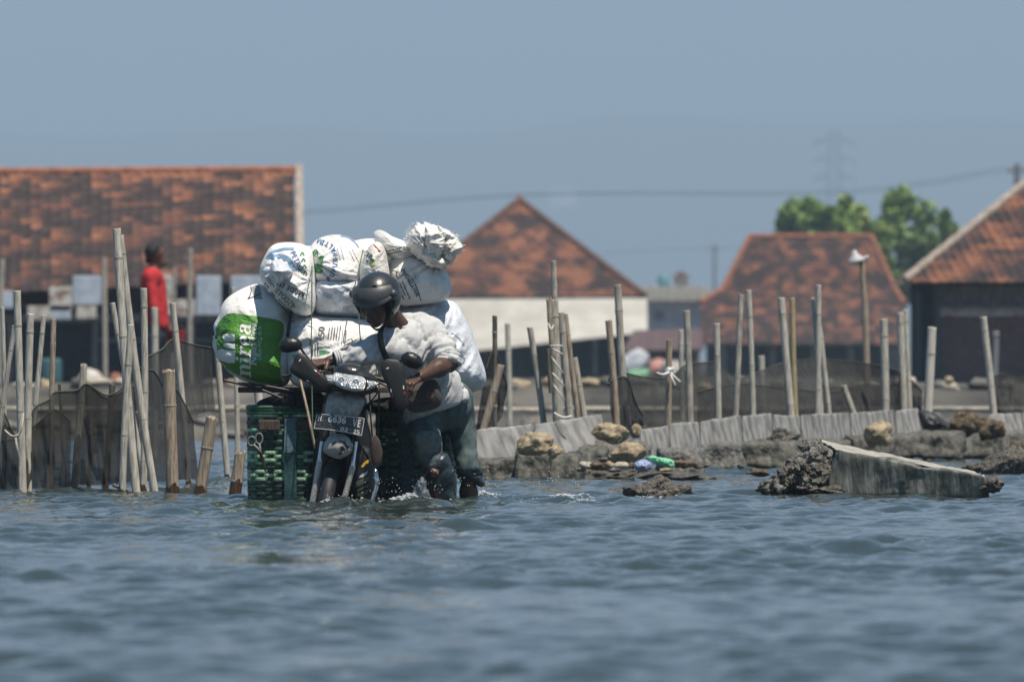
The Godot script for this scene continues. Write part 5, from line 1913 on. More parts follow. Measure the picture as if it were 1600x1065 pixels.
func build_motorcycle() -> void:
	bike_materials()
	var t := thing("motorcycle", "black and grey motorcycle loaded with sacks, pushed through the water", "motorcycle", Vector3(B(514, 778).x, STAND, -40.2))
	var up := Vector3(0.17, 0.985, 0).normalized()
	var rt := Vector3(0.985, -0.17, 0).normalized()
	# front wheel
	var wheel := sub("front_wheel", t)
	var c := B(522, 716, 0.16) - up * 0.285
	var wf := Transform3D(Basis(up.cross(Vector3.BACK), rt, Vector3.BACK) if false else Basis(Vector3.BACK.cross(rt).normalized(), rt, Vector3.BACK), c)
	wf = Transform3D(Basis(up, rt, up.cross(rt)), c)
	var tyre := MB.new()
	var pts := PackedVector3Array()
	for k in 72:
		var a := TAU * k / 72
		for s in 16:
			var e := TAU * s / 16
			var rr := 0.246 + 0.036 * cos(e) + (0.003 if (k % 3 == 0 and absf(e - PI) > 2.2) else 0.0)
			pts.append(wf * Vector3(cos(a) * rr, 0.038 * sin(e), sin(a) * rr))
	for s in 16:
		pts.append(pts[s])
	tyre.grid(pts, 73, 16, true)
	part("tyre", tyre, M.rubber, wheel)
	var rim := MB.new()
	rim.lathe(wf, PackedVector2Array([Vector2(0.20, -0.02), Vector2(0.218, -0.024), Vector2(0.222, 0), Vector2(0.218, 0.024), Vector2(0.20, 0.02), Vector2(0.198, 0), Vector2(0.20, -0.02)]), 48)
	part("rim", rim, M.chrome, wheel)
	var hub := MB.new()
	hub.lathe(wf, PackedVector2Array([Vector2(0, -0.05), Vector2(0.06, -0.045), Vector2(0.06, 0.045), Vector2(0, 0.05)]), 20)
	for k in 18:
		var a := TAU * k / 18
		hub.tube(path3([wf * Vector3(cos(a) * 0.05, 0.03 * (1 if k % 2 else -1), sin(a) * 0.05), wf * Vector3(cos(a + 0.3) * 0.2, 0, sin(a + 0.3) * 0.2)]), PackedFloat32Array([0.0022]), 4)
	part("hub", hub, M.worn_metal, wheel)
	# fork legs: bright upper tubes in dull sliders
	for q in [[503, 690, 499.0, 720.0, 488, 785], [556, 690, 551.0, 728.0, 536, 785]]:
		var a := MB.new()
		a.tube(path3([B(q[0], q[1], 0.02), B(q[2], q[3], 0.0), B(q[2] - 1, q[3] + 4, 0.0)]), PackedFloat32Array([0.0115]), 14)
		part("fork_tube", a, M.chrome, t)
		var s := MB.new()
		var p0 := B(q[2], q[3], 0.0)
		var p1 := B(q[4], q[5], -0.01)
		s.tube(path3([p0, p0.lerp(p1, 0.03), p0.lerp(p1, 0.06), p0.lerp(p1, 0.5), p1]), PackedFloat32Array([0.0145, 0.0155, 0.0145, 0.0145, 0.016]), 14)
		part("fork_slider", s, M.worn_metal, t)
	# mudguard: a scooped dome over the wheel
	var fb := blob([[504, 705], [506, 692], [513, 682], [524, 677], [536, 677], [546, 684], [551, 695], [550, 706], [542, 712], [532, 717], [522, 716], [512, 711]], 39.98, 0.075, 0.10, {"p": 2.0, "soft": 2})
	var fm := MB.new()
	fb.shell(fm, 96, 18)
	part("mudguard", fm, M.grey_paint, t)
	var sw := MB.new()
	print_on(sw, fb, fan(pxs([[518, 692], [526, 688], [534, 688], [541, 690], [541, 694], [546, 697], [543, 702], [540, 697], [536, 692], [527, 691], [519, 695]], 39.98)), 0.0015)
	print_on(sw, fb, fan(pxs([[531, 698], [536, 696], [540, 701], [536, 707], [531, 711], [529, 708], [534, 704]], 39.98)), 0.0015)
	part("scuffed_print", sw, M.black, t)
	var arch := MB.new()
	for k in 2:
		var x0: float = [509.0, 549.0][k]
		arch.tube(path3([B(x0, 700, 0.06), B(x0 - 4, 740, 0.10), B(x0 - 10, 785, 0.12)]), PackedFloat32Array([0.016, 0.014, 0.012]), 8)
	part("mudguard_stay", arch, M.black, t)
	# number plate, bent at its right end
	var np := sub("number_plate", t)
	var pl := func(u: float, v: float, off: float) -> Vector3:
		var x := lerpf(lerpf(489.5, 565.5, u), lerpf(494.0, 570.5, u), v)
		var y := lerpf(lerpf(670.0, 681.5, pow(u, 1.5)), lerpf(645.5, 652.5, pow(u, 1.6)), v)
		return B(x, y, -0.10 + 0.028 * pow(u, 2.4) - off + 0.004 * sin(u * 9.0))
	var pm := MB.new()
	var g1 := PackedVector3Array()
	for j in 7:
		for i in 25:
			g1.append(pl.call(i / 24.0, j / 6.0, 0.0))
	pm.grid(g1, 7, 25)
	var g2 := PackedVector3Array()
	for j in 7:
		for i in 25:
			g2.append(pl.call(i / 24.0, j / 6.0, -0.0025))
	pm.grid(g2, 7, 25, false, true)
	part("plate", pm, M.plate, np)
	var put := func(text: String, u0: float, u1: float, v0: float, v1: float) -> void:
		var g := glyphs(text, 1.0, true)
		var lo := Vector2(1e9, 1e9); var hi := -lo
		for q in g:
			lo = lo.min(q); hi = hi.max(q)
		var mb := MB.new()
		for k in range(0, g.size(), 3):
			var w := []
			for j in 3:
				var f: Vector2 = (g[k + j] - lo) / (hi - lo)
				w.append(pl.call(lerpf(u0, u1, f.x), lerpf(v0, v1, f.y), 0.0016))
			mb.tri(w[0], w[2], w[1])
		part("lettering", mb, M.white_paint, np)
	put.call("H", 0.055, 0.125, 0.52, 0.87)
	put.call(".", 0.135, 0.148, 0.54, 0.60)
	put.call("6636", 0.265, 0.625, 0.50, 0.88)
	put.call("VE", 0.765, 0.93, 0.44, 0.86)
	put.call("02", 0.545, 0.70, 0.09, 0.30)
	put.call("25", 0.80, 0.94, 0.07, 0.29)
	put.call("-", 0.735, 0.765, 0.20, 0.225)
	var bd := MB.new()
	for q in [[0.012, 0.045, 0.30, 0.95], [0.36, 0.95, 0.985, 0.95], [0.012, 0.045, 0.985, 0.045]]:
		for k in 20:
			var u0 := lerpf(q[0], q[2], k / 20.0)
			var u1 := lerpf(q[0], q[2], (k + 1) / 20.0)
			if q[1] == 0.045 and q[3] == 0.95:
				u0 = lerpf(0.10, 0.30, k / 20.0); u1 = lerpf(0.10, 0.30, (k + 1) / 20.0)
			var v0: float = 0.95 if q[3] == 0.95 else 0.045
			bd.quad(pl.call(u0, v0 - 0.018, 0.0016), pl.call(u1, v0 - 0.018, 0.0016), pl.call(u1, v0 + 0.018, 0.0016), pl.call(u0, v0 + 0.018, 0.0016))
	for u in [0.012, 0.985]:
		for k in 8:
			bd.quad(pl.call(u - 0.006, lerpf(0.045, 0.95, k / 8.0), 0.0016), pl.call(u + 0.006, lerpf(0.045, 0.95, k / 8.0), 0.0016), pl.call(u + 0.006, lerpf(0.045, 0.95, (k + 1) / 8.0), 0.0016), pl.call(u - 0.006, lerpf(0.045, 0.95, (k + 1) / 8.0), 0.0016))
	part("border", bd, M.white_paint, np)
	var brk := MB.new()
	brk.box(Transform3D(Basis(), B(520, 668, 0.0)), Vector3(0.03, 0.16, 0.02), 0.004)
	brk.tube(path3([B(509, 672, -0.06), B(506, 681, -0.02)]), PackedFloat32Array([0.004]), 6)
	part("plate_bracket", brk, M.worn_metal, t)
	# grey nose panel
	var nb := plate_shape("nose_panel", [[513, 616], [530, 614], [550, 617], [570, 622], [571, 626], [563, 645], [556, 655], [535, 655], [512, 652], [507, 646], [509, 630]], -0.02, 0.05, 0.06, M.grey_paint, t, {"p": 3.0, "soft": 2, "lean": Vector2(0, -0.25)})
	var screw := MB.new()
	for q in [[533, 639, 0.0075], [526, 628, 0.003], [542, 631, 0.003]]:
		var w := px2(q[0], q[1], 39.98)
		screw.ball(xf(nb.on(w.x, w.y, 0.0)), Vector3(q[2], q[2], 0.004), 6, 12)
	part("screw", screw, M.worn_metal, t)
	# headlight: wide reflector with its two lamps, the clear indicators at the ends
	var hl := sub("headlight", t)
	var hb := plate_shape("reflector", [[519, 586], [523, 581], [540, 582], [560, 585], [568, 588], [572, 595], [571, 604], [568, 611], [552, 611], [538, 608], [525, 602], [519, 595]], -0.10, 0.055, 0.05, M.reflector, hl, {"p": 2.6, "soft": 1, "lean": Vector2(0, -0.75)})
	for q in [[533, 594, 0.017], [556, 597, 0.017], [543, 601, 0.010]]:
		var w := px2(q[0], q[1], 39.9)
		var e := hb.on(w.x, w.y, 0.0)
		var mb := MB.new()
		mb.lathe(Transform3D(Basis(Vector3.RIGHT, Vector3.BACK, Vector3.DOWN), e), PackedVector2Array([Vector2(q[2], -0.01), Vector2(q[2], 0.006), Vector2(q[2] * 0.85, 0.008), Vector2(q[2] * 0.75, 0.003), Vector2(q[2] * 0.4, 0.003), Vector2(q[2] * 0.32, 0.008), Vector2(0, 0.010)]), 18)
		part("lamp", mb, M.lamp_glass, hl)
	plate_shape("indicator", [[508, 586], [519, 585], [520, 594], [523, 601], [514, 599], [508, 594]], -0.08, 0.03, 0.03, M.reflector, hl, {"soft": 1})
	plate_shape("indicator", [[572, 594], [584, 595], [592, 598], [588, 604], [580, 608], [570, 611], [573, 603]], -0.08, 0.035, 0.03, M.reflector, hl, {"soft": 1})
	plate_shape("chin_trim", [[512, 599], [523, 604], [540, 610], [568, 613], [582, 609], [590, 605], [586, 613], [565, 619], [535, 615], [516, 607]], -0.05, 0.035, 0.05, M.black, t, {"center": [550, 611], "soft": 1})
	plate_shape("headlight_cowl", [[514, 590], [520, 580], [526, 570], [536, 566], [552, 567], [566, 571], [574, 580], [588, 590], [595, 598], [570, 600], [540, 598], [518, 596]], -0.02, 0.09, 0.12, M.black_gloss, t, {"soft": 2, "p": 2.2})
	plate_shape("speedometer", [[533, 570], [540, 564], [556, 566], [566, 572], [560, 578], [540, 577]], -0.02, 0.03, 0.06, M.black, t, {"soft": 2})
	# handlebar, grips, levers
	var hbm := MB.new()
	hbm.tube(smooth([B(488, 570, 0.06), B(503, 573, 0.05), B(520, 579, 0.06), B(548, 584, 0.08), B(584, 590, 0.06), B(612, 598, 0.05), B(640, 606, 0.06)]), PackedFloat32Array([0.012]), 10)
	part("handlebar", hbm, M.black, t)
	for q in [[486, 569, 506, 575], [616, 599, 644, 608]]:
		var gm := MB.new()
		gm.tube(path3([B(q[0], q[1], 0.06), B(q[2], q[3], 0.05)]), PackedFloat32Array([0.0175]), 12)
		part("grip", gm, M.rubber, t)
	for q in [[[516, 582], [500, 580], [480, 578]], [[590, 596], [610, 606], [634, 615]]]:
		var lm := MB.new()
		lm.tube(smooth([B(q[0][0], q[0][1], -0.01), B(q[1][0], q[1][1], -0.03), B(q[2][0], q[2][1], -0.02)]), PackedFloat32Array([0.006]), 6)
		part("lever", lm, M.black, t)
	# hand guards of black rubber with printed marks
	var gl := sub("hand_guard", t)
	var lb := plate_shape("guard", [[461, 556], [468, 551], [476, 553], [484, 562], [495, 576], [506, 587], [513, 594], [514, 601], [508, 609], [500, 610], [488, 602], [468, 592], [454, 582], [452, 575], [458, 566]], -0.14, 0.020, 0.015, M.guard, gl, {"soft": 1, "center": [482, 582]})
	var gr := sub("hand_guard", t)
	var rb := plate_shape("guard", [[600, 562], [606, 560], [622, 562], [630, 572], [634, 595], [638, 620], [638, 634], [631, 642], [620, 640], [611, 622], [604, 601], [597, 588], [594, 571]], -0.16, 0.020, 0.015, M.guard, gr, {"soft": 1, "center": [616, 602]})
	var dash := func(b: Blob, g: Node3D, x: float, y: float, l: float, w: float, ang: float, m: Material, dz: float) -> void:
		var mb := MB.new()
		var a := px2(x, y, 40.0 + dz)
		var q := moved(PackedVector2Array([Vector2(-1, -1), Vector2(1, -1), Vector2(1, 1), Vector2(-1, -1), Vector2(1, 1), Vector2(-1, 1)]), a, ang, l * 0.00161, w * 0.00161)
		print_on(mb, b, q, 0.002)
		part("printed_mark", mb, m, g)
	dash.call(lb, gl, 468.5, 562.5, 4.5, 1.6, 0.9, M.white_paint, -0.14)
	dash.call(lb, gl, 493, 579, 4.5, 2.0, -0.65, M.white_paint, -0.14)
	dash.call(lb, gl, 498.5, 583.5, 4.5, 2.0, -0.65, M.red_paint, -0.14)
	dash.call(lb, gl, 481, 595, 4.5, 2.0, -0.55, M.white_paint, -0.14)
	dash.call(lb, gl, 486.5, 599, 4.5, 2.0, -0.65, M.red_paint, -0.14)
	dash.call(rb, gr, 605.5, 575, 4.5, 1.6, 0.35, M.white_paint, -0.16)
	dash.call(rb, gr, 611, 610, 5.5, 1.8, -1.35, M.white_paint, -0.16)
	dash.call(rb, gr, 613, 617.5, 4.5, 1.8, -1.25, M.red_paint, -0.16)
	dash.call(rb, gr, 630.5, 605, 5.5, 1.8, -1.5, M.white_paint, -0.16)
	dash.call(rb, gr, 632, 613.5, 4.5, 1.8, -1.35, M.red_paint, -0.16)
	# mirrors seen from behind
	var mirrors := [[[435, 540], [438, 532], [446, 527], [458, 526], [468, 530], [473, 537], [471, 545], [462, 549], [447, 551], [438, 549]], [[626, 560], [628, 554], [636, 549], [646, 550], [656, 556], [661, 564], [660, 572], [652, 577], [640, 575], [630, 569]]]
	var stems := [[[469, 543], [478, 556], [488, 568], [497, 580]], [[628, 562], [622, 568], [616, 582], [614, 598]]]
	for k in 2:
		var mr := sub("mirror", t)
		plate_shape("mirror_shell", mirrors[k], -0.05, 0.040, 0.012, M.mirror_black, mr, {"p": 2.0, "soft": 2})
		var glass := blob(mirrors[k], 40.0 - 0.05 + 0.006, 0.002, 0.008, {"soft": 2})
		var gm := MB.new()
		glass.shell(gm, 40, 6)
		var st := MB.new()
		var sp3 := []
		for q in stems[k]:
			sp3.append(B(q[0], q[1], -0.03))
		st.tube(smooth(sp3), PackedFloat32Array([0.0065]), 8)
		part("stem", st, M.black, mr)
	# leg shields, body, engine: dark masses behind the fork
	plate_shape("leg_shield", [[556, 640], [572, 650], [580, 680], [582, 720], [584, 760], [584, 800], [548, 800], [544, 740], [548, 690]], 0.22, 0.04, 0.05, M.black, t, {"soft": 1, "lean": Vector2(-0.4, 0.1)})
	plate_shape("leg_shield", [[500, 660], [508, 652], [514, 690], [512, 740], [506, 800], [494, 800], [498, 730]], 0.26, 0.03, 0.05, M.black, t, {"soft": 1})
	var body := MB.new()
	net_mesh(body, [[B(534, 640, 0.15), B(530, 720, 0.45), 0.10, 0.12], [B(528, 700, 0.5), B(526, 790, 0.6), 0.12, 0.14], [B(540, 630, 0.3), B(536, 650, 1.2), 0.09, 0.13], [B(534, 700, 1.0), B(534, 790, 1.1), 0.13, 0.13]], 0.06, 0.02)
	part("body", body, M.black, t)
	var seat := MB.new()
	net_mesh(seat, [[B(540, 632, 0.6), B(538, 632, 1.35), 0.10, 0.12]], 0.02, 0.02)
	part("seat", seat, M.rubber, t)
	var rear := MB.new()
	var rc := B(527, 0, 1.38); rc.y = STAND + 0.285
	var rp := PackedVector3Array()
	for k in 49:
		var a := TAU * k / 48
		for s in 12:
			var e := TAU * s / 12
			rp.append(rc + Vector3(0.042 * sin(e), cos(a) * (0.246 + 0.038 * cos(e)), sin(a) * (0.246 + 0.038 * cos(e))))
	rear.grid(rp, 49, 12, true)
	part("rear_wheel", rear, M.rubber, t)
	# bright flashes on the right-hand body
	var fl := sub("side_panel", t)
	var fbp := blob([[552, 690], [580, 700], [590, 730], [590, 790], [556, 790], [548, 740]], 40.12, 0.05, 0.05, {"soft": 1, "lean": Vector2(-0.3, 0)})
	var fbm := MB.new()
	fbp.shell(fbm, 80, 14)
	part("panel", fbm, M.black, fl)
	var mk := [[[[564, 728], [570, 721], [576, 717], [579, 716], [577, 721], [571, 727], [566, 730]], M.yellow], [[[563, 742], [570, 738], [575, 735], [573, 741], [567, 745], [561, 746]], M.pale_decal], [[[556, 752], [566, 747], [577, 743], [576, 750], [566, 756], [556, 761]], M.green_decal], [[[558, 765], [566, 761], [576, 756], [575, 759], [566, 764], [558, 768]], M.olive], [[[558, 771], [568, 767], [576, 763], [575, 770], [566, 774], [558, 775]], M.green_decal]]
	for q in mk:
		var mb := MB.new()
		print_on(mb, fbp, fan(pxs(q[0], 40.12)), 0.002)
		part("stripe", mb, q[1], fl)
	var bar := MB.new()
	bar.tube(smooth([B(585, 731, 0.02), B(588, 745, 0.0), B(588, 760, 0.0), B(583, 776, 0.0), B(580, 790, 0)]), PackedFloat32Array([0.004, 0.008, 0.011, 0.012, 0.012]), 10)
	part("crash_bar", bar, M.chrome, t)
	plate_shape("mud_flap", [[579, 684], [587, 679], [594, 688], [598, 708], [596, 726], [588, 731], [581, 724], [578, 704]], 0.03, 0.015, 0.015, M.leather, t, {"soft": 1})
	var cable := MB.new()
	cable.tube(smooth([B(500, 578, -0.02), B(512, 604, -0.06), B(508, 628, 0.0), B(520, 640, 0.1)]), PackedFloat32Array([0.004]), 6)
	cable.tube(smooth([B(592, 596, 0.0), B(590, 612, -0.04), B(578, 628, 0.0), B(562, 640, 0.1)]), PackedFloat32Array([0.004]), 6)
	part("brake_cable", cable, M.black, t)

# ---------------------------------------------------------------- the woven panniers
func build_baskets() -> void:
	M.weave_dark = noise_mat([lin2(0.007, 0.020, 0.014), lin2(0.016, 0.050, 0.032)], Vector3(10, 10, 10), 0.42, 131)
	M.weave_mid = noise_mat([lin2(0.022, 0.085, 0.045), lin2(0.045, 0.15, 0.08)], Vector3(10, 10, 10), 0.42, 132)
	M.weave_light = noise_mat([lin2(0.20, 0.36, 0.20), lin2(0.42, 0.62, 0.40)], Vector3(10, 10, 10), 0.42, 133)
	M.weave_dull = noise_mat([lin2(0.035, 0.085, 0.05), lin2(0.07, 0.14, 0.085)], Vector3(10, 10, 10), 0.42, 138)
	M.liner = flat_mat(0.006, 0.010, 0.009, 0.8)
	M.teal_strap = noise_mat([lin2(0.010, 0.045, 0.045), lin2(0.03, 0.085, 0.09)], Vector3(8, 8, 8), 0.55, 134)
	M.teal_faded = noise_mat([lin2(0.07, 0.13, 0.15), lin2(0.13, 0.21, 0.23)], Vector3(8, 8, 8), 0.6, 135)
	M.brown_block = noise_mat([lin2(0.035, 0.025, 0.018), lin2(0.10, 0.075, 0.055)], Vector3(12, 2, 2), 0.85, 136)
	basket("left", 386, 505, 40.52)
	basket("right", 588, 712, 40.75)
	# scissors hung on the weave
	var t := thing("scissors", "grey scissors hooked on the left green basket", "scissors", P(400, 745, 40.42))
	var s := MB.new()
	for q in [[393, 689, 0.020, 0.023], [404.5, 685, 0.018, 0.027]]:
		var lp := []
		for k in 19:
			var a := TAU * k / 18
			lp.append(P(q[0], q[1], 40.45) + Vector3(cos(a) * q[2], sin(a) * q[3], 0))
		s.tube(path3(lp), PackedFloat32Array([0.0042]), 6)
	s.tube(smooth([P(396, 695, 40.45), P(402, 700, 40.44), P(407, 706, 40.44)]), PackedFloat32Array([0.006, 0.008, 0.006]), 8)
	s.tube(smooth([P(405, 693, 40.45), P(406, 700, 40.44), P(406.5, 706, 40.44)]), PackedFloat32Array([0.005, 0.007, 0.006]), 8)
	part("handle", s, flat_mat(0.20, 0.20, 0.195, 0.5), t)
	var bl := MB.new()
	bl.tube(path3([P(406, 705, 40.45), P(411, 722, 40.46), P(414, 738, 40.47)]), PackedFloat32Array([0.009, 0.008, 0.001]), 6, true, 0.25)
	part("blade", bl, M.leather, t)

func basket(side: String, x0: float, x1: float, df: float) -> void:
	var a := P(x0, 638, df)
	var b := P(x1, 638, df)
	var w := (b.x - a.x) * 0.5
	var deep := 0.21
	var cx := (a.x + b.x) * 0.5
	var cz := a.z - deep
	var top := a.y
	var t := thing("wicker_pannier", "green woven pannier basket %s" % ("with scissors and teal strap, viewer's left" if side == "left" else "in shade behind the wader's legs"), "basket", Vector3(cx, STAND + 0.12, cz), "woven panniers on the motorcycle")
	var ring := func(s: float, y: float, off: float) -> Vector3:
		var th := TAU * s
		var c := cos(th)
		var n := sin(th)
		var f := lerpf(0.94, 1.0, clampf((y + 0.2) / 0.6, 0, 1)) + 0.012 * sin(y * 6.0 + 1.0)
		var p := Vector2(signf(c) * pow(absf(c), 0.42) * w, signf(n) * pow(absf(n), 0.42) * deep) * f
		var nn := Vector2(c / w, n / deep).normalized()
		return Vector3(cx + p.x + nn.x * off, y, cz + p.y + nn.y * off)
	# even steps round the rim
	var steps := 224
	var fine := PackedFloat32Array()
	var acc := 0.0
	var lens := [0.0]
	for k in 1440:
		acc += (ring.call((k + 1) / 1440.0, top, 0.0) - ring.call(k / 1440.0, top, 0.0)).length()
		lens.append(acc)
	var sp := PackedFloat32Array()
	var j := 0
	for k in steps:
		var want := acc * k / steps
		while lens[j + 1] < want:
			j += 1
		sp.append((j + (want - lens[j]) / maxf(lens[j + 1] - lens[j], 1e-9)) / 1440.0)
	var liner := MB.new()
	var lp := PackedVector3Array()
	for r in 10:
		for k in steps:
			lp.append(ring.call(sp[k], lerpf(-0.22, top - 0.01, r / 9.0), -0.010))
	liner.grid(lp, 10, steps, true, true)
	part("lining", liner, M.liner, t)
	var staves := 28
	var per := steps / staves
	for k in staves:
		var mb := MB.new()
		var pts := PackedVector3Array()
		for r in 60:
			var y := lerpf(-0.2, top, r / 59.0)
			for q in 7:
				var idx: float = (k + 0.12 + 0.70 * q / 6.0) * per
				var s0 := sp[int(idx) % steps]
				var s1 := sp[(int(idx) + 1) % steps]
				if s1 < s0:
					s1 += 1.0
				pts.append(ring.call(lerpf(s0, s1, idx - floorf(idx)), y, -0.001 + 0.001 * sin(PI * q / 6.0)))
		mb.grid(pts, 60, 7, false, true)
		part("stave", mb, M.weave_dark if k % 5 else M.weave_mid, t)
	var pitch := 0.0192
	var light := [0, 4, 10, 11, 12, 15, 16, 17]
	for r in 26:
		var y := top - 0.034 - pitch * r
		var mb := MB.new()
		var pts := PackedVector3Array()
		for e in 5:
			for k in steps:
				var ph: float = float(k) / per * PI + (PI if r % 2 else 0.0)
				var over := 0.0035 + 0.0052 * clampf(sin(ph) * 1.8, -1.0, 1.0)
				if r == 0 or r == 4:
					over = 0.0035 + 0.0052 * clampf(sin(ph * 0.5 + r) * 1.8, -1.0, 1.0)
				var prof: float = [-1.0, -0.85, 0.0, 0.85, 1.0][e]
				pts.append(ring.call(sp[k], y + prof * pitch * 0.47, over - (0.003 if absf(prof) == 1.0 else 0.0)))
		mb.grid(pts, 5, steps, true, true)
		var m: Material = M.weave_dark
		if r in light:
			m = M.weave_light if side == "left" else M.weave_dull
		elif r in [5, 7, 9, 13]:
			m = M.weave_mid
		part("weaver", mb, m, t)
	# the bound rim
	for q in [[0.006, 0.012, M.weave_mid], [-0.010, 0.011, M.weave_dark], [-0.022, 0.010, M.weave_mid]]:
		var mb := MB.new()
		var lpz := PackedVector3Array()
		for k in steps + 1:
			lpz.append(ring.call(sp[k % steps], top + q[0], 0.004))
		mb.tube(lpz, PackedFloat32Array([q[1]]), 8, false)
		part("rim", mb, q[2], t)
	var front := func(px: float, y: float, off: float) -> Vector3:
		var x := (px - 800.0) * df / FOCAL
		var u := clampf((x - cx) / w, -0.995, 0.995)
		var f := pow(1.0 - pow(absf(u), 2.0 / 0.42), 0.21)
		return Vector3(x, y, cz + deep * f * 0.985 + off)
	var strap := func(xa: float, xb: float, ya: float, yb: float, off: float, called: String, m: Material) -> void:
		var mb := MB.new()
		var pts := PackedVector3Array()
		var rows := 24
		for side2 in 2:
			pts = PackedVector3Array()
			for r in rows + 1:
				var y := lerpf(ya, yb, float(r) / rows)
				for q in 5:
					var x := lerpf(xa, xb, q / 4.0) + 0.6 * sin(y * 21.0)
					pts.append(front.call(x, y, off + (0.0 if side2 else 0.006) + 0.003 * sin(y * 30.0)))
			mb.grid(pts, rows + 1, 5, false, side2 == 0)
		part(called, mb, m, t)
	if side == "left":
		strap.call(444, 463, top - 0.05, top - 0.225, 0.022, "strap", M.teal_faded)
		strap.call(444, 463, top - 0.225, -0.12, 0.020, "strap", M.teal_strap)
		for q in [[403, 437], [461, 492]]:
			var mb := MB.new()
			var p0 := P(q[0], 664, df); var p1 := P(q[1], 664, df)
			mb.box(xf(Vector3((p0.x + p1.x) * 0.5, p0.y, front.call((q[0] + q[1]) * 0.5, 0, 0.022).z)), Vector3(p1.x - p0.x, 0.053, 0.03), 0.005)
			part("wooden_block", mb, M.brown_block, t)
	else:
		strap.call(628, 648, top - 0.03, -0.12, 0.020, "strap", M.teal_strap)

# ---------------------------------------------------------------- the sacks
func sack_mat(r: float, g: float, b: float, rough := 0.5) -> StandardMaterial3D:
	var m := StandardMaterial3D.new()
	m.albedo_texture = noise_tex(140, 0.009, [Color(r * 0.70, g * 0.70, b * 0.69), Color(r * 0.96, g * 0.96, b * 0.96), Color(r * 1.04, g * 1.04, b * 1.04)], 6)
	m.roughness = rough
	m.metallic_specular = 0.35
	m.uv1_triplanar = true
	m.uv1_world_triplanar = true
	m.uv1_scale = Vector3(1.7, 1.7, 1.7)
	m.heightmap_enabled = true
	m.heightmap_texture = M.crinkle
	m.heightmap_scale = 0.5
	return m

func dashes(b: Blob, mb: MB, x0: float, y0: float, ang: float, rows: int, length: float, gap: float, thick: float, d: float, sd: int) -> void:
	var r := RandomNumberGenerator.new()
	r.seed = sd
	var s := d / FOCAL
	var o := px2(x0, y0, d)
	for k in rows:
		var x := 0.0
		while x < length * (0.7 + 0.3 * r.randf()):
			var l := r.randf_range(1.2, 5.0)
			var c := Vector2(x + l * 0.5, -k * gap) * s
			var q := moved(PackedVector2Array([Vector2(-1, -1), Vector2(1, -1), Vector2(1, 1), Vector2(-1, -1), Vector2(1, 1), Vector2(-1, 1)]), o + c.rotated(ang), ang, l * 0.5 * s, thick * 0.5 * s)
			print_on(mb, b, q, 0.002, 0.03)
			x += l + r.randf_range(0.5, 1.3)

func strokes(b: Blob, mb: MB, pts: Array, wpx: float, d: float) -> void:
	var s := d / FOCAL
	for k in pts.size() - 1:
		var p := px2(pts[k][0], pts[k][1], d)
		var q := px2(pts[k + 1][0], pts[k + 1][1], d)
		var n := (q - p).orthogonal().normalized() * wpx * 0.5 * s
		print_on(mb, b, PackedVector2Array([p - n, q - n, q + n, p - n, q + n, p + n]), 0.0022)

func word(b: Blob, mb: MB, text: String, x: float, y: float, ang: float, hpx: float, d: float, o := {}) -> void:
	var s := d / FOCAL
	var g := glyphs(text, hpx * s, o.get("bold", true), o.get("serif", false))
	print_on(mb, b, moved(g, px2(x, y, d), ang, o.get("sx", 1.0), 1.0, o.get("slant", 0.0)), o.get("above", 0.0026), 0.012)

func sack(called: String, label: String, b: Blob, m: Material) -> Node3D:
	var mb := MB.new()
	b.shell(mb, 160, 40)
	var t := thing(called, label, "sack", b.c, "sacks tied on the motorcycle")
	part("sack", mb, m, t)
	return t

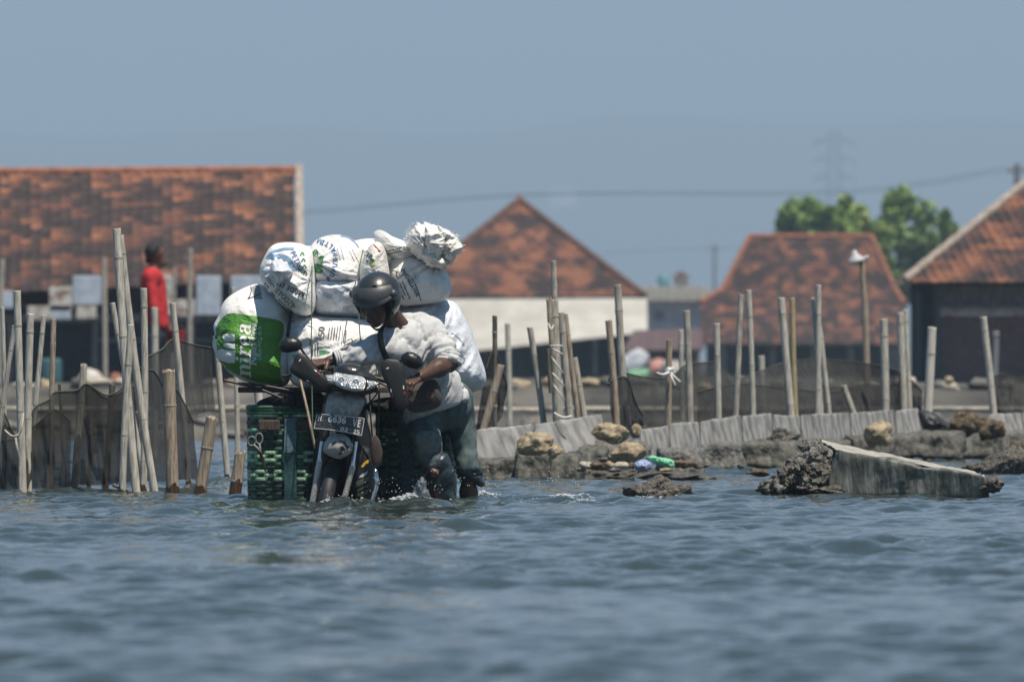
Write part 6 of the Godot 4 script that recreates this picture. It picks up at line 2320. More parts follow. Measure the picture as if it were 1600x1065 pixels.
func build_sacks() -> void:
	M.crinkle = noise_tex(141, 0.022, [], 4, 512)
	var n := noise(142, 0.018, 3)
	n.fractal_type = FastNoiseLite.FRACTAL_RIDGED
	M.crinkle.noise = n
	M.sack_white = sack_mat(0.80, 0.80, 0.785)
	M.sack_cool = sack_mat(0.68, 0.72, 0.78, 0.4)
	M.sack_cream = sack_mat(0.78, 0.76, 0.71)
	M.ink = flat_mat(0.05, 0.055, 0.07, 0.6)
	M.ink_blue = flat_mat(0.05, 0.12, 0.30, 0.6)
	M.ink_sky = flat_mat(0.16, 0.29, 0.44, 0.6)
	M.ink_green = flat_mat(0.045, 0.19, 0.07, 0.6)
	M.ink_red = flat_mat(0.38, 0.03, 0.04, 0.6)
	M.ink_yellow = flat_mat(0.70, 0.55, 0.06, 0.6)
	M.panel_green = noise_mat([lin2(0.065, 0.22, 0.022), lin2(0.09, 0.28, 0.032)], Vector3(4, 4, 4), 0.45, 143)
	M.panel_green.heightmap_enabled = true
	M.panel_green.heightmap_texture = M.crinkle
	M.panel_green.heightmap_scale = 0.3

	# green printed sack, low on the left
	var d := 40.72
	var a := blob([[401, 441], [424, 452], [448, 474], [455, 500], [456, 540], [455, 585], [452, 602], [430, 606], [404, 602], [378, 594], [358, 582], [343, 566], [334, 548], [330, 534], [337, 524], [331, 508], [340, 497], [344, 480], [352, 466], [372, 453]], d, 0.24, 0.26, {"center": [395, 530], "amp": 0.0135, "freq": 3.2, "seed": 21, "ties": [[336, 528, 0.20, 0.020, 5.0]], "p": 2.4, "soft": 2, "lean": Vector2(0, -0.22)})
	var t := sack("printed_sack", "white sack with big green printed panel, low on the left", a, M.sack_white)
	var g := MB.new()
	print_on(g, a, fan(pxs([[356, 491], [362, 489.5], [380, 491], [407, 495], [432, 499], [440, 502], [444.5, 508], [445, 515], [442, 530], [440, 560], [440, 585], [442, 600], [425, 600], [404, 597], [385, 591], [368, 584], [350, 574], [339, 566], [336, 558], [340, 545], [338, 530], [337, 515], [341, 505], [348, 496]], d)), 0.0018, 0.02)
	part("printed_panel", g, M.panel_green, t)
	var w := MB.new()
	for q in [[[350, 524], [356, 521], [369, 522], [369, 533], [354, 534], [349, 531]], [[338, 548], [347, 545], [354, 547], [370, 548], [369, 567], [358, 567], [345, 563], [337, 557]], [[352, 536], [369, 537], [370, 545], [356, 544], [350, 540]]]:
		print_on(w, a, fan(pxs(q, d)), 0.0036, 0.02)
	word(a, w, "nirea", 383.5, 546.5, PI / 2, 22.0, d, {"serif": true, "slant": 0.18, "sx": 1.02, "above": 0.004})
	word(a, w, "Pupuk Urea", 399.0, 537, PI / 2, 8.2, d, {"serif": true, "slant": 0.2, "above": 0.004})
	word(a, w, "UREA PRILL 46.N", 408.0, 536, PI / 2, 5.0, d, {"above": 0.004, "bold": false})
	part("lettering", w, M.white_paint, t)
	var hatch := MB.new()
	for k in 7:
		var y := 447.0 + k * 3.1
		strokes(a, hatch, [[393 + k * 1.0, y + 3], [399, y - 1], [406 + k * 0.8, y + 1]], 1.3, d)
	strokes(a, hatch, [[391, 444], [393, 455], [391, 463], [388, 467]], 1.6, d)
	strokes(a, hatch, [[388, 467], [398, 463], [408, 458]], 1.2, d)
	part("printed_hatching", hatch, M.ink, t)
	var eye := MB.new()
	eye.ball(xf(a.on(px2(341, 526, d).x, px2(341, 526, d).y, 0.0)), Vector3(0.016, 0.013, 0.006), 6, 10)
	part("dark_hole", eye, M.tarp, t)

	# lower middle sack, white with black print
	var db := 40.64
	var b := blob([[452, 500], [470, 492], [510, 493], [550, 496], [580, 500], [598, 510], [602, 540], [600, 570], [596, 596], [560, 604], [510, 606], [470, 606], [452, 600], [448, 560]], db, 0.25, 0.22, {"lean": Vector2(0, -0.25), "amp": 0.0195, "freq": 3.6, "seed": 22, "skew": 0.7, "stretch": Vector2(0.7, 1.5), "p": 2.6, "ties": [[480, 505, 0.22, 0.018, 4.0]]})
	t = sack("middle_sack", "white sack with black print between green sack and wader", b, M.sack_white)
	var k1 := MB.new()
	word(b, k1, "50", 504, 518, PI / 2, 10.0, db)
	dashes(b, k1, 514, 530, PI / 2 - 0.12, 5, 24, 4.2, 1.6, db, 5)
	strokes(b, k1, [[540, 540], [542, 516]], 1.6, db)
	strokes(b, k1, [[535, 539], [537, 514]], 0.9, db)
	dashes(b, k1, 490, 556, PI / 2, 3, 22, 4.0, 2.2, db, 6)
	strokes(b, k1, [[486, 546], [486, 530]], 1.2, db)
	dashes(b, k1, 458, 556, 0.2, 4, 16, 4.0, 1.8, db, 7)
	part("black_print", k1, M.ink, t)
	var k2 := MB.new()
	print_on(k2, b, fan(pxs([[500, 547], [508, 547], [519, 550], [512, 554], [500, 555]], db)), 0.002)
	part("green_print", k2, M.ink_green, t)

	# upper left sack with its tail hanging down
	var dc := 40.62
	var c := blob([[423, 382], [440, 378], [460, 378], [476, 382], [489, 392], [494, 425], [494, 470], [490, 494], [470, 494], [450, 484], [432, 468], [416, 452], [406, 436], [405, 416], [411, 404], [417, 392]], dc, 0.22, 0.24, {"center": [446, 435], "amp": 0.0165, "freq": 3.6, "seed": 23, "skew": -0.6, "stretch": Vector2(0.8, 1.4), "ties": [[436, 418, 0.2, 0.012, 4.0], [486, 440, 0.3, 0.014, 5.0]], "lean": Vector2(0.05, -0.25)})
	t = sack("blue_banded_sack", "white sack with blue band and small tail, upper left", c, M.sack_white)
	var cb := MB.new()
	strokes(c, cb, [[417, 403], [428, 393], [444, 389], [460, 389]], 4.0, dc)
	strokes(c, cb, [[418, 402], [440, 400], [452, 405], [457, 414], [459, 423]], 6.5, dc)
	part("blue_band", cb, M.ink_sky, t)
	var cw := MB.new()
	word(c, cw, "PETRO", 465, 408, -PI / 2 + 0.45, 8.0, dc)
	part("blue_lettering", cw, M.ink_blue, t)
	var cg := MB.new()
	for q in [[473, 397], [475, 407], [477, 417], [478, 427]]:
		strokes(c, cg, [[q[0] - 3, q[1] + 3], [q[0], q[1] - 3], [q[0] + 3, q[1] + 2]], 2.2, dc)
	part("green_print", cg, M.ink_green, t)
	var ck := MB.new()
	word(c, ck, "MADE IN", 456, 452, -0.42 + PI, 8.0, dc)
	word(c, ck, "42004B", 447, 466, 2.35, 9.0, dc, {"bold": false})
	word(c, ck, "KO", 416, 447, -1.0, 6.0, dc)
	word(c, ck, "00", 426, 461, -0.8, 6.0, dc)
	dashes(c, ck, 419, 432, -1.0, 2, 18, 3.2, 1.2, dc, 9)
	dashes(c, ck, 436, 468, -0.75, 2, 40, 4.5, 1.5, dc, 10)
	part("dark_print", ck, M.ink, t)
	var tail := blob([[424, 408], [436, 405], [447, 412], [458, 424], [452, 434], [436, 446], [430, 436], [420, 424]], dc - 0.22, 0.10, 0.10, {"center": [437, 424], "amp": 0.012, "freq": 7.0, "seed": 24, "ragged": 0.10, "soft": 1})
	var tm := MB.new()
	tail.shell(tm, 100, 22)
	part("knotted_tail", tm, M.sack_cool, t)

	# the round sack in the middle, lettered in an arc
	var dd := 40.74
	var e := blob([[482, 392], [488, 378], [501, 370], [520, 366], [538, 367], [552, 374], [562, 386], [567, 404], [572, 425], [570, 444], [540, 446], [505, 446], [487, 442], [483, 420], [482, 402]], dd, 0.25, 0.25, {"center": [522, 420], "amp": 0.0120, "freq": 3.5, "seed": 25, "ties": [[486, 408, 0.34, 0.016, 9.0], [566, 430, 0.14, 0.014, 5.0]], "lean": Vector2(0, -0.3)})
	t = sack("lettered_sack", "round white sack with arched blue lettering, middle of load", e, M.sack_white)
	var ew := MB.new()
	var arc := [[515, 437], [520.5, 430.5], [523.5, 423], [525, 415.5], [525.6, 407.5], [525, 398], [522.5, 391], [518, 385.5], [512, 381.5], [505.5, 379], [500, 377]]
	var letters := "PUPUKKALTIM"
	for k in letters.length():
		var p0 = arc[maxi(k - 1, 0)]
		var p1 = arc[mini(k + 1, arc.size() - 1)]
		word(e, ew, letters[k], arc[k][0], arc[k][1], atan2(-(p1[1] - p0[1]), p1[0] - p0[0]), 7.8, dd)
	part("lettering", ew, M.ink_blue, t)
	var er := MB.new()
	print_on(er, e, fan(pxs([[484, 403], [488, 401], [491, 406], [490, 412], [486, 415], [484, 411]], dd)), 0.003)
	part("red_print", er, M.ink_red, t)
	var eg := MB.new()
	for q in [[[487, 398], [491, 391], [496, 390], [499, 395], [497, 402], [491, 401]], [[497, 403], [503, 400], [508, 402], [506, 408], [499, 408]], [[490, 415], [496, 412], [502, 415], [506, 422], [503, 429], [495, 427], [490, 420]], [[501, 411], [506, 412], [507, 418], [503, 416]]]:
		print_on(eg, e, fan(pxs(q, dd)), 0.003)
	part("green_leaf_print", eg, M.ink_green, t)
	var ed := MB.new()
	dashes(e, ed, 533, 386, -1.3, 3, 24, 5.5, 1.0, dd, 12)
	dashes(e, ed, 551, 390, -1.1, 2, 24, 5.0, 1.0, dd, 13)
	part("faint_print", ed, flat_mat(0.22, 0.25, 0.30, 0.6), t)
	var eb := MB.new()
	strokes(e, eb, [[532, 367], [545, 370], [556, 378], [562, 386]], 4.5, dd)
	part("blue_band", eb, M.ink_sky, t)
	# the folded sack under it
	var df := 40.66
	var f := blob([[487, 438], [510, 436], [540, 437], [566, 438], [590, 440], [600, 455], [602, 480], [598, 494], [560, 496], [520, 497], [490, 493], [484, 470]], df, 0.15, 0.25, {"amp": 0.0156, "freq": 3.4, "seed": 26, "skew": 0.5, "ties": [[600, 470, 0.35, 0.018, 6.0], [486, 440, 0.3, 0.014, 6.0]], "stretch": Vector2(0.7, 1.6), "p": 3.4, "lean": Vector2(0, 0.42)})
	t = sack("folded_sack", "greyish white sack below the lettered one, behind the helmet", f, M.sack_cool)
	var fd := MB.new()
	dashes(f, fd, 536, 481, 0.15, 2, 12, 3.5, 1.5, df, 14)
	part("faint_print", fd, flat_mat(0.22, 0.24, 0.28, 0.6), t)
	# the sacks at the back that fill the heap
	for q in [[[[430, 400], [450, 386], [480, 384], [510, 384], [530, 400], [530, 470], [520, 500], [440, 500], [425, 450]], 41.05, 51, "white sack at the back, between blue banded and lettered sacks"], [[[540, 380], [560, 374], [585, 372], [610, 384], [640, 396], [660, 420], [660, 480], [600, 500], [550, 500], [535, 440]], 41.08, 52, "white sack at the back, behind the helmet and dotted sack"]]:
		var z := blob(q[0], q[1], 0.2, 0.2, {"amp": 0.014, "freq": 3.5, "seed": q[2], "skew": 0.4, "stretch": Vector2(0.7, 1.5)})
		sack("back_sack", q[3], z, M.sack_white)
	# small sack with coloured dots above the helmet
	var dg := 40.60
	var h := blob([[566, 404], [572, 392], [580, 380], [590, 376], [598, 382], [604, 398], [607, 416], [610, 440], [600, 450], [575, 450], [562, 444], [562, 424]], dg, 0.16, 0.2, {"amp": 0.008, "freq": 5.0, "seed": 27, "ties": [[602, 390, 0.15, 0.012, 5.0]]})
	t = sack("dotted_sack", "small white sack with coloured dots above the helmet", h, M.sack_cream)
	var hw := MB.new()
	word(h, hw, "CIB", 575, 398, -0.6, 7.5, dg)
	part("lettering", hw, M.ink, t)
	for q in [[574.5, 408.5, 2.6, M.ink_blue], [582, 407.5, 4.0, M.ink_green], [583.5, 413, 3.2, M.ink_yellow]]:
		var mb := MB.new()
		var dot := PackedVector2Array()
		var o := px2(q[0], q[1], dg)
		for k in 14:
			dot.append(o + Vector2(cos(TAU * k / 14), 0.75 * sin(TAU * k / 14)) * q[2] * dg / FOCAL)
		print_on(mb, h, fan(dot), 0.003)
		part("printed_dot", mb, q[3], t)
	var hr := MB.new()
	strokes(h, hr, [[584, 382], [590, 388], [595, 394]], 1.6, dg)
	part("red_print", hr, M.ink_red, t)
	# rolled sack that points up left, with the open ruffled mouth beside it
	var dr := 40.78
	var roll := blob([[583, 362], [590, 358], [599, 360], [612, 369], [630, 376], [642, 384], [648, 398], [636, 408], [616, 404], [600, 396], [588, 382], [582, 370]], dr, 0.12, 0.12, {"center": [614, 384], "amp": 0.008, "freq": 4.5, "seed": 28, "skew": -0.5, "stretch": Vector2(0.5, 2.0)})
	t = sack("rolled_sack", "rolled white sack end sticking up left of the ruffled mouth", roll, M.sack_white)
	var rw := MB.new()
	dashes(roll, rw, 606, 393, 0.25, 2, 30, 4.5, 1.5, dr, 15)
	part("dark_print", rw, M.ink, t)

	var du := 40.85
	var u := blob([[604, 402], [620, 394], [645, 396], [672, 406], [690, 416], [700, 428], [706, 446], [704, 462], [690, 472], [660, 476], [630, 478], [606, 470], [600, 440]], du, 0.24, 0.24, {"center": [652, 436], "amp": 0.0182, "freq": 3.4, "seed": 29, "skew": -0.7, "stretch": Vector2(0.6, 1.6), "ties": [[682, 408, 0.34, 0.024, 7.0], [604, 420, 0.3, 0.014, 6.0]], "lean": Vector2(0, -0.2)})
	t = sack("warning_sack", "plump white sack with boxed warning print, upper right", u, M.sack_white)
	var uk := MB.new()
	strokes(u, uk, [[621, 436], [634, 428], [642, 432], [650, 446], [655, 458], [658, 470]], 1.3, du)
	strokes(u, uk, [[620, 425], [621, 436]], 1.3, du)
	word(u, uk, "PERINGATAN", 641.5, 442.5, -1.05, 5.6, du)
	dashes(u, uk, 629, 440, -1.15, 4, 30, 4.6, 2.0, du, 16)
	part("boxed_print", uk, M.ink, t)
	# the ruffled mouth: crumpled cloth and loose threads
	var dm := 40.74
	var ruff := blob([[636, 372], [640, 358], [650, 350], [668, 348], [684, 354], [700, 362], [714, 372], [722, 382], [720, 394], [708, 402], [704, 414], [690, 418], [668, 414], [652, 404], [640, 392], [632, 382]], dm, 0.17, 0.17, {"center": [676, 382], "amp": 0.035, "freq": 2.6, "seed": 30, "ragged": 0.14, "soft": 1})
	var rm := MB.new()
	ruff.shell(rm, 200, 50)
	t = thing("ruffled_mouth", "crumpled frayed white sack mouth at the top right", "sack", ruff.c, "sacks tied on the motorcycle")
	part("sack", rm, M.sack_white, t)
	for q in [[[[690, 372], [704, 366], [716, 376], [722, 388], [714, 398], [706, 410], [690, 412], [686, 396]], -0.12, 31, M.sack_cream, 0.5], [[[640, 362], [652, 352], [668, 352], [676, 366], [672, 388], [662, 402], [650, 392], [642, 378]], -0.13, 37, M.sack_white, -0.7], [[[664, 354], [684, 356], [696, 372], [694, 392], [684, 408], [668, 400], [662, 380]], -0.17, 38, M.sack_white, 0.2], [[[656, 398], [676, 394], [696, 402], [704, 412], [690, 420], [668, 416]], -0.14, 39, M.sack_cream, -0.3], [[[684, 352], [702, 360], [712, 372], [702, 380], [690, 374]], -0.10, 40, M.sack_white, 0.9]]:
		var second := blob(q[0], dm + q[1], 0.07, 0.12, {"amp": 0.024, "freq": 4.2, "seed": q[2], "ragged": 0.18, "soft": 1, "skew": q[4], "stretch": Vector2(0.6, 1.7), "lean": Vector2(q[4] * 0.5, 0.3 - 0.4 * absf(q[4]))})
		var sm := MB.new()
		second.shell(sm, 120, 30)
		part("loose_flap", sm, q[3], t)
	var th := MB.new()
	var r := RandomNumberGenerator.new()
	r.seed = 33
	for k in 120:
		var an := r.randf_range(0, TAU)
		var p := ruff.at(an, 0.985, true)
		if k % 2 == 0:
			an = r.randf_range(2.3, 3.6)
			p = ruff.at(an, 0.99, true)
		var out := Vector3(cos(an), sin(an), r.randf_range(-0.2, 0.5)) * r.randf_range(0.008, 0.026)
		th.tube(path3([p, p + out * 0.5 + Vector3(0, r.randf_range(-0.005, 0.004), 0), p + out]), PackedFloat32Array([0.0012, 0.001, 0.0006]), 4)
	part("loose_threads", th, M.sack_white, t)
	t.get_node("loose_threads").set_meta("kind", "stuff")

	# big sack low on the right, behind the wader
	var dh := 41.0
	var v := blob([[600, 500], [614, 480], [640, 470], [670, 468], [700, 468], [716, 472], [724, 490], [734, 510], [746, 545], [758, 580], [764, 604], [750, 610], [728, 614], [700, 620], [660, 622], [620, 616], [600, 590], [596, 540]], dh, 0.30, 0.28, {"center": [672, 545], "amp": 0.026, "freq": 3.4, "seed": 32, "skew": 1.15, "stretch": Vector2(0.6, 1.6), "p": 2.4, "ties": [[712, 476, 0.3, 0.022, 5.0]]})
	t = sack("right_hand_sack", "big bluish white sack low on the right behind the wader", v, M.sack_cool)
	var vk := MB.new()
	strokes(v, vk, [[706, 520], [718, 528], [726, 540]], 1.0, dh)
	strokes(v, vk, [[716, 560], [722, 552], [727, 562], [721, 570], [716, 560]], 1.2, dh)
	dashes(v, vk, 712, 545, -1.2, 2, 16, 4.0, 1.2, dh, 17)
	part("faint_print", vk, flat_mat(0.2, 0.23, 0.28, 0.6), t)
	# boards, cloth and cords that carry the load
	var rack := thing("carrier_boards", "dark wooden boards carrying the sacks above the baskets", "carrier", P(470, 612, 40.9))
	for q in [[372, 690, 609, 40.62], [372, 690, 609, 40.85], [372, 690, 609, 41.08]]:
		var mb := MB.new()
		var p0 := P(q[0], q[2], q[3]); var p1 := P(q[1], q[2], q[3])
		mb.box(xf((p0 + p1) * 0.5), Vector3(p1.x - p0.x, 0.028, 0.11), 0.004)
		part("board", mb, M.brown_block, rack)
	for q in [[[350, 594], [400, 606], [440, 622]], [[372, 598], [420, 604], [460, 612]], [[440, 588], [462, 584], [490, 576]]]:
		var mb := MB.new()
		var pp := []
		for x in q:
			pp.append(P(x[0], x[1], 40.5))
		mb.tube(smooth(pp), PackedFloat32Array([0.007]), 8)
		part("rubber_strap", mb, M.black, rack)
	var cl := blob([[398, 634], [402, 626], [420, 620], [440, 613], [470, 610], [500, 612], [512, 622], [508, 636], [480, 642], [430, 641]], 40.62, 0.12, 0.15, {"amp": 0.02, "freq": 6.0, "seed": 35, "soft": 1})
	var cm := MB.new()
	cl.shell(cm, 100, 24)
	solo("black_cloth", cm, M.liner, "black cloth heaped on top of the left basket", "cloth")
	var cr := blob([[566, 634], [590, 622], [630, 618], [680, 622], [712, 634], [705, 646], [640, 648], [580, 646]], 40.85, 0.12, 0.15, {"amp": 0.02, "freq": 6.0, "seed": 36, "soft": 1})
	var crm := MB.new()
	cr.shell(crm, 100, 24)
	solo("black_cloth", crm, M.liner, "black cloth spread over the right basket's top", "cloth")
	var cords := [
		["green cord tied down over the left sacks", [[488, 404], [487, 430], [487, 480], [486, 540], [487, 600], [488, 650], [489, 690]], [0.22, -0.10, -0.1, -0.12, -0.16, -0.2, -0.2], 0.003, M.cord_green],
		["grey cord over the middle sacks beside the helmet", [[567, 390], [563, 410], [559, 440], [560, 480], [563, 530], [570, 560]], [0.22, -0.06, -0.16, -0.1, -0.12, -0.1], 0.003, M.cord_green],
		["brown rope slanting down to the left basket", [[462, 560], [468, 590], [478, 632], [486, 670], [492, 700]], [-0.2, -0.2, -0.26, -0.30, -0.30], 0.007, M.bamboo_tan],
		["black rubber strap between green and middle sack", [[455, 484], [453, 500], [450, 520], [449, 545]], [-0.02, -0.06, -0.08, -0.02], 0.009, M.black],
		["dark cord hanging behind the number plate, nearer one", [[577, 600], [579, 650], [583, 700], [585, 735]], [-0.1, -0.1, -0.06, -0.02], 0.004, M.rope],
		["dark cord hanging beside the right hand guard", [[592, 560], [592, 620], [590, 690], [587, 745]], [-0.1, -0.12, -0.08, 0.0], 0.005, M.rope]]
	for q in cords:
		var pp := []
		for k in q[1].size():
			pp.append(P(q[1][k][0], q[1][k][1], 40.55 + q[2][k] - (0.1 if q[3] < 0.006 and k > 0 and q[1][k][1] < 560 else 0.0)))
		var mb := MB.new()
		mb.tube(smooth(pp, 5), PackedFloat32Array([q[3]]), 6)
		solo("cord", mb, q[4], q[0], "cord")

# ---------------------------------------------------------------- the man who pushes
# one hand: w wrist, y towards the knuckles, z out of the palm (the side that closes), x across towards the little finger
func hand_bones(w: Vector3, y: Vector3, z: Vector3, s: float, thumb_side: float, curl: Array) -> Array:
	y = y.normalized()
	z = (z - y * z.dot(y)).normalized()
	var x := y.cross(z).normalized() * thumb_side
	var out := []
	var base := []
	for k in 4:
		var fx := (k - 1.5) * 0.0205 * s
		var b: Vector3 = w + x * fx + y * [0.084, 0.088, 0.085, 0.077][k] * s
		base.append(b)
		out.append([w + x * fx * 0.55 + y * 0.012 * s, b, 0.0125 * s, 0.0112 * s])
	for k in 4:
		var l: float = [0.92, 1.0, 0.94, 0.76][k] * s
		var p: Vector3 = base[k]
		var a := 0.0
		for j in 3:
			a += curl[j] + 0.06 * (k - 1.5)
			var q: Vector3 = p + (y * cos(a) + z * sin(a)) * [0.043, 0.027, 0.021][j] * l
			out.append([p, q, [0.0098, 0.0092, 0.0084][j] * s, [0.0092, 0.0084, 0.0072][j] * s])
			p = q
	var tb := w - x * 0.028 * s + y * 0.022 * s
	var t1 := tb + (-x * 0.75 + y * 0.6 + z * 0.35).normalized() * 0.042 * s
	var t2 := t1 + (-x * 0.05 + y * 0.6 + z * 0.8).normalized() * 0.032 * s
	var t3 := t2 + (x * 0.5 + y * 0.35 + z * 0.8).normalized() * 0.024 * s
	out += [[w - x * 0.012 * s + y * 0.01 * s, tb, 0.014 * s, 0.0135 * s], [tb, t1, 0.0135 * s, 0.0108 * s], [t1, t2, 0.0105 * s, 0.0095 * s], [t2, t3, 0.0095 * s, 0.008 * s]]
	return out

func build_wader() -> void:
	var q := func(x, y, dz) -> Vector3: return P(x, y, 40.0 + dz)
	M.skin = noise_mat([lin2(0.060, 0.028, 0.017), lin2(0.10, 0.049, 0.030)], Vector3(7, 7, 7), 0.48, 151)
	M.skin.subsurf_scatter_enabled = true
	M.skin.subsurf_scatter_strength = 0.08
	M.shirt = noise_mat([lin2(0.42, 0.43, 0.44), lin2(0.50, 0.51, 0.515), lin2(0.54, 0.545, 0.54)], Vector3(3, 3, 3), 0.9, 152, 0.03, 4)
	M.shirt.rim_enabled = true
	M.shirt.rim = 0.2
	M.trousers = noise_mat([lin2(0.035, 0.060, 0.064), lin2(0.075, 0.112, 0.114), lin2(0.14, 0.185, 0.18)], Vector3(1.8, 1.0, 1.8), 0.85, 153, 0.025, 4)
	M.trousers_wet = noise_mat([lin2(0.014, 0.023, 0.032), lin2(0.032, 0.050, 0.064)], Vector3(4, 2.5, 4), 0.38, 154, 0.025, 4)
	M.trousers_faded = noise_mat([lin2(0.10, 0.13, 0.135), lin2(0.19, 0.225, 0.22)], Vector3(5, 5, 5), 0.9, 155, 0.025, 4)
	var feet := q.call(712, 778, 0.55)
	var t := thing("person", "man in grey shirt and helmet bending to push the motorcycle", "person", Vector3(feet.x, STAND, feet.z))

	# places of the joints
	var neck: Vector3 = q.call(624, 508, 0.28)
	var head: Vector3 = q.call(591, 473, 0.12)
	var sl: Vector3 = q.call(674, 520, 0.36)
	var sr: Vector3 = q.call(612, 532, 0.24)
	var el: Vector3 = q.call(701, 567, 0.22)
	var wl: Vector3 = q.call(655, 589, -0.02)
	var er: Vector3 = q.call(566, 553, 0.10)
	var wr_: Vector3 = q.call(513, 564, 0.06)
	var pelvis: Vector3 = q.call(688, 634, 0.60)
	var hr: Vector3 = q.call(668, 645, 0.55)
	var kr: Vector3 = q.call(680, 716, 0.36)
	var ar := Vector3(q.call(696, 780, 0.5).x, STAND + 0.08, -40.52)
	var hl: Vector3 = q.call(712, 644, 0.66)
	var kl: Vector3 = q.call(728, 716, 0.62)
	var al := Vector3(q.call(740, 780, 0.8).x, STAND + 0.08, -40.85)

	var body := MB.new()
	net_mesh(body, [
		[neck + Vector3(0, -0.02, 0), neck.lerp(head, 0.6), 0.060, 0.055], [sr, sl, 0.042, 0.042], [q.call(648, 540, 0.34), q.call(680, 605, 0.52), 0.085, 0.09], [pelvis, pelvis + Vector3(0.02, 0, 0), 0.09, 0.09],
		[sl, el, 0.042, 0.041], [el, el.lerp(wl, 0.35), 0.043, 0.043], [el.lerp(wl, 0.35), wl, 0.043, 0.029],
		[sr, er, 0.040, 0.034], [er, wr_, 0.034, 0.027],
		[hr, kr, 0.052, 0.036], [kr, kr.lerp(ar, 0.35), 0.036, 0.042], [kr.lerp(ar, 0.35), ar, 0.042, 0.036], [ar, ar + Vector3(-0.03, -0.05, 0.14), 0.040, 0.030],
		[hl, kl, 0.048, 0.030], [kl, kl.lerp(al, 0.35), 0.030, 0.036], [kl.lerp(al, 0.35), al, 0.046, 0.034], [al, al + Vector3(0.0, -0.05, 0.14), 0.040, 0.030]], 0.035, 0.014)
	# the head, on a grid of its own: skull, brow, cheeks, nose, lips, chin, ears
	var fw := Vector3(-0.42, -0.36, 0.83).normalized()      # where he looks: down and to his right
	var sd := fw.cross(Vector3.UP).normalized()
	var upv := sd.cross(fw).normalized()
	var hd := func(f: float, u: float, s: float) -> Vector3: return head + fw * f + upv * u + sd * s
	net_mesh(body, [
		[hd.call(0.0, 0.045, 0), hd.call(-0.03, 0.045, 0), 0.082, 0.084], [hd.call(0.045, 0.01, 0), hd.call(0.052, -0.045, 0), 0.062, 0.050], [hd.call(0.058, -0.075, 0), hd.call(0.066, -0.080, 0), 0.032, 0.028],
		[hd.call(0.092, 0.030, -0.032), hd.call(0.092, 0.030, 0.032), 0.016, 0.016], [hd.call(0.100, 0.022, 0), hd.call(0.122, -0.022, 0), 0.011, 0.015], [hd.call(0.106, -0.024, -0.013), hd.call(0.106, -0.024, 0.013), 0.010, 0.010],
		[hd.call(0.074, -0.008, -0.045), hd.call(0.064, -0.03, -0.044), 0.022, 0.022], [hd.call(0.074, -0.008, 0.045), hd.call(0.064, -0.03, 0.044), 0.022, 0.022],
		[hd.call(0.097, -0.050, -0.018), hd.call(0.097, -0.050, 0.018), 0.0085, 0.0085], [hd.call(0.095, -0.063, -0.015), hd.call(0.095, -0.063, 0.015), 0.0095, 0.0095],
		[hd.call(-0.008, 0.0, -0.078), hd.call(-0.012, -0.03, -0.076), 0.015, 0.012], [hd.call(-0.008, 0.0, 0.078), hd.call(-0.012, -0.03, 0.076), 0.015, 0.012]], 0.018, 0.005)
	net_mesh(body, hand_bones(wl + (q.call(640, 596, -0.08) - wl).normalized() * 0.012, q.call(636, 600, -0.09) - wl, Vector3(-0.35, -0.75, 0.25), 1.0, 1.0, [0.75, 0.95, 0.6]), 0.006, 0.0035)
	net_mesh(body, hand_bones(wr_, q.call(490, 568, 0.02) - wr_, Vector3(-0.1, -0.9, -0.3), 1.0, -1.0, [0.8, 1.0, 0.7]), 0.006, 0.0035)
	part("body", body, M.skin, t)
	for s in [-0.030, 0.030]:
		var eb := MB.new()
		eb.ball(xf(hd.call(0.088, 0.010, s)), Vector3.ONE * 0.0125, 8, 12)
		part("eye", eb, flat_mat(0.35, 0.33, 0.30, 0.25), t)
		var ib := MB.new()
		ib.ball(xf(hd.call(0.096, 0.008, s)), Vector3.ONE * 0.006, 6, 10)
		part("iris", ib, flat_mat(0.01, 0.008, 0.006, 0.2), t)

	# shirt
	var shirt := MB.new()
	var hem: Vector3 = q.call(690, 641, 0.55)
	net_mesh(shirt, [
		[q.call(624, 529, 0.26), q.call(668, 521, 0.36), 0.072, 0.078], [q.call(640, 548, 0.30), q.call(674, 598, 0.48), 0.108, 0.130], [q.call(618, 548, 0.20), q.call(648, 600, 0.40), 0.075, 0.11], [q.call(598, 550, 0.22), q.call(606, 574, 0.28), 0.055, 0.045], [q.call(674, 598, 0.48), q.call(686, 638, 0.56), 0.132, 0.142], [q.call(696, 606, 0.52), q.call(710, 620, 0.54), 0.070, 0.070], [q.call(662, 620, 0.46), q.call(660, 650, 0.52), 0.09, 0.09],
		[q.call(671, 521, 0.37), q.call(690, 545, 0.28), 0.072, 0.066], [q.call(690, 545, 0.28), q.call(700, 564, 0.22), 0.065, 0.058],
		[q.call(616, 531, 0.24), q.call(584, 547, 0.14), 0.070, 0.058], [q.call(584, 547, 0.14), q.call(560, 555, 0.09), 0.057, 0.050], [q.call(560, 555, 0.09), q.call(520, 563, 0.06), 0.048, 0.038],
		[q.call(632, 505, 0.33), q.call(654, 506, 0.40), 0.046, 0.058]], 0.035, 0.009, [
		[hem, Vector3(0.34, -0.93, 0.05).normalized(), 0.34], [q.call(524, 562, 0.05), (wr_ - er).normalized(), 0.07], [q.call(701, 567, 0.21), Vector3(-0.25, -0.93, 0.25).normalized(), 0.085]])
	var n1 := noise(156, 4.2, 2)
	n1.domain_warp_enabled = true
	n1.domain_warp_amplitude = 0.05
	n1.domain_warp_frequency = 3.0
	var n2 := noise(157, 16.0, 3)
	# long folds hang from the shoulder to the hem; short ones ring the sleeves
	var ax := Vector3(0.45, 0.86, -0.2).normalized()
	var arm := (el - sl).normalized()
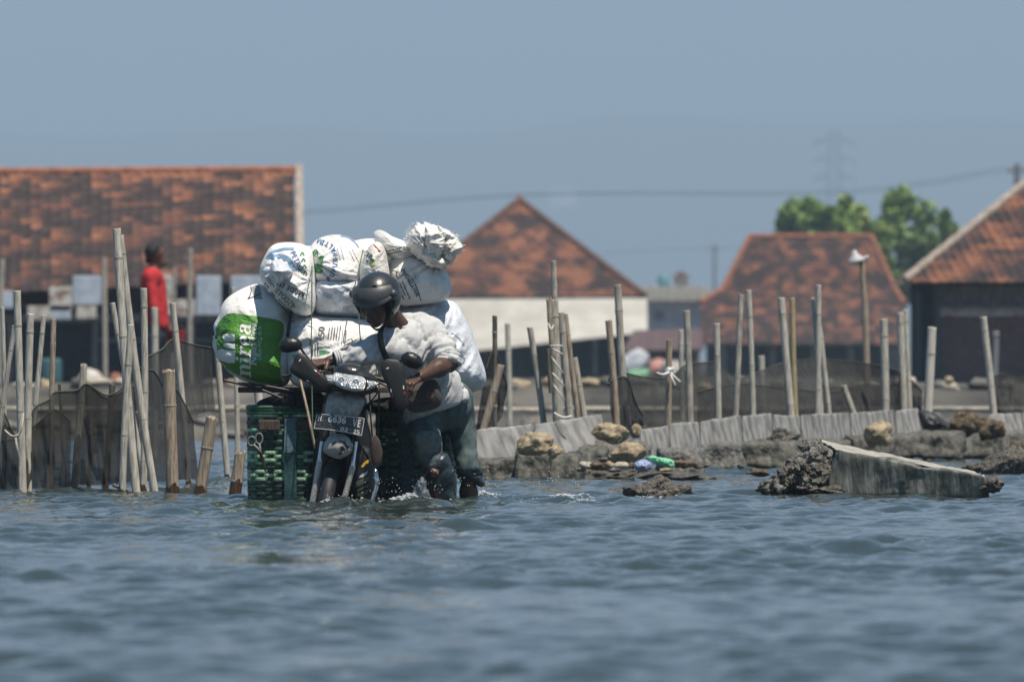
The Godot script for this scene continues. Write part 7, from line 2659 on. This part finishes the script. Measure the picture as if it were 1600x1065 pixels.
	shirt.push(func(p: Vector3) -> float:
		var w := p - p.dot(ax) * ax * 0.84
		var a := absf(n1.get_noise_3dv(w * 2.0))
		var h := 0.008 - 0.034 * pow(maxf(0.0, 0.30 - a), 1.5) * 4.0
		h += 0.007 * n1.get_noise_3dv(w * 1.1 + Vector3(7, 0, 0))
		var near := exp(-pow((p - el).length() / 0.11, 2.0)) + 0.7 * exp(-pow((p - er).length() / 0.12, 2.0))
		h += near * 0.010 * sin((p - el).dot(arm) * 150.0 + 5.0 * n2.get_noise_3dv(p * 0.4))
		return h * 0.8 + 0.0012 * n2.get_noise_3dv(p))
	part("shirt", shirt, M.shirt, t)
	# the turned-up cuffs
	var cf := MB.new()
	for k in 3:
		var c: Vector3 = q.call(700.0 + k * 0.2, 564.0 - k * 5.5, 0.22 + k * 0.012)
		var nrm := Vector3(-0.22, -0.95, 0.25).normalized()
		var u := nrm.cross(Vector3.RIGHT).normalized()
		var v := nrm.cross(u)
		var lp := []
		for j in 25:
			var an := TAU * j / 24
			lp.append(c + (u * cos(an) + v * sin(an)) * (0.057 - 0.001 * k + 0.003 * sin(an * 3.0 + k * 2.0)) + nrm * 0.004 * sin(an * 2.0 + k))
		cf.tube(path3(lp), PackedFloat32Array([0.011]), 8, false)
	part("cuff", cf, M.shirt, t)
	cf = MB.new()
	for k in 3:
		var c: Vector3 = q.call(524.0 + k * 3.6, 562.0 - k * 0.7, 0.055)
		var nrm := (wr_ - er).normalized()
		var u := nrm.cross(Vector3.UP).normalized()
		var v := nrm.cross(u)
		var lp := []
		for j in 21:
			var an := TAU * j / 20
			lp.append(c + (u * cos(an) + v * sin(an)) * (0.040 + 0.002 * k))
		cf.tube(path3(lp), PackedFloat32Array([0.0065]), 8, false)
	part("cuff", cf, M.shirt, t)
	var hemb := MB.new()
	# collar
	var col := MB.new()
	var cl := []
	for j in 25:
		var an := TAU * j / 24
		cl.append(neck + Vector3(cos(an) * 0.068, 0.012 - 0.030 * cos(an - 0.6), sin(an) * 0.066))
	col.tube(path3(cl), PackedFloat32Array([0.010]), 8, false)
	part("collar", col, M.shirt, t)

	# trousers: dry above, soaked and torn below
	var tr := MB.new()
	net_mesh(tr, [
		[q.call(680, 636, 0.60), q.call(700, 632, 0.62), 0.132, 0.128], [q.call(660, 650, 0.54), q.call(668, 700, 0.40), 0.082, 0.068], [q.call(668, 700, 0.40), q.call(680, 728, 0.37), 0.067, 0.058],
		[q.call(714, 642, 0.66), q.call(725, 690, 0.64), 0.082, 0.056], [q.call(725, 690, 0.64), q.call(731, 732, 0.62), 0.056, 0.052]], 0.022, 0.011, [[q.call(685, 731, 0.37), Vector3(0.1, -1, 0).normalized(), 0.10], [q.call(731, 736, 0.62), Vector3(0.1, -1, 0).normalized(), 0.085]])
	var n3 := noise(158, 6.0, 2, FastNoiseLite.TYPE_SIMPLEX_SMOOTH, FastNoiseLite.FRACTAL_RIDGED)
	tr.push(func(p: Vector3) -> float: return 0.012 * n3.get_noise_3dv(p * Vector3(1.0, 0.75, 1.0)) + 0.003 * n2.get_noise_3dv(p))
	part("trousers", tr, M.trousers, t)
	var wet := MB.new()
	net_mesh(wet, [[q.call(683, 726, 0.37), q.call(688, 744, 0.40), 0.058, 0.062], [q.call(689, 744, 0.40), q.call(694, 800, 0.48), 0.062, 0.062], [q.call(681, 722, 0.37), q.call(684, 724, 0.37), 0.059, 0.059]], 0.02, 0.010)
	# the tear over the shin leaves a hole: the bare knee below shows
	wet.push(func(p: Vector3) -> float: return 0.010 * n3.get_noise_3dv(p * Vector3(1.3, 1.0, 1.3)) + 0.003 * n2.get_noise_3dv(p))
	part("wet_trouser_leg", wet, M.trousers_wet, t, "soaked torn lower trouser leg")
	var knee := MB.new()
	var kb := blob([[670, 736], [674, 730], [682, 732], [687, 735], [686, 741], [680, 746], [673, 744]], 40.31, 0.024, 0.03, {"soft": 2, "p": 2.0})
	kb.shell(knee, 60, 14)
	part("bare_knee", knee, M.skin, t)
	var patch := MB.new()
	var pb := blob([[646, 688], [650, 677], [660, 672], [674, 673], [686, 678], [692, 684], [688, 694], [684, 706], [674, 712], [662, 711], [652, 703]], 40.335, 0.035, 0.05, {"soft": 2, "p": 2.4, "amp": 0.006, "freq": 7.0, "seed": 41, "lean": Vector2(0.1, 0.2)})
	pb.shell(patch, 90, 18)
	part("faded_patch", patch, M.trousers_faded, t, "faded pale patch on the thigh")
	var cuff := MB.new()
	for k in 5:
		var c: Vector3 = q.call(731.0 + k * 1.6, 732.0 + k * 4.6, 0.63 + k * 0.012)
		var lp := []
		for j in 25:
			var an := TAU * j / 24
			lp.append(c + Vector3(cos(an) * (0.056 + 0.006 * sin(an * 3 + k * 1.7) - 0.003 * absf(k - 2)), 0.010 * sin(an * 2.0 + k * 1.3) - 0.012 * cos(an), sin(an) * 0.055))
		cuff.tube(path3(lp), PackedFloat32Array([0.014]), 8, false)
	part("rolled_cuff", cuff, M.trousers_wet, t)

	# helmet: open shell with raised visor
	var hm := sub("helmet", t)
	var hc := head + upv * 0.034 - fw * 0.006
	var shell_pt := func(az: float, elv: float, r: float) -> Vector3:
		var f := cos(elv) * cos(az)
		var s := cos(elv) * sin(az)
		var u := sin(elv)
		return hc + fw * f * 0.133 * r + sd * s * 0.118 * r + upv * (u * 0.124 * r if u > 0 else u * 0.132 * r)
	var open_low := func(az: float) -> float:       # lowest edge of the shell at this side
		var a := absf(az)
		if a < 0.98:
			return 0.10
		return lerpf(0.10, -1.02, smoothstep(0.98, 1.20, a)) if a < 1.75 else lerpf(-1.02, -0.80, smoothstep(1.75, PI, a))
	for lay in 2:
		var pts := PackedVector3Array()
		var cols := 120
		var rows := 30
		for r in rows + 1:
			for c in cols:
				var az := -PI + TAU * c / cols
				var lo: float = open_low.call(az)
				var elv := lerpf(PI / 2 - 0.002, lo, pow(float(r) / rows, 0.9))
				pts.append(shell_pt.call(az, elv, 1.0 if lay == 0 else 0.90))
		var mb := MB.new()
		mb.grid(pts, rows + 1, cols, true, lay == 1)
		part("shell" if lay == 0 else "lining", mb, M.helmet if lay == 0 else M.liner, hm)
	var trim := MB.new()
	var tp := PackedVector3Array()
	for c in 121:
		var az := -PI + TAU * c / 120
		tp.append(shell_pt.call(az, open_low.call(az), 0.985))
	trim.tube(tp, PackedFloat32Array([0.0075]), 8, false)
	part("edge_trim", trim, M.rubber, hm)
	# visor swung up, with the dark peak panel over it
	for lay in [[1.045, 0.34, 0.03, 1.12, "visor", M.visor], [1.06, 0.70, 0.24, 1.30, "peak", M.helmet_peak]]:
		var pts := PackedVector3Array()
		for side2 in 2:
			pts = PackedVector3Array()
			for r in 9:
				for c in 41:
					var az := lerpf(-lay[3], lay[3], c / 40.0)
					var fall := pow(absf(az) / float(lay[3]), 2.0)
					var e0: float = lay[1] - 0.10 * fall
					var e1: float = lay[2] - 0.12 * cos(az * 1.2) + 0.10 * fall
					pts.append(shell_pt.call(az, lerpf(e0, e1, r / 8.0), lay[0] + 0.02 * sin(PI * r / 8.0) - (0.018 if side2 else 0.0) + (0.055 if lay[4] == "visor" else 0.05) * r / 8.0))
			var mb := MB.new()
			mb.grid(pts, 9, 41, false, side2 == 1)
			if side2 == 0:
				part(lay[4], mb, lay[5], hm)
			else:
				part(lay[4] + "_inside", mb, M.liner, hm)
	for s in [-1.0, 1.0]:
		var pv := MB.new()
		var cp: Vector3 = shell_pt.call(s * 1.25, 0.22, 1.02)
		pv.ball(xf(cp), Vector3(0.024, 0.024, 0.024), 8, 14)
		part("visor_pivot", pv, M.helmet_peak, hm)
		var pad := MB.new()
		net_mesh(pad, [[shell_pt.call(s * 1.18, -0.15, 0.82), shell_pt.call(s * 1.2, -0.75, 0.84), 0.026, 0.024]], 0.01, 0.006)
		part("cheek_pad", pad, M.liner, hm)
	for q2 in [[0.35, 0.42], [-0.5, 0.75]]:
		var vt := MB.new()
		var vp: Vector3 = shell_pt.call(q2[0], q2[1], 1.06)
		vt.ball(Transform3D(Basis(sd, upv, fw), vp), Vector3(0.016, 0.005, 0.006), 6, 10)
		part("vent", vt, M.liner, hm)
	var strap := MB.new()
	strap.tube(smooth([shell_pt.call(-1.25, -0.8, 0.92), hd.call(0.05, -0.10, -0.045), hd.call(0.055, -0.125, 0.0), hd.call(0.03, -0.11, 0.05), shell_pt.call(1.25, -0.8, 0.92)]), PackedFloat32Array([0.008]), 6, true, 0.35)
	strap.tube(smooth([hd.call(0.055, -0.125, -0.01), hd.call(0.055, -0.16, -0.014), hd.call(0.05, -0.19, -0.018)]), PackedFloat32Array([0.009, 0.007, 0.003]), 6, true, 0.4)
	part("chin_strap", strap, M.black, hm)

	# waist pouch slung on his front
	var p := thing("waist_pouch", "grey brown pouch slung across the wader's front", "pouch", q.call(664, 645, 0.2))
	var pbm := MB.new()
	var po := blob([[636, 608], [644, 602], [660, 596], [674, 592], [683, 594], [688, 606], [691, 622], [688, 634], [676, 640], [660, 644], [646, 645], [636, 640], [633, 624]], 40.16, 0.06, 0.06, {"amp": 0.008, "freq": 5.0, "seed": 42, "p": 4.0, "q": 0.5})
	po.shell(pbm, 120, 24)
	part("pouch", pbm, M.pouch, p)
	var zp := MB.new()
	strokes(po, zp, [[637, 618], [655, 608], [672, 601], [684, 602]], 1.2, 40.16)
	strokes(po, zp, [[640, 634], [660, 632], [686, 624]], 1.0, 40.16)
	part("zip", zp, M.black, p)
	var em := MB.new()
	var oval := PackedVector2Array()
	var oc := px2(672, 617, 40.16)
	for k in 18:
		oval.append(oc + Vector2(cos(TAU * k / 18) * 7.0, sin(TAU * k / 18) * 5.4) * 40.16 / FOCAL)
	print_on(em, po, fan(oval), 0.003)
	part("oval_badge", em, flat_mat(0.10, 0.055, 0.048, 0.7), p)
	var sb := MB.new()
	var sp := smooth([q.call(600, 508, 0.10), q.call(594, 520, 0.06), q.call(596, 540, 0.06), q.call(602, 556, 0.08), q.call(612, 580, 0.12), q.call(634, 612, 0.12)], 8)
	var ribbon := PackedVector3Array()
	for k in sp.size():
		for e in 5:
			ribbon.append(sp[k] + Vector3((e / 4.0 - 0.5) * 0.030, (e / 4.0 - 0.5) * 0.010, -0.004 * absf(e - 2.0)))
	sb.grid(ribbon, sp.size(), 5, false, true)
	part("strap", sb, M.black, p)

# ---------------------------------------------------------------- splashes and floating bits
func build_bits() -> void:
	var foam := StandardMaterial3D.new()
	foam.albedo_color = Color(0.86, 0.88, 0.90, 0.62)
	foam.transparency = BaseMaterial3D.TRANSPARENCY_ALPHA
	foam.roughness = 0.35
	var drop := flat_mat(0.75, 0.78, 0.80, 0.08)
	var r := RandomNumberGenerator.new()
	r.seed = 77
	# foam crests: thin ragged blankets on the wave backs
	var crests := [[632, 773, 40.0, 44, 7, "before the right basket"], [602, 770, 40.1, 22, 5, "at the crash bar"], [672, 774, 40.25, 30, 8, "at the wader's front leg"], [752, 772, 40.9, 26, 7, "at the wader's back leg"], [530, 779, 39.7, 26, 4, "under the front wheel"], [800, 772, 40.6, 40, 6, "right of the wader"], [880, 768, 41.2, 34, 4, "between the wader and the lone rock"], [1010, 770, 41.0, 40, 4, "round the lone rock"], [905, 778, 39.6, 26, 4, "on the ripple before the lone rock"]]
	for k in crests.size():
		var q = crests[k]
		var c := P(q[0], 580, q[2])
		var s: float = q[2] / FOCAL
		var mb := MB.new()
		for n in int(q[3] * 9.0):
			var x: float = c.x + r.randfn() * q[3] * s * 0.5
			var z: float = c.z + r.randfn() * 0.09
			var h := water_height(x, z, 0.05)
			var rr := r.randf_range(0.0014, 0.0052)
			var lift: float = absf(r.randfn()) * q[4] * s * 0.25 * exp(-pow((x - c.x) / (q[3] * s * 0.4), 2.0))
			mb.ball(xf(Vector3(x, h + lift + rr * 0.15, z)), Vector3(rr * r.randf_range(0.9, 2.4), rr * r.randf_range(0.4, 0.9), rr * 1.2), 5, 7)
		var o := solo("foam_splash", mb, foam, "white splash of water " + q[5], "splash", "splashes on the water")
		o.set_meta("kind", "stuff")
	# thrown drops
	var dm := MB.new()
	for q in [[640, 764, 40.1, 60, 16], [700, 760, 40.3, 55, 18], [748, 758, 40.8, 26, 14], [870, 752, 41.2, 40, 10], [600, 764, 40.0, 40, 12], [536, 774, 39.8, 30, 6]]:
		for n in 26:
			var s: float = q[2] / FOCAL
			var p := P(q[0], q[1], q[2]) + Vector3(r.randfn() * q[3] * 0.5, absf(r.randfn()) * q[4], 0) * s + Vector3(0, -0.02, r.randfn() * 0.1)
			var rr := r.randf_range(0.0010, 0.0026)
			dm.ball(xf(p), Vector3(rr, rr * 1.2, rr), 4, 6)
	var o2 := solo("water_drops", dm, drop, "bright drops of water thrown up round the wader", "drops")
	o2.set_meta("kind", "stuff")
	# a glassy sheet of water that the leg throws up
	var sh := blob([[640, 776], [646, 764], [652, 752], [660, 744], [664, 748], [666, 760], [672, 774], [664, 782], [648, 782]], 40.22, 0.03, 0.03, {"amp": 0.02, "freq": 9.0, "seed": 81, "ragged": 0.3, "soft": 1})
	var shm := MB.new()
	sh.shell(shm, 90, 20)
	var gl := StandardMaterial3D.new()
	gl.albedo_color = Color(0.62, 0.67, 0.72, 0.34)
	gl.transparency = BaseMaterial3D.TRANSPARENCY_ALPHA
	gl.roughness = 0.3
	gl.metallic_specular = 0.7
	solo("water_sheet", shm, gl, "glassy sheet of water thrown up by the front leg", "splash")
	# drift
	var tw := MB.new()
	tw.tube(smooth([P(178, 758, 43.2), P(188, 764, 43.0), P(196, 769, 42.9)]), PackedFloat32Array([0.012, 0.010, 0.008]), 7)
	solo("drift_twig", tw, M.bamboo_dark, "dark forked twig afloat below the tall pair, left piece", "twig")
	var tw2 := MB.new()
	tw2.tube(smooth([P(189, 757, 43.1), P(197, 764, 43.0), P(203, 769, 42.9)]), PackedFloat32Array([0.007, 0.007, 0.005]), 7)
	solo("drift_twig", tw2, M.bamboo_dark, "thin dark twig afloat below the tall pair, right piece", "twig")
	var tw3 := stone_mesh(P(247, 770, 42.6), Vector3(0.035, 0.012, 0.03), 82, 0.4)
	solo("drift_chip", tw3, M.bamboo_dark, "dark chip afloat left of the thick brown stump", "driftwood")
	var pale := MB.new()
	pale.tube(path3([P(241, 719, 42.3), P(259, 747, 42.25)]), PackedFloat32Array([0.004, 0.007]), 7)
	solo("pale_splinter", pale, M.bamboo_pale, "pale splinter leaning against the thick brown stump", "splinter")
